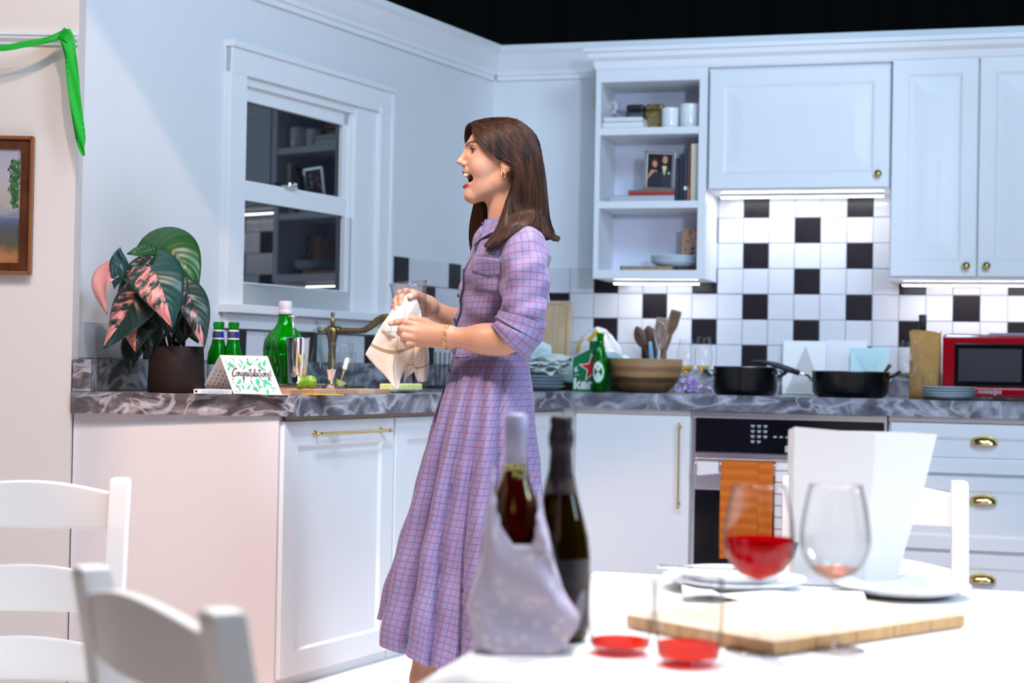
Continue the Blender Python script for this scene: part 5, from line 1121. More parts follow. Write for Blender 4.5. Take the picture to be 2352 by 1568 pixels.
# near chair: posts at (-.52, 2.05) and (-.29, 1.70), seat towards the table
ch2 = ladder_chair(Matrix.Identity(4), 'white ladder-back chair with its back to the viewer beside the table corner')
a2 = math.atan2(.35, -.232)                            # from the right post to the left one
ang = math.atan2(1.70-2.05, -.29+.52); bk = Vector((-.405, 1.875, 0))
# back normal away from the table = -(.35,.23): chair +y points there
ya_ = math.atan2(-.23, -.35)-PI/2; off = RZ(ya_) @ Vector((0, .25, 0)); ch2.matrix_local = T_((bk.x-off.x, bk.y-off.y, DF)) @ RZ(ya_)

# ------------------------------------------------------------------ on the table
def onT(x, y, z=TZ+.0025, a=0): return T_((x, y, z)) @ RZ(a)
def liquid(name, tint, deep, k=.5):
    m, nd, ln, b = new_mat(name); nd.remove(b); out = nd['Material Output']; t = nd.new('ShaderNodeBsdfTransparent'); t.inputs[0].default_value = c4(tint)
    l = nd.new('ShaderNodeBsdfTranslucent'); l.inputs[0].default_value = c4(deep); d = nd.new('ShaderNodeBsdfDiffuse'); d.inputs[0].default_value = c4(deep); m1 = nd.new('ShaderNodeMixShader'); m1.inputs[0].default_value = .35; ln.new(l.outputs[0], m1.inputs[1]); ln.new(d.outputs[0], m1.inputs[2])
    m2 = nd.new('ShaderNodeMixShader'); m2.inputs[0].default_value = k; ln.new(t.outputs[0], m2.inputs[1]); ln.new(m1.outputs[0], m2.inputs[2]); ln.new(m2.outputs[0], out.inputs[0]); return m
redwine = liquid('red_wine', (.75, .02, .03), (.60, .0, .012), .55)
rose = liquid('rose_drink', (.92, .16, .06), (.78, .05, .02), .45)
fine = glass('fine_crystal', (.985, .985, .985), (.16, .16, .18), .55); fine.node_tree.nodes['Color Ramp'].color_ramp.elements[0].position = .30
wine_glass(onT(.361, 2.377), 'large wine glass half full of red wine on the table', .051, .240, .138, redwine, .46, 'stemmed wine glasses on the table', fine, .046, .74)
roseW = glass('pale_rose', (.97, .66, .55), (.9, .45, .35), .3)
wine_glass(onT(.475, 2.40), 'large wine glass with a little pale rosé in front of the white bag', .051, .240, .138, roseW, .15, 'stemmed wine glasses on the table', fine, .046, .74)
MATS['clear_glass'], _keep = fine, clear
clear_k = clear
def tumbler_t(M, lab, h, fill):
    t = thing('tumbler', lab, 'glass', M, 'low tumblers on the table'); pr = []; r = .046
    for i in range(13): u = i/12; pr.append((r*(.80+.27*math.sin(PI*(.16+.50*u))**1.2*(1-.10*u)), .010+(h-.010)*u))
    m = MB(); m.lathe([(r*.62, 0), (r*.74, .003)]+pr+[(pr[-1][0]-.0014, h)], 36, cap=False); m.lathe([(0, 0), (r*.62, 0)], 36, cap=False); m.build('glass', fine, t)
    lp = [(a-.0022, z) for a, z in pr if z <= h*fill]; m = MB(); m.lathe([(0, .011)]+lp+[(0, lp[-1][1])], 36, cap=False); m.build('drink', rose, t)
tumbler_t(onT(.162, 2.35), 'low tumbler with a little rosé, closer to the dark bottle', .108, .22)
tumbler_t(onT(.250, 2.27), 'low tumbler with more rosé in front of the wooden board', .118, .26)
# prosecco-type bottle
b2 = bottle('wine_bottle', onT(.076, 2.455), 'tall olive green sparkling wine bottle with dark foil neck', [(.030, .004), (.038, 0), (.044, .006), (.0455, .02), (.0455, .125), (.043, .150), (.034, .185), (.0235, .222), (.0165, .25), (.0150, .285), (.0175, .288), (.0175, .30), (.014, .302)], glass('olive_glass', (.30, .24, .02), (.05, .035, .0), .4))
m = MB(); m.lathe([(.041, .008), (.0425, .125), (.040, .150), (.031, .185), (.020, .222), (.0135, .25)], 28); m.build('wine', pmat('olive_wine', (.10, .075, .004), .3, col2=(.16, .12, .006), scale=5), b2)
wrap(b2, 'label', .0462, .02, .122, -PI, PI, pmat('label_black', (.012, .012, .014), .4, col2=(.05, .05, .06), scale=12), 36)
decal(b2, 'label_print', ell(.034, .05, .010, .028, 16, -.3), .0466, pmat('label_slate', (.22, .25, .29), .5)); decal(b2, 'label_print', ell(.026, .035, .006, .009, 12), .0468, pmat('label_rust', (.16, .04, .02), .5))
m = MB(); m.lathe([(.0262, .216), (.0180, .25), (.0162, .28), (.0185, .286), (.0195, .296), (.0185, .306), (.016, .316), (.0175, .322), (.0165, .330), (.012, .331)], 28); m.build('foil', pmat('foil_dark', (.035, .028, .034), .35, .3), b2)
# red wine bottle in a lavender glitter bag
b1 = bottle('wine_bottle', onT(.008, 2.375, TZ+.005), 'red wine bottle with pale lilac capsule inside the glittery gift bag', [(.034, 0), (.037, .005), (.0375, .19), (.034, .205), (.022, .235), (.0155, .262), (.0148, .27), (.0148, .326)], glass('wine_bottle_glass', (.88, .90, .42), (.25, .28, .06), .4))
m = MB(); m.lathe([(.034, .004), (.0355, .19), (.032, .205), (.0205, .235), (.0145, .251)], 28); m.build('wine', pmat('wine_dark', (.10, .002, .008), .12, col2=(.03, .001, .004), scale=18), b1)
m = MB(); m.lathe([(.0158, .262), (.0156, .30), (.0165, .303), (.0165, .33), (.013, .333)], 28); m.build('capsule', pmat('capsule_lilac', (.42, .42, .62), .4), b1)
gm, nd, ln, b = new_mat('glitter_paper'); b.inputs['Roughness'].default_value = .5
tc = nd.new('ShaderNodeTexCoord'); v = N(nd, 'ShaderNodeTexVoronoi', Scale=55); ln.new(tc.outputs['Object'], v.inputs['Vector'])
r = nd.new('ShaderNodeValToRGB'); e = r.color_ramp.elements; e[0].position = .10; e[0].color = (.95, .86, .86, 1); e[1].position = .42; e[1].color = (.58, .52, .66, 1); ln.new(v.outputs['Distance'], r.inputs[0])
n = N(nd, 'ShaderNodeTexNoise', Scale=16, Detail=3); ln.new(tc.outputs['Object'], n.inputs['Vector']); mx = nd.new('ShaderNodeMix'); mx.data_type = 'RGBA'; ln.new(n.outputs[0], mx.inputs['Factor']); mx.inputs['A'].default_value = (.66, .60, .74, 1); ln.new(r.outputs[0], mx.inputs['B']); ln.new(mx.outputs['Result'], b.inputs['Base Color'])
gb_ = thing('gift_bag', 'lavender glitter paper gift bag with torn peaked top on the table corner', 'gift bag', onT(.010, 2.365))
P = []; UV = []; K = 72; L = 14
def topz(a):
    """rim height: peaks at both sides, a dip in front"""
    c = math.cos(a); s_ = math.sin(a)
    base = .152 if s_ < 0 else .165
    pk = lambda a0, h, w: h*max(0, 1-abs((a-a0+PI) % (2*PI)-PI)/w)
    xr = abs(c)**.35*(1 if c > 0 else -1)
    if s_ < .25: return base+.092*max(0, 1-(xr+1)/.80)+.068*max(0, 1-(1-xr)/.42)**.8
    return .162+.02*max(0, -c)+.01*max(0, c)
for i in range(K+1):
    a = 2*PI*i/K; row = []; ur = []; tz = topz(a)
    for j in range(L):
        v_ = j/(L-1); z = tz*v_; hw = .064+.010*math.exp(-((z-.055)/.04)**2)-.030*max(0, (z-.06)/.17)
        ex = .35; c, s_ = math.cos(a), math.sin(a); x = hw*abs(c)**ex*(1 if c > 0 else -1); y = .045*(1-.15*v_)*abs(s_)**.6*(1 if s_ > 0 else -1)
        if c > 0: x += .016*max(0, 1-abs(z-.042)/.03)*(1 if abs(s_) < .75 else .3)
        x += .004*math.sin(9*z*30+a*3)*.4-.012*v_+.010; y += .004*math.sin(z*55+a*5)
        row.append((x, y, z)); ur.append((i/K, v_))
    P.append(row); UV.append(ur)
link('bag', uv_grid(P, UV, 'bag', gm, .0012), gb_)
# serving board, plates, napkins, white paper bag
bv = [(.185, 2.575), (.379, 2.340), (.735, 2.645), (.53, 2.875)]
brd = thing('serving_board', 'pale wooden serving board lying corner-on across the table', 'board', T_((0, 0, TZ+.003)))
bmat = wood('bamboo', (.84, .68, .50), (.72, .52, .34), 4, (2, 9, 2)); bside = wood('bamboo_side', (.70, .43, .19), (.55, .30, .12), 6, (7, 7, 1))
for i in range(5):
    f0, f1 = i/5+.002, (i+1)/5-.002; q = [Vector(p) for p in bv]
    c = [q[0].lerp(q[3], f0), q[1].lerp(q[2], f0), q[1].lerp(q[2], f1), q[0].lerp(q[3], f1)]
    m = MB(); vs = [(p.x, p.y, z) for z in (0, .019) for p in c]; m.add(vs, [(7, 6, 5, 4), (0, 1, 2, 3)], mi=0); m.add(vs, [(0, 4, 5, 1), (1, 5, 6, 2), (2, 6, 7, 3), (3, 7, 4, 0)], mi=1); o = m.build('plank', [bmat, bside], brd)
    md = o.modifiers.new('bevel', 'BEVEL'); md.width = .0012; md.segments = 1
plate(onT(.42, 3.06, TZ+.003), 'large white dinner plate behind the red wine glass', .135, .022, ceramic, 'white plates on the table')
plate(onT(.415, 3.07, TZ+.013), 'smaller white plate stacked on the dinner plate', .105, .020, ceramic, 'white plates on the table')
plate(onT(.72, 3.02, TZ+.003), 'white plate in front of the white paper bag', .125, .020, ceramic, 'white plates on the table')
m = MB(); P = []; UV = []
for i in range(25): P.append([(-.16+.32*i/24, -.07+.14*j/9, .004+.006*math.sin(i*.45)*math.cos(j*.5)+.008*(1 if i < 5 else 0)*math.sin(j*.3)) for j in range(10)]); UV.append([(i/24, j/9) for j in range(10)])
link('napkin', uv_grid(P, UV, 'napkin', pmat('napkin_white', (.84, .83, .83), .8), .003), None, onT(.47, 2.925, TZ+.007, -.1), 'long folded white napkin before the stacked dinner plates', 'napkin')
sb = thing('small_bowl', 'small glass bowl between the two stemmed wine glasses', 'bowl', onT(.47, 3.03, TZ+.037)); m = MB(); m.lathe([(.03, 0), (.035, .003), (.055, .03), (.062, .055), (.060, .055), (.05, .028), (0, .006)], 32); m.build('bowl', fine, sb)
ck = thing('fork', 'steel fork resting on the plate edge before the orange towel', 'fork', onT(.385, 2.98, TZ+.045) @ RZ(2.9)); m = MB(); m.box((-.09, -.006, 0), (.05, .006, .003), bev=.001); m.box((.05, -.011, 0), (.075, .011, .003), bev=.001)
m.build('handle', steel_m, ck)
for k in range(4): m = MB(); m.box((.075, -.0105+.006*k, 0), (.115, -.0075+.006*k, .0025)); m.build('tine', steel_m, ck)
wbg = thing('white_paper_bag', 'tall plain white paper bag standing behind the wine glasses', 'paper bag', onT(.672, 3.17, TZ+.003, .0)); P = []; UV = []
cor = [(-.128, -.045), (.0, -.060), (.062, -.045), (.056, .05), (-.122, .05)]; cot = [(-.136, -.055), (.014, -.075), (.136, -.055), (.126, .06), (-.128, .06)]
for j in range(8):
    v_ = j/7; P.append([]); 
    for k in range(6):
        p, q = cor[k % 5], cot[k % 5]; hz = .292+(.006 if k in (0, 5) else -.004)
        P[-1].append((p[0]+(q[0]-p[0])*v_+.0015*math.sin(v_*9+k), p[1]+(q[1]-p[1])*v_, hz*v_))
m = MB(); m.grid(P, False); m.add([(p[0], p[1], .001) for p in cor], [list(range(5))]); o = m.build('bag', pmat('bag_white', (.88, .87, .86), .6), wbg); md = o.modifiers.new('thick', 'SOLIDIFY'); md.thickness = .0012

# ------------------------------------------------------------------ towels on the oven handle
def towel(M, lab, w, len_f, mat, g=.013, len_b=.16):
    P = []; UV = []; tot = len_f+len_b; K = 44
    for i in range(21):
        u = i/20; row = []; ur = []
        for j in range(K+1):
            s_ = j/K*tot; x = (u-.5)*w
            if s_ < len_f-.02: y, z = -g-.004*(1+math.sin(u*9+s_*6))*min(1, (len_f-s_)*4), -(len_f-.02)+s_+.0
            elif s_ < len_f+.02: a = (s_-len_f+.02)/.04*PI; y, z = -g*math.cos(a), .008*math.sin(a)
            else: y, z = g, -(s_-len_f-.02)
            row.append((x+.004*math.sin(s_*9)*(u-.5), y, z+(.004*math.sin(u*5))*(1 if j < 5 else 0))); ur.append((u*w, s_))
        P.append(row); UV.append(ur)
    return link('towel', uv_grid(P, UV, 'towel', mat, .003), None, M, lab, 'towel', 'towels on the oven handle')
def striped(name, c1, c2, n, w=.5, bump=0):
    m, nd, ln, b = new_mat(name); b.inputs['Roughness'].default_value = .9; uv = nd.new('ShaderNodeUVMap'); sp = nd.new('ShaderNodeSeparateXYZ'); ln.new(uv.outputs[0], sp.inputs[0])
    a = N(nd, 'ShaderNodeMath', operation='MULTIPLY'); a.inputs[1].default_value = n; ln.new(sp.outputs['Y'], a.inputs[0]); f = N(nd, 'ShaderNodeMath', operation='FRACT'); ln.new(a.outputs[0], f.inputs[0])
    r = nd.new('ShaderNodeValToRGB'); e = r.color_ramp.elements; e[0].position = w-.06; e[0].color = c4(c1); e[1].position = w; e[1].color = c4(c2); ln.new(f.outputs[0], r.inputs[0]); ln.new(r.outputs[0], b.inputs['Base Color'])
    if bump:
        wv = N(nd, 'ShaderNodeMath', operation='SINE'); k = N(nd, 'ShaderNodeMath', operation='MULTIPLY'); k.inputs[1].default_value = bump; ln.new(sp.outputs['Y'], k.inputs[0]); ln.new(k.outputs[0], wv.inputs[0]); bp = N(nd, 'ShaderNodeBump', Strength=.5, Distance=.003); ln.new(wv.outputs[0], bp.inputs['Height']); ln.new(bp.outputs[0], b.inputs['Normal'])
    return m
orange = striped('towel_orange', (.62, .16, .012), (.54, .13, .008), 24, .5, 150)
white_s = striped('towel_white_striped', (.80, .82, .85), (.45, .25, .20), 22, .90)
towel(MR @ T_((.205, -.6565, .6325)), 'folded orange towel hanging over the oven handle', .150, .40, orange)
towel(MR @ T_((.308, -.6565, .6325)), 'narrow fold of the second orange towel at the oven', .055, .33, orange, .0128, .12)
towel(MR @ T_((.50, -.6565, .6325)), 'white towel with rust stripes on the oven handle', .31, .36, white_s, .013, .12)
wrp = MB(); wrp.m = MR; wrp.add([(.035, -.669, .634), (.12, -.669, .634), (.12, -.669, .588), (.036, -.6695, .578)], [(0, 1, 2, 3)]); o = wrp.build('towel_corner', pmat('towel_plain', (.74, .74, .78), .9), None, None, label='loose pale corner of a towel at the end of the oven handle', cat='towel'); md = o.modifiers.new('thick', 'SOLIDIFY'); md.thickness = .002

# ================================================================== the woman
CPt, SPt, CRl, SRl, FPX = math.cos(.0145), math.sin(.0145), math.cos(.0185), math.sin(.0185), 3784.88
def at(x, y, D):
    """point on the lens ray through photograph pixel x,y at depth D (metres in front of the lens)"""
    a, b_ = x-1176, y-784; u = (CRl*a+SRl*b_)/FPX; v = -(-SRl*a+CRl*b_)/FPX
    Y = CPt-SPt*v; Z = SPt+CPt*v; return Vector((u*D/Y, D, ZE+Z*D/Y))
PD = 4.45
PO = at(1130, 800, PD); PO.z = 0
person = thing('person', 'laughing woman in a lilac checked shirt dress drying a glass with a towel', 'person', T_(PO))
HO = at(1164, 384, PD)                                 # head origin, between the ears
HR = RZ(math.radians(12)) @ RY(math.radians(-1))
def hp(x, y, z): return HO+(HR @ Vector((x, y, z)))*.001
# ---- signed distance field, smooth unions of tapered capsules and ellipsoids
PR = []                                                # (op, kind, params, k)
def cone(a, b_, ra, rb, k=.02, op='u'): PR.append((op, 'c', (np.array(a), np.array(b_), ra, rb), k))
def ellip(c, r, k=.02, op='u', R=None): PR.append((op, 'e', (np.array(c), np.array(r), np.array((R or Matrix.Identity(3)).transposed()) if R else None), k))
def sdf1(kind, q, p):
    if kind == 'c':
        a, b_, ra, rb = q; ba = b_-a; L2 = max(ba @ ba, 1e-12); h = np.clip((p-a) @ ba/L2, 0, 1); return np.linalg.norm(p-a-h[:, None]*ba, axis=1)-(ra+(rb-ra)*h)
    c, r, R = q; x = p-c
    if R is not None: x = x @ R.T
    k0 = np.linalg.norm(x/r, axis=1); k1 = np.linalg.norm(x/(r*r), axis=1)+1e-9; return k0*(k0-1)/k1
def sdf(p, prims):
    d = np.full(len(p), 9.)
    for op, kind, q, k in prims:
        e = sdf1(kind, q, p)
        if op == 'u': h = np.maximum(k-np.abs(d-e), 0)/k; d = np.minimum(d, e)-h*h*k*.25
        else: e = -e; h = np.maximum(k-np.abs(d-e), 0)/k; d = np.maximum(d, e)+h*h*k*.25
    return d
def nets(lo, hi, res, prims):
    lo = np.array(lo); n = np.ceil((np.array(hi)-lo)/res).astype(int)+1; B = 12; F = np.ones(n, np.float32)
    for i in range(0, n[0], B):
        for j in range(0, n[1], B):
            for k in range(0, n[2], B):
                m_ = np.minimum(np.array((i, j, k))+B, n); c = lo+(np.array((i, j, k))+m_-1)*.5*res; rad = np.linalg.norm((m_-np.array((i, j, k)))*.5*res)
                near = [q for q in prims if sdf1(q[1], q[2], c[None])[0] < rad*1.6+q[3]+.01]
                if not any(q[0] == 'u' for q in near): continue
                g = np.stack(np.meshgrid(*[np.arange(s, e) for s, e in zip((i, j, k), m_)], indexing='ij'), -1).reshape(-1, 3)*res+lo
                F[i:m_[0], j:m_[1], k:m_[2]] = sdf(g, near).reshape(m_-np.array((i, j, k)))
    S_ = F < 0; C8 = [(a, b_, c) for a in (0, 1) for b_ in (0, 1) for c in (0, 1)]
    sl = lambda A, o: A[o[0]:A.shape[0]-1+o[0], o[1]:A.shape[1]-1+o[1], o[2]:A.shape[2]-1+o[2]]
    cnt = sum(sl(S_, o).astype(np.int8) for o in C8); act = (cnt > 0) & (cnt < 8); idx = np.argwhere(act); vid = np.full(act.shape, -1, np.int64); vid[act] = np.arange(len(idx))
    acc = np.zeros((len(idx), 3)); num = np.zeros(len(idx)); V8 = {o: F[idx[:, 0]+o[0], idx[:, 1]+o[1], idx[:, 2]+o[2]] for o in C8}
    for o in C8:
        for ax in range(3):
            if o[ax]: continue
            q = list(o); q[ax] = 1; a, b_ = V8[o], V8[tuple(q)]; cr = (a < 0) != (b_ < 0); t = np.where(cr, a/(a-b_+1e-12), 0); pnt = np.array(o, float)[None].repeat(len(idx), 0); pnt[:, ax] += t; acc[cr] += pnt[cr]; num[cr] += 1
    V = (idx+acc/num[:, None])*res+lo; Q = []
    for ax in range(3):
        u, v = (ax+1) % 3, (ax+2) % 3; sh = [slice(None)]*3; s2 = [slice(None)]*3; sh[ax] = slice(0, -1); s2[ax] = slice(1, None); A, B_ = S_[tuple(sh)], S_[tuple(s2)]; E = np.argwhere(A != B_); fl = A[tuple(E.T)]
        ok = (E[:, u] > 0) & (E[:, v] > 0) & (E[:, u] < act.shape[u]) & (E[:, v] < act.shape[v]); E, fl = E[ok], fl[ok]
        def cell(du, dv): c = E.copy(); c[:, u] += du; c[:, v] += dv; return vid[tuple(c.T)]
        q = np.stack([cell(-1, -1), cell(0, -1), cell(0, 0), cell(-1, 0)], 1); q[~fl] = q[~fl][:, ::-1]; Q.append(q[(q >= 0).all(1)])
    return V, np.concatenate(Q)
m_ = .001
def E_(x, y, z, rx, ry, rz, k=20, op='u', rot=None):
    R = HR.to_3x3() @ rot.to_3x3() if rot else HR.to_3x3(); ellip(hp(x, y, z), (rx*m_, ry*m_, rz*m_), k*m_, op, R)
def K_(a, b_, ra, rb, k=12, op='u'): cone(hp(*a), hp(*b_), ra*m_, rb*m_, k*m_, op)
# head
E_(-10, 0, 44, 92, 72, 76); E_(-57, 0, 18, 57, 60, 82, 25); E_(-66, 0, -42, 46, 46, 46, 22); E_(-94, 0, -12, 23, 26, 20, 14)
for s_ in (-1, 1):
    K_((-92, s_*6, -78), (-28, s_*45, -44), 17, 14, 22); K_((-28, s_*45, -44), (-14, s_*58, 5), 13, 13, 20); E_(-82, s_*38, -6, 20, 18, 20, 22); K_((-107, s_*10, 55), (-88, s_*46, 54), 7, 5, 10)
E_(-98, 0, -80, 16.5, 18, 15, 12)
for s_ in (-1, 1): E_(-112, s_*31, 39, 17, 15, 12, 12, 's')
K_((-110, 0, 44), (-127.5, 0, 13), 5.5, 7.8, 9); E_(-129, 0, 11, 8.5, 7.5, 7, 5)
for s_ in (-1, 1): E_(-117, s_*10, 5.5, 8.5, 5.2, 6.2, 6); E_(-121, s_*6.5, 0.5, 5, 2.8, 3, 2, 's')
for s_ in (-1, 1): E_(-88.5, s_*32, 39, 14.2, 14.2, 13.6, 4); E_(-101, s_*35, 38, 12, 14.5, 4.9, 1.5, 's'); K_((-112, s_*17, -2), (-98, s_*32, -22), 1, 1.2, 8, 's')
E_(-113, 0, -35, 30, 25, 16.5, 4, 's')
for s_ in (-1, 1): E_(-101, s_*15, -34, 18, 18, 12.5, 5, 's')
for s_ in (-1, 1):
    K_((-118.5, 0, -16.5), (-108, s_*17, -18), 2.9, 3.0, 4); K_((-108, s_*17, -18), (-86, s_*30, -29), 3.0, 2.2, 4); K_((-117, 0, -55), (-106, s_*17, -51), 4.2, 3.6, 4); K_((-106, s_*17, -51), (-86, s_*30, -31), 3.6, 2.2, 4)
    ea = RZ(s_*.35) @ RY(.18); E_(-16, s_*76, 3, 17, 9, 28, 6, 'u', ea); E_(-19, s_*86, 7, 10.5, 6.5, 17, 4, 's', ea); E_(-25, s_*74, -22, 7, 6, 9, 5)
K_((-10, 0, -50), (20, 0, -190), 49, 54, 26)
n_head = len(PR)
# torso, arms and hands, legs
def P3(x, y, D): return np.array(at(x, y, D))
tc_ = P3(1165, 640, 4.45)
cone(P3(1182, 565, 4.37), P3(1182, 565, 4.53), .042, .042, .04); cone(P3(1170, 600, 4.45), P3(1128, 800, 4.45), .075, .07, .08); cone(P3(1165, 600, 4.38), P3(1165, 600, 4.52), .07, .07, .05)
cone(P3(1125, 850, 4.44), P3(1125, 870, 4.46), .078, .078, .04); cone(P3(1172, 490, 4.45), P3(1178, 580, 4.45), .05, .06, .03)
for y0_, dx in ((4.40, -12), (4.50, 30)):
    cone(P3(1125+dx, 900, y0_+.02 if dx < 0 else y0_-.02), P3(1020+dx*1.6 if dx < 0 else 1080, 1300, y0_+.02), .075, .052, .04); kx = 1003 if dx < 0 else 1078
    cone(P3(kx+6, 1300, y0_+.02), P3(kx-30, 1560, y0_+.03), .052, .034, .03); cone(P3(kx-30, 1560, y0_+.03), P3(kx-26, 1650, y0_+.03), .034, .030, .02); cone(P3(kx-22, 1662, y0_+.03), P3(kx-95, 1676, y0_+.03), .028, .017, .02)
def limb(pts, k=.012):
    for (a, ra), (b_, rb) in zip(pts, pts[1:]): cone(P3(*a), P3(*b_), ra, rb, k)
# near (left) arm
limb([((1203, 575, 4.30), .042), ((1206, 680, 4.264), .041), ((1190, 762, 4.256), .039), ((1150, 780, 4.262), .0355), ((1110, 778, 4.275), .0330), ((1034, 774, 4.305), .0255)], .03)
for a, ra, b_, rb in (((1030, 764, 4.305), .020, (958, 748, 4.328), .0125), ((1030, 770, 4.302), .020, (952, 761, 4.320), .0120), ((1030, 778, 4.303), .020, (953, 775, 4.320), .0125), ((1030, 784, 4.307), .019, (960, 786, 4.328), .0115)): limb([(a, ra), (b_, rb)], .012)
limb([((958, 748, 4.328), .0110), ((928, 739, 4.316), .0090), ((911, 740, 4.320), .0078), ((897, 743, 4.324), .0068)], .005)
limb([((952, 761, 4.318), .0110), ((921, 755, 4.306), .0090), ((918, 764, 4.330), .0080), ((930, 768, 4.356), .0072)], .005)
limb([((953, 775, 4.318), .0106), ((927, 772, 4.304), .0088), ((927, 780, 4.328), .0078), ((940, 782, 4.354), .0070)], .005)
limb([((960, 787, 4.326), .0096), ((935, 789, 4.312), .0080), ((937, 795, 4.332), .0070), ((948, 793, 4.352), .0064)], .005)
limb([((1012, 758, 4.330), .016), ((975, 742, 4.368), .0128), ((944, 733, 4.384), .0105), ((924, 735, 4.386), .0085)], .012)
# far (right) arm
limb([((1182, 590, 4.60), .042), ((1170, 670, 4.64), .040), ((1150, 770, 4.66), .040), ((1060, 744, 4.60), .0355), ((984, 706, 4.525), .0235)], .03)
for b_, rb in (((952, 682, 4.445), .0118), ((946, 674, 4.460), .0122), ((946, 676, 4.480), .0118), ((950, 684, 4.497), .0108)): limb([((980, 703, 4.515), .0205), (b_, rb)], .020)
limb([((952, 682, 4.445), .0110), ((932, 670, 4.412), .0095), ((921, 684, 4.392), .0083), ((920, 699, 4.384), .0073)], .006)
limb([((946, 674, 4.460), .0112), ((918, 674, 4.424), .0098), ((909, 692, 4.400), .0086), ((911, 710, 4.386), .0076)], .006)
limb([((946, 676, 4.480), .0108), ((918, 684, 4.468), .0094), ((906, 704, 4.448), .0082), ((912, 722, 4.436), .0073)], .006)
limb([((950, 684, 4.497), .0098), ((925, 693, 4.496), .0083), ((914, 709, 4.480), .0074), ((917, 724, 4.466), .0066)], .006)
limb([((978, 700, 4.500), .017), ((962, 686, 4.425), .0125), ((950, 677, 4.392), .0105), ((942, 682, 4.378), .0082)], .010)
VS, QS = [], []
def region(lo, hi, res, keep):
    prims = PR
    V, Q = nets(lo, hi, res, prims); c = V[Q].mean(1); Q = Q[keep(c)]; b0 = sum(len(v) for v in VS); VS.append(V); QS.append(Q+b0)
HZ = HO.z-.16; AX = at(1150, 780, 4.3).x
region(np.array(HO)-(.165, .115, .175), np.array(HO)+(.115, .115, .145), .0019, lambda c: c[:, 2] > HZ)
lo_a = np.array(at(885, 800, 4.3)); region((lo_a[0]-.02, 4.185, at(1000, 815, 4.25).z), (AX+.012, 4.72, at(1000, 650, 4.45).z), .0023, lambda c: c[:, 0] < AX+.006)
region((at(930, 900, 4.4).x-.12, 4.17, -.005), (at(1270, 600, 4.3).x, 4.74, HZ+.012), .0065, lambda c: (c[:, 2] < HZ+.004) & ((c[:, 0] > AX-.004) | (c[:, 2] < at(1000, 830, 4.3).z)))
V = np.concatenate(VS); Q = np.concatenate(QS); used = np.unique(Q); rm = np.full(len(V), -1); rm[used] = np.arange(len(used)); V = V[used]; Q = rm[Q]
me = bpy.data.meshes.new('body'); me.from_pydata((V-np.array(PO)).tolist(), [], Q.tolist()); me.polygons.foreach_set('use_smooth', [True]*len(Q))
# skin, lip, brow and mouth colours by place on the face
HI = np.array(HR.to_3x3().transposed()); L = ((V-np.array(HO)) @ HI.T)*1000
col = np.tile(np.array((.60, .315, .20)), (len(V), 1)); hd = (V[:, 2] > HZ+.03) & (L[:, 0] > -150) & (np.abs(L[:, 1]) < 95)
def paint_at(mask, c, w=1.): col[mask] = col[mask]*(1-w)+np.array(c)*w
def segd(p, a, b_): a, b_ = np.array(a, float), np.array(b_, float); h = np.clip((p-a) @ (b_-a)/((b_-a) @ (b_-a)), 0, 1); return np.linalg.norm(p-a-h[:, None]*(b_-a), axis=1)
for s_ in (-1, 1):
    d = np.linalg.norm((L-(-84, s_*44, -8))/(1, 1, .8), axis=1); w = np.exp(-(d/20)**2)*.35*hd; col = col*(1-w[:, None])+np.array((.72, .27, .19))*w[:, None]
    paint_at(hd & (np.linalg.norm((L-(-101, s_*35, 40))/(1.6, 1.2, .62), axis=1) < 13.5), (.26, .11, .08), .6)
    br = np.minimum(segd(L, (-115, s_*11, 55), (-104, s_*30, 63)), segd(L, (-104, s_*30, 63), (-82, s_*53, 56))); paint_at(hd & (br < 4.6) & (L[:, 2] > 50), (.07, .035, .022), .9)
lip = np.full(len(V), 99.)
for s_ in (-1, 1):
    for a, b_ in (((-119, 0, -16), (-108, s_*17, -19)), ((-108, s_*17, -18), (-87, s_*30, -29)), ((-119, 0, -56), (-107, s_*17, -51.5)), ((-107, s_*17, -51.5), (-87, s_*30, -31))): lip = np.minimum(lip, segd(L, a, b_))
cav = np.minimum(np.linalg.norm((L-(-113, 0, -35))/(30, 25, 16.5), axis=1), np.minimum(np.linalg.norm((L-(-101, 15, -34))/(18, 18, 12.5), axis=1), np.linalg.norm((L-(-101, -15, -34))/(18, 18, 12.5), axis=1)))
paint_at(hd & (lip < 3.9), (.42, .022, .045)); paint_at(hd & (cav < 1.04) & (lip > 3.9), (.10, .012, .012))
for x, y, D, r_ in ((942, 680, 4.372, .0050), (916, 705, 4.380, .0042), (908, 708, 4.380, .0042), (899, 741, 4.318, .0042)):
    paint_at(np.linalg.norm(V-P3(x, y, D), axis=1) < r_+.0022, (.80, .56, .48), .75)
ca = me.color_attributes.new('skin', 'FLOAT_COLOR', 'POINT'); ca.data.foreach_set('color', np.concatenate([col, np.ones((len(V), 1))], 1).astype(np.float32).ravel())
sk_, nd, ln, b = new_mat('skin'); b.inputs['Roughness'].default_value = .42; at_ = nd.new('ShaderNodeVertexColor'); at_.layer_name = 'skin'; ln.new(at_.outputs[0], b.inputs['Base Color'])
b.inputs['Subsurface Weight'].default_value = .12; b.inputs['Subsurface Radius'].default_value = (.012, .004, .002); b.inputs['Subsurface Scale'].default_value = .5
tc = nd.new('ShaderNodeTexCoord'); n = N(nd, 'ShaderNodeTexNoise', Scale=420, Detail=2); ln.new(tc.outputs['Object'], n.inputs['Vector']); bp = N(nd, 'ShaderNodeBump', Strength=.06, Distance=.001); ln.new(n.outputs[0], bp.inputs['Height']); ln.new(bp.outputs[0], b.inputs['Normal'])
me.materials.append(sk_); body = link('body', me, person)
sm_ = body.modifiers.new('smooth', 'SMOOTH'); sm_.factor = .4; sm_.iterations = 1
IH = T_(HO-PO) @ HR @ Matrix.Scale(.001, 4)
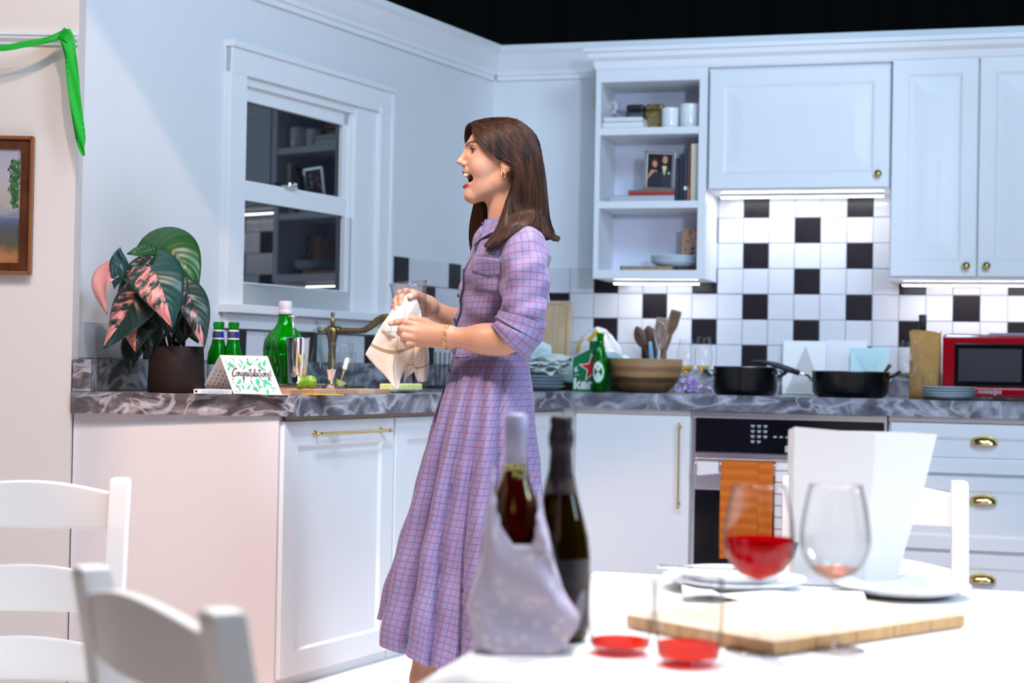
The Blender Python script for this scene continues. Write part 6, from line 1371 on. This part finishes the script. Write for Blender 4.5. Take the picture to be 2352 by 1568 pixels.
eyew = pmat('eye_white', (.75, .72, .70), .15); iris = pmat('iris', (.035, .018, .010), .1); lash = pmat('lash', (.008, .006, .006), .6)
for s_ in (-1, 1):
    m = MB(); m.m = T_((-88.5, s_*32, 39)) @ RZ(math.radians(s_*0+4)) @ RY(-PI/2)
    m.lathe([(12.6*math.sin(PI*k/14), -12.6*math.cos(PI*k/14)) for k in range(15)], 24, cap=False); m.lathe([(0, 12.98), (2.5, 12.85), (6.4, 11.3)], 20, cap=False, mi=1); e_ = m.build('eye', [eyew, iris], body, IH)
    def lid(t, zz, rr):
        a = .12*0+t*1.02; rh = math.sqrt(rr*rr-zz*zz); return (-88.5-rh*math.cos(a), s_*(32+rh*math.sin(a)), 39+zz)
    ts = [k/14*2-1 for k in range(15)]
    m = MB(); m.tube([lid(t, -.8+4.6*(1-t*t), 14.6) for t in ts], [.5+.75*math.sin(PI*(k+2)/18) for k in range(15)], 6)
    for k in range(9):
        t = -.35+k/8*1.3; p = Vector(lid(t, -.6+4.6*(1-t*t), 14.7)); o_ = Vector((-math.cos(t*1.02), s_*math.sin(t*1.02), .45)).normalized(); m.tube([p, p+o_*3.6+Vector((0, 0, .3)), p+o_*5.6+Vector((0, 0, 1.6))], [.55, .4, .12], 5)
    m.build('eyelash', lash, body, IH)
    m = MB(); m.tube([lid(t, -.8-3.7*(1-t*t), 14.3) for t in ts], .4, 5); m.build('lower_lash', pmat('lash_brown', (.05, .022, .016), .6), body, IH)
tooth_m = pmat('tooth', (.86, .80, .68), .2)
for k in range(10):
    a = (k-4.5)*.21; w = (8.2, 6.8, 7.2, 6.4, 6)[int(abs(k-4.5))]; m = MB(); m.m = T_((-93-23*math.cos(a), 23*math.sin(a)*1.0, -25.5)) @ RZ(-a*.0) @ RZ(a*-1.0)
    h = (9, 8, 8.2, 7, 6)[int(abs(k-4.5))]; m.box((-2.2, -w/2, 6-h), (2.2, w/2, 6), bev=1.2); m.build('tooth', tooth_m, body, IH)
m = MB(); m.lathe([(0, 0), (14, 1), (17, 5), (12, 9), (0, 10)], 20, (-96, 0, -54), sx=1.2); m.build('tongue', pmat('tongue', (.45, .10, .10), .35), body, IH)
m = MB()
for k in range(3): a0 = k*2.1; m.tube([(-27+6*math.cos(2*PI*i/20+a0), -83-1.5*math.sin(2*PI*i/20*2), -30+8*math.sin(2*PI*i/20+a0)) for i in range(20)], 2.0, 8, closed=True); break
m.tube([(-27, -83, -22), (-27, -81, -17)], 1.6, 8); m.build('earring', gold, person, IH)
# ---- hair: sheets combed from the parting, with separate strands over them
G = [[(1083,285,-8),(1086,293,-24),(1095,318,-50),(1112,342,-66),(1135,358,-76),(1160,366,-86),(1187,380,-92),(1186,404,-92),(1172,440,-84),(1157,480,-96),(1140,525,-138),(1112,566,-158)],
 [(1092,280,-8),(1108,300,-46),(1130,325,-68),(1155,348,-80),(1180,370,-88),(1190,395,-90),(1188,425,-88),(1181,460,-84),(1174,490,-104),(1162,518,-158),(1146,545,-178),(1122,570,-180)],
 [(1115,275,-8),(1140,290,-50),(1165,318,-74),(1188,350,-85),(1203,385,-89),(1206,415,-89),(1205,445,-87),(1201,475,-87),(1196,494,-112),(1186,514,-164),(1170,538,-188),(1146,562,-190)],
 [(1140,273,-6),(1170,287,-45),(1195,316,-68),(1213,352,-77),(1222,390,-80),(1226,425,-79),(1227,455,-78),(1227,480,-79),(1226,494,-98),(1224,506,-128),(1216,516,-156),(1202,528,-176)],
 [(1160,273,-4),(1190,283,-30),(1214,310,-46),(1230,350,-54),(1240,390,-56),(1245,430,-56),(1248,465,-56),(1250,490,-57),(1254,512,-60),(1260,530,-64),(1268,544,-67),(1276,552,-68)],
 [(1168,274,0),(1194,281,-5),(1221,311,-8),(1239,355,-8),(1248,400,-8),(1252,440,-8),(1255,472,-8),(1258,500,-8),(1263,520,-8),(1269,533,-8),(1276,541,-8),(1284,545,-8)],
 [(1160,273,4),(1190,283,30),(1214,310,46),(1230,350,54),(1239,390,56),(1243,430,56),(1246,465,56),(1248,490,56),(1250,512,56),(1254,530,56),(1260,542,56),(1266,549,56)],
 [(1140,273,6),(1170,287,45),(1193,316,68),(1208,352,77),(1214,390,80),(1216,425,79),(1216,455,78),(1215,480,80),(1212,510,84),(1208,535,88),(1202,555,90),(1195,570,92)],
 [(1115,275,8),(1140,290,50),(1160,318,74),(1175,350,82),(1178,390,84),(1172,425,84),(1165,460,84),(1158,495,86),(1150,525,90),(1144,550,94),(1138,572,96),(1132,590,98)],
 [(1092,280,8),(1102,298,44),(1118,325,64),(1130,355,74),(1133,390,78),(1128,425,78),(1120,455,78),(1112,490,80),(1106,520,84),(1101,550,88),(1098,575,90),(1096,592,92)],
 [(1083,285,8),(1071,291,20),(1067,312,40),(1070,338,56),(1085,370,70),(1096,405,76),(1094,440,78),(1086,475,80),(1079,510,82),(1077,545,84),(1081,575,86),(1089,602,88)]]
def cr(p, t):
    n = len(p); k = min(int(t), n-2); f = t-k; q = [np.array(p[max(0, min(n-1, k+d))]) for d in (-1, 0, 1, 2)]
    return .5*((2*q[1])+(q[2]-q[0])*f+(2*q[0]-5*q[1]+4*q[2]-q[3])*f*f+(-q[0]+3*q[1]-3*q[2]+q[3])*f**3)
GW = [[np.array(at(x, y, PD+d*.001)) for x, y, d in g] for g in G]
cran = [q for q in PR[:2]]+PR[6:10]; cran = PR[:2]
def hair_pt(g, t):
    """g along the parting 0..10, t root to tip 0..11"""
    return cr([cr(GW[i], t) for i in range(len(GW))], g)
NG, NT = 101, 56
Hs = np.array([[hair_pt(10*i/(NG-1), 11*j/(NT-1)) for j in range(NT)] for i in range(NG)])
flat_ = Hs.reshape(-1, 3).copy()
for it in range(6):
    d = sdf(flat_, cran); e = 1e-4; gr_ = np.stack([(sdf(flat_+np.eye(3)[k]*e, cran)-d)/e for k in range(3)], 1); push = np.clip(.007-d, 0, .02); flat_ += gr_*push[:, None]*.8
Hs = flat_.reshape(NG, NT, 3)
hm, nd, ln, b = new_mat('hair'); b.inputs['Roughness'].default_value = .42; b.inputs['Specular IOR Level'].default_value = .25
uv = nd.new('ShaderNodeUVMap'); mp = nd.new('ShaderNodeMapping'); mp.inputs['Scale'].default_value = (150, 1.6, 1); ln.new(uv.outputs[0], mp.inputs[0]); n = N(nd, 'ShaderNodeTexNoise', Scale=1, Detail=3); ln.new(mp.outputs[0], n.inputs['Vector'])
r = nd.new('ShaderNodeValToRGB'); e = r.color_ramp.elements; e[0].position = .3; e[0].color = (.011, .005, .004, 1); e[1].position = .72; e[1].color = (.072, .029, .015, 1); ln.new(n.outputs[0], r.inputs[0]); ln.new(r.outputs[0], b.inputs['Base Color'])
bp = N(nd, 'ShaderNodeBump', Strength=.6, Distance=.003); ln.new(n.outputs[0], bp.inputs['Height']); ln.new(bp.outputs[0], b.inputs['Normal'])
P = [[Vector(Hs[i, j])-PO for j in range(NT)] for i in range(NG)]
hair = link('hair', uv_grid(P, [[(i/(NG-1), j/(NT-1)) for j in range(NT)] for i in range(NG)], 'hair', hm), person); sd = hair.modifiers.new('thick', 'SOLIDIFY'); sd.thickness = .006; sd.offset = 0
def hair_s(g, t):
    a = min(max(g/10*(NG-1), 0), NG-1.001); c = min(max(t/11*(NT-1), 0), NT-1.001); i, j = int(a), int(c); fa, fc = a-i, c-j
    p = (Hs[i, j]*(1-fa)+Hs[i+1, j]*fa)*(1-fc)+(Hs[i, j+1]*(1-fa)+Hs[i+1, j+1]*fa)*fc
    du = Hs[i+1, j]-Hs[i, j]; dv = Hs[i, j+1]-Hs[i, j]; nn = np.cross(dv, du); return p, nn/(np.linalg.norm(nn)+1e-9)
cu = bpy.data.curves.new('hair_strand', 'CURVE'); cu.dimensions = '3D'; cu.bevel_depth = .0010; cu.bevel_resolution = 1; cu.resolution_u = 2
cen = np.array(HO)
for k in range(1500):
    g0 = rnd.uniform(0, 10); t0 = rnd.choice((0, 0, rnd.uniform(0, 5))); t1 = rnd.uniform(9.6, 11.2) if rnd.random() < .7 else rnd.uniform(7, 10); off = rnd.uniform(.0005, .005); dr = rnd.gauss(0, .16); sp = cu.splines.new('POLY'); M_ = 16; sp.points.add(M_-1)
    for q in range(M_):
        f = q/(M_-1); t = t0+(t1-t0)*f; p, nn = hair_s(g0+dr*f*f+.05*math.sin(f*6+k), min(t, 11)); 
        if nn @ (p-cen) < 0: nn = -nn
        p = p+nn*(off+.003*f*math.sin(k)+(.004 if t > 10.5 else 0)*math.sin(k*1.7))+(np.array((.3, 0, -1))*max(0, t-11)*.02)
        sp.points[q].co = (p[0]-PO.x, p[1]-PO.y, p[2]-PO.z, 1); sp.points[q].radius = (.35+.65*math.sin(PI*min(1, f*1.15+.12)))*rnd.uniform(.8, 1.1)
hs2 = pmat('hair_strand', (.014, .006, .004), .42, col2=(.075, .030, .015), scale=14, stretch=(5, 5, .35), spec=.3); cu.materials.append(hs2)
ho = bpy.data.objects.new('hair_strands', cu); COL.objects.link(ho); ho.parent = person; ho['kind'] = 'stuff'
# ---- dress
pl, nd, ln, b = new_mat('dress_check'); b.inputs['Roughness'].default_value = .6; b.inputs['Sheen Weight'].default_value = .15
uv = nd.new('ShaderNodeUVMap'); sp = nd.new('ShaderNodeSeparateXYZ'); ln.new(uv.outputs[0], sp.inputs[0])
def line_mask(out, period, off, w):
    a = N(nd, 'ShaderNodeMath', operation='MULTIPLY_ADD'); a.inputs[1].default_value = 1/period; a.inputs[2].default_value = off; ln.new(out, a.inputs[0]); f = N(nd, 'ShaderNodeMath', operation='FRACT'); ln.new(a.outputs[0], f.inputs[0])
    g = N(nd, 'ShaderNodeMath', operation='LESS_THAN'); g.inputs[1].default_value = w/period; ln.new(f.outputs[0], g.inputs[0]); return g.outputs[0]
def mixc(fac, a_, b_): 
    x = nd.new('ShaderNodeMix'); x.data_type = 'RGBA'; ln.new(fac, x.inputs['Factor']); 
    if isinstance(a_, tuple): x.inputs['A'].default_value = c4(a_)
    else: ln.new(a_, x.inputs['A'])
    x.inputs['B'].default_value = c4(b_); return x.outputs['Result']
TP = .0172
base = mixc(line_mask(sp.outputs['X'], TP, .0, .0013), (.225, .215, .42), (.10, .085, .24)); base = mixc(line_mask(sp.outputs['Y'], TP, .0, .0013), base, (.09, .07, .20))
base = mixc(line_mask(sp.outputs['X'], TP, .86, .0012), base, (.42, .10, .12)); base = mixc(line_mask(sp.outputs['Y'], TP, .86, .0012), base, (.42, .10, .13)); ln.new(base, b.inputs['Base Color'])
n = N(nd, 'ShaderNodeTexNoise', Scale=34, Detail=3, Distortion=.8); ln.new(uv.outputs[0], n.inputs['Vector']); bp = N(nd, 'ShaderNodeBump', Strength=.35, Distance=.006); ln.new(n.outputs[0], bp.inputs['Height']); ln.new(bp.outputs[0], b.inputs['Normal'])
BOD = [(505, 1118, 1192, .060), (522, 1108, 1205, .085), (540, 1098, 1224, .125), (556, 1092, 1238, .155), (580, 1083, 1249, .175), (610, 1071, 1254, .180), (645, 1062, 1254, .170), (685, 1055, 1249, .150), (725, 1048, 1240, .132), (765, 1043, 1228, .116), (800, 1040, 1216, .108), (816, 1039, 1212, .106)]
SKR = [(816, 1039, 1212, .106), (845, 1031, 1216, .125), (880, 1019, 1219, .150), (940, 1001, 1222, .180), (1000, 985, 1226, .205), (1060, 967, 1232, .225), (1180, 938, 1243, .262), (1300, 905, 1255, .295), (1400, 879, 1263, .325), (1500, 858, 1272, .350)]
def prof_at(T, y):
    for a, c in zip(T, T[1:]):
        if y <= c[0] or c is T[-1]: f = (y-a[0])/(c[0]-a[0]); return [a[k]+(c[k]-a[k])*f for k in range(4)]
def smooth_prof(T, y):
    ys = [t[0] for t in T]; i = max(0, min(len(T)-2, sum(1 for v in ys if v <= y)-1)); f = (y-ys[i])/(ys[i+1]-ys[i]); return cr(T, i+min(1, max(0, f)))
def body_pt(T, th, y, out=0, ex=1.0):
    _, l, r_, hb = smooth_prof(T, y); cx = (l+r_)/2; a = (r_-l)/2-(12*max(0, (y-900)/600) if T is SKR else 0); c, s_ = math.cos(th), math.sin(th); D = PD+(hb+out)*s_*abs(s_)**(ex-1); px = cx+(a+out*850)*c*abs(c)**(ex-1)
    q = at(px, y, PD); return Vector((q.x, D, q.z))
def dress_sheet(name, T, y0, y1, ny, nth, fn=None, th0=0, th1=2*PI, mat=None, ref=.62, vofs=0):
    P = []; UV = []
    for i in range(nth+1):
        th = th0+(th1-th0)*i/nth; row = []; ur = []
        for j in range(ny+1):
            y = y0+(y1-y0)*j/ny; p = body_pt(T, th, y); 
            if fn: p = fn(p, th, y)
            row.append(p-PO); rad = smooth_prof(T, y); circ = PI*((rad[2]-rad[1])/1700+rad[3]); ur.append((circ*(th-PI*1.2)/(2*PI)*2*.5, -(y-800)/850+vofs))
        P.append(row); UV.append(ur)
    return link(name, uv_grid(P, UV, name, mat or pl, .0), person)
def wr(p, th, y):
    n = Vector((math.cos(th), math.sin(th), 0)); w = .0035*math.sin(y*.055+th*3)+.0035*math.sin(y*.10-th*5+1)*(1 if y > 640 else .4)+.003*math.sin(th*7+y*.03)+.003*math.sin(y*.03+th*11)
    return p+n*w
dress_sheet('bodice', BOD, 505, 820, 60, 96, wr)
VAL = [math.radians(v) for v in (-24, 4, 30, 52, 80, 108, 131, 158, 181, 200, 224, 245, 266, 290, 314, 336, 364, 390)]
def skirt_fold(p, th, y):
    f = min(1, max(0, (y-834)/560))**.7; t = th % (2*PI); t = t+.05*math.sin(y*.011+1.3)*f
    k = max(i for i in range(len(VAL)-1) if VAL[i] <= t); u = (t-VAL[k])/(VAL[k+1]-VAL[k]); A = .085*(.75+.35*math.sin(k*2.1+1))
    amp = (A*math.sin(PI*u**.85)**.7-.054)*f+.006*math.sin(u*9+k+y*.006)*f+.004*math.sin(y*.045+k*2)*f
    n = Vector((math.cos(th)*.72, math.sin(th), 0)); p = p+n*amp
    p = p+Vector((-math.sin(th), math.cos(th), 0))*(.016*math.sin(PI*u)*f)
    p = p+Vector((0, 0, max(0, (y-880)/620)*.062*max(0, -math.cos(th))**1.5))
    if y > 1300: p = p+Vector((0, 0, ((y-1300)/200)**1.5*(.020*max(0, -math.cos(th))-.012*max(0, -math.sin(th))**6+.010*math.sin(k*1.9))))
    return p
dress_sheet('skirt', SKR, 812, 1500, 90, 300, skirt_fold, ref=.9)
# crease that runs from hip to front, yoke seam, waist seam, placket, buttons, pocket
def strip(name, T, pts, w, mat, out=.004, fn=None, th_w=0):
    P = []; UV = []; K = 40
    for i in range(K+1):
        th, y = cr(pts, i/K*(len(pts)-1)); p = body_pt(T, th, y, out); p = fn(p, th, y) if fn else p; q = body_pt(T, th+w, y, out); q = fn(q, th+w, y) if fn else q; P.append([p-PO, q-PO]); UV.append([(i*.02, 0), (i*.02, w)])
    return link(name, uv_grid(P, UV, name, mat, .0012), person)
navy = pmat('navy_edge', (.02, .018, .06), .7)
strip('placket_edge', BOD, [(3.62, 540), (3.60, 600), (3.58, 660), (3.56, 720), (3.56, 780), (3.56, 818)], .045, navy, .0045, wr); strip('placket_edge', SKR, [(3.56, 818), (3.54, 850), (3.5, 890), (3.46, 930), (3.44, 990)], .03, navy, .006, skirt_fold)
btn = pmat('button_navy', (.03, .03, .07), .3)
for y in (575, 625, 680, 735, 790, 850, 915):
    T = BOD if y < 816 else SKR; p = body_pt(T, 3.48, y, .003); p = (wr if y < 816 else skirt_fold)(p, 3.48, y)-PO; m = MB(); m.m = T_(p) @ RZ(3.48) @ RY(PI/2); m.lathe([(.0055, 0), (.006, .001), (.005, .0025), (0, .002)], 14); m.build('button', btn, person)
strip('waist_seam', BOD, [(3.2+.1*k, 806+2*math.sin(k)) for k in range(32)], .0, navy, .004) if False else None
P = []; UV = []
for i in range(15):
    row = []; ur = []
    for j in range(9):
        px = 1092+58*i/14; y = 600+(16 if True else 0)*0+34*j/8+8*(1-abs(i/7-1))*(j/8)+10*(i/14-.5); _, l, r_, hb = smooth_prof(BOD, y); c = (px-(l+r_)/2)/((r_-l)/2); th = 2*PI-math.acos(max(-1, min(1, c))); row.append(wr(body_pt(BOD, th, y, .0055), th, y)-PO); ur.append((px/850*1.3, -y/850))
    P.append(row); UV.append(ur)
link('pocket_flap', uv_grid(P, UV, 'pocket_flap', pl, -.002), person)
P = []; UV = []
for i in range(15):
    row = []; ur = []
    for j in range(9):
        px = 1090+56*i/14; y = 612+62*j/8+10*(i/14-.5); _, l, r_, hb = smooth_prof(BOD, y); c = (px-(l+r_)/2)/((r_-l)/2); th = 2*PI-math.acos(max(-1, min(1, c))); row.append(wr(body_pt(BOD, th, y, .0028), th, y)-PO); ur.append((px/850*1.3+.006, -y/850+.004))
    P.append(row); UV.append(ur)
link('pocket', uv_grid(P, UV, 'pocket', pl, -.001), person)
def sleeve(name, pts, mat=pl, wamp=.004, n=40, rows=56, thick=.0016):
    """pts: (px, py, D, radius)"""
    C_ = [np.array(list(at(x, y, D))+[r_]) for x, y, D, r_ in pts]; P = []; UV = []; up = None; L_ = 0; prev = None; rings = []
    for j in range(rows+1):
        q = cr(C_, j/rows*(len(C_)-1)); c = Vector(q[:3]); q2 = cr(C_, min(len(C_)-1, j/rows*(len(C_)-1)+.05)); q1 = cr(C_, max(0, j/rows*(len(C_)-1)-.05)); t = Vector(q2[:3]-q1[:3]).normalized(); up = Vector((1, 0, 0)) if up is None else up; up = (up-t*up.dot(t)).normalized(); x = t.cross(up)
        if prev is not None: L_ += (c-prev).length
        prev = c; row = []; ur = []
        for i in range(n+1):
            a = 2*PI*i/n; w = wamp*(math.sin(j*.42+2.2*a+1.5*math.sin(a*2))+.7*math.sin(j*.75-3*a)+.6*math.sin(5*a+j*.1)); r_ = q[3]+w; row.append(c+(up*math.cos(a)+x*math.sin(a))*r_-PO); ur.append((a*.058, L_))
        rings.append((row, ur))
    P = [[rings[j][0][i] for j in range(rows+1)] for i in range(n+1)]; UV = [[rings[j][1][i] for j in range(rows+1)] for i in range(n+1)]
    return link(name, uv_grid(P, UV, name, mat, thick), person)
sleeve('sleeve', [(1188, 534, 4.37, .020), (1195, 550, 4.335, .044), (1203, 575, 4.295, .062), (1207, 620, 4.275, .0625), (1207, 670, 4.262, .061), (1204, 715, 4.255, .060), (1196, 752, 4.252, .058), (1182, 774, 4.252, .055)], pl, .0034)
sleeve('sleeve_cuff', [(1200, 742, 4.252, .0625), (1191, 758, 4.252, .0645), (1178, 774, 4.252, .0640), (1166, 786, 4.253, .0615)], pl, .002, 40, 16, .003)
sleeve('sleeve_tab', [(1199, 728, 4.252, .0625), (1193, 748, 4.252, .0655), (1188, 758, 4.252, .0665)], pl, .001, 40, 8, .002)
sleeve('sleeve', [(1180, 530, 4.55, .030), (1183, 548, 4.575, .050), (1182, 590, 4.605, .060), (1172, 660, 4.64, .058), (1155, 735, 4.66, .056), (1130, 765, 4.645, .056), (1105, 762, 4.63, .055)], pl, .005)
# collar
def collar(name, flip):
    P = []; UV = []
    for i in range(49):
        th = PI+.22+(2*PI-.44)*i/48; row = []; ur = []
        for j in range(9):
            v = j/8
            if not flip: y = 503+26*v; a, hb = 40+4*v, .058+.012*v; cx = 1157-1*v
            else: y = 500+(36+18*max(0, 1-min(i, 48-i)/9))*v; a, hb = 41+30*v**1.1, .060+.082*v**1.1; cx = 1157+3*v
            q = at(cx+a*math.cos(th), y+(12*max(0, -math.cos(th))), PD); row.append(Vector((q.x, PD+hb*math.sin(th), q.z))-PO); ur.append((th*.05, v*.04+.3))
        P.append(row); UV.append(ur)
    return link(name, uv_grid(P, UV, name, pl, .0015), person)
collar('collar_stand', False); collar('collar', True)
m = MB(); m.m = T_(at(1109, 514, 4.425)-PO) @ RX(PI/2); m.lathe([(.0055, 0), (.006, .0012), (0, .0018)], 14); m.build('button', btn, person)
# bracelet
br_ = thing('x', None, None, Matrix.Identity(4)); bpy.data.objects.remove(br_)
bo = link('bracelet', None, person); c0 = at(1028, 774, 4.303); c1 = at(1000, 772, 4.316); ax = (c0-c1).normalized(); ux = Vector((0, 0, 1)); ux = (ux-ax*ux.dot(ax)).normalized(); vx = ax.cross(ux)
for k in range(14):
    a = 2*PI*k/14; p = c0+(ux*math.cos(a)+vx*math.sin(a))*.0305+ax*.004*math.sin(a); tg = (-ux*math.sin(a)+vx*math.cos(a)); sd_ = ax if k % 2 else (ux*math.cos(a)+vx*math.sin(a)); m = MB()
    m.tube([p+tg*.0085*math.cos(2*PI*q/14)+sd_*.0034*math.sin(2*PI*q/14)-PO for q in range(14)], .0011, 6, closed=True); m.build('chain_link', gold, bo)
# shoes
shoe = pmat('shoe_leather', (.55, .40, .32), .4)
for y0_, kx in ((4.40, 981), (4.56, 1056)):
    c = at(kx, 1662, y0_)-PO; m = MB(); P = []
    for i in range(17):
        u = i/16; w = .012+.026*math.sin(PI*(.12+.80*u))**.7; h = .05*(1-u)**.8+.018; x = c.x+.05-.215*u; P.append([(x, c.y+w*math.cos(PI*k/10), .004+(h*math.sin(PI*k/10) if 0 < k < 10 else 0)) for k in range(11)])
    m.grid(P); m.add(P[0], [list(range(11))]); m.add(P[-1], [list(range(11))]); m.build('shoe', shoe, person)
# ---- the towel and the glass in her hands
tw, nd, ln, b = new_mat('tea_towel'); b.inputs['Roughness'].default_value = .85; uv = nd.new('ShaderNodeUVMap'); sp = nd.new('ShaderNodeSeparateXYZ'); ln.new(uv.outputs[0], sp.inputs[0])
def lm2(out, c, w):
    a = N(nd, 'ShaderNodeMath', operation='SUBTRACT'); a.inputs[1].default_value = c; ln.new(out, a.inputs[0]); q = N(nd, 'ShaderNodeMath', operation='ABSOLUTE'); ln.new(a.outputs[0], q.inputs[0]); g = N(nd, 'ShaderNodeMath', operation='LESS_THAN'); g.inputs[1].default_value = w; ln.new(q.outputs[0], g.inputs[0]); return g.outputs[0]
r1 = mixc(lm2(sp.outputs['Y'], .52, .018), (.83, .74, .64), (.42, .32, .17)); r1 = mixc(lm2(sp.outputs['X'], .52, .014), r1, (.60, .48, .33)); ln.new(r1, b.inputs['Base Color'])
n = N(nd, 'ShaderNodeTexNoise', Scale=26, Detail=3); ln.new(uv.outputs[0], n.inputs['Vector']); bp = N(nd, 'ShaderNodeBump', Strength=.4, Distance=.004); ln.new(n.outputs[0], bp.inputs['Height']); ln.new(bp.outputs[0], b.inputs['Normal'])
towel_o = thing('tea_towel', 'cream tea towel with tan lines held in both hands of the woman', 'towel', T_(PO))
def sheet_px(name, rows, nu, nv, amp, thick=.0016, ph=0):
    P = []; UV = []; A = [[np.array(c, float) for c in r_] for r_ in rows]
    for i in range(nu+1):
        row = []; ur = []
        for j in range(nv+1):
            u, v = i/nu, j/nv; q = cr([cr(r_, u*(len(r_)-1)) for r_ in A], v*(len(A)-1)); D = q[2]+amp*math.sin(u*8+ph+v*2)*(.5+.5*v)+.4*amp*math.sin(u*15+v*7); row.append(at(q[0], q[1], D)-PO); ur.append((u, v))
        P.append(row); UV.append(ur)
    o = link(name, uv_grid(P, UV, name, tw, 0), towel_o); md = o.modifiers.new('thick', 'SOLIDIFY'); md.thickness = thick; return o
sheet_px('main_fold', [[(908,703,4.40),(926,682,4.395),(944,672,4.39),(958,688,4.395),(966,712,4.40)], [(884,735,4.39),(905,722,4.372),(930,712,4.372),(952,716,4.385),(968,735,4.40)], [(866,763,4.385),(890,765,4.362),(915,762,4.37),(942,760,4.385),(962,764,4.40)], [(853,788,4.38),(880,800,4.365),(908,804,4.37),(934,798,4.38),(954,792,4.395)], [(840,811,4.38),(872,832,4.37),(902,842,4.365),(926,830,4.38),(943,822,4.395)], [(842,817,4.38),(874,848,4.37),(906,876,4.365),(921,856,4.38),(934,836,4.395)], [(847,825,4.38),(880,858,4.37),(912,894,4.365),(921,868,4.38),(931,845,4.395)]], 48, 56, .006)
sheet_px('hanging_tail', [[(930,790,4.415),(942,790,4.41),(955,790,4.415)], [(932,825,4.415),(944,824,4.41),(957,824,4.415)], [(931,850,4.415),(942,846,4.41),(957,844,4.415)], [(927,884,4.415),(933,868,4.41),(957,850,4.415)]], 18, 30, .004)
sheet_px('rolled_corner', [[(950,793,4.40),(962,792,4.375),(974,792,4.37),(984,792,4.40)], [(950,822,4.40),(960,826,4.37),(976,824,4.365),(986,822,4.40)], [(951,850,4.40),(957,858,4.37),(974,854,4.365),(984,846,4.40)], [(954,864,4.40),(960,874,4.375),(972,877,4.37),(981,874,4.40)]], 24, 30, .003)
sheet_px('gathered_fold', [[(880,742,4.372),(892,748,4.356),(905,746,4.362)], [(876,758,4.368),(890,762,4.352),(912,760,4.362)], [(880,768,4.370),(898,772,4.358),(925,778,4.368)]], 20, 16, .004)
tg = thing('drinking_glass', 'clear drinking glass being dried in the hands of the woman', 'glass', T_(at(947, 742, 4.435)) @ RY(-.12))
m = MB(); m.lathe([(.036, .0), (.040, .004), (.043, .04), (.047, .085), (.051, .112), (.0496, .112), (.045, .08), (.038, .01), (0, .008)], 36); m.build('glass', clear_k, tg)
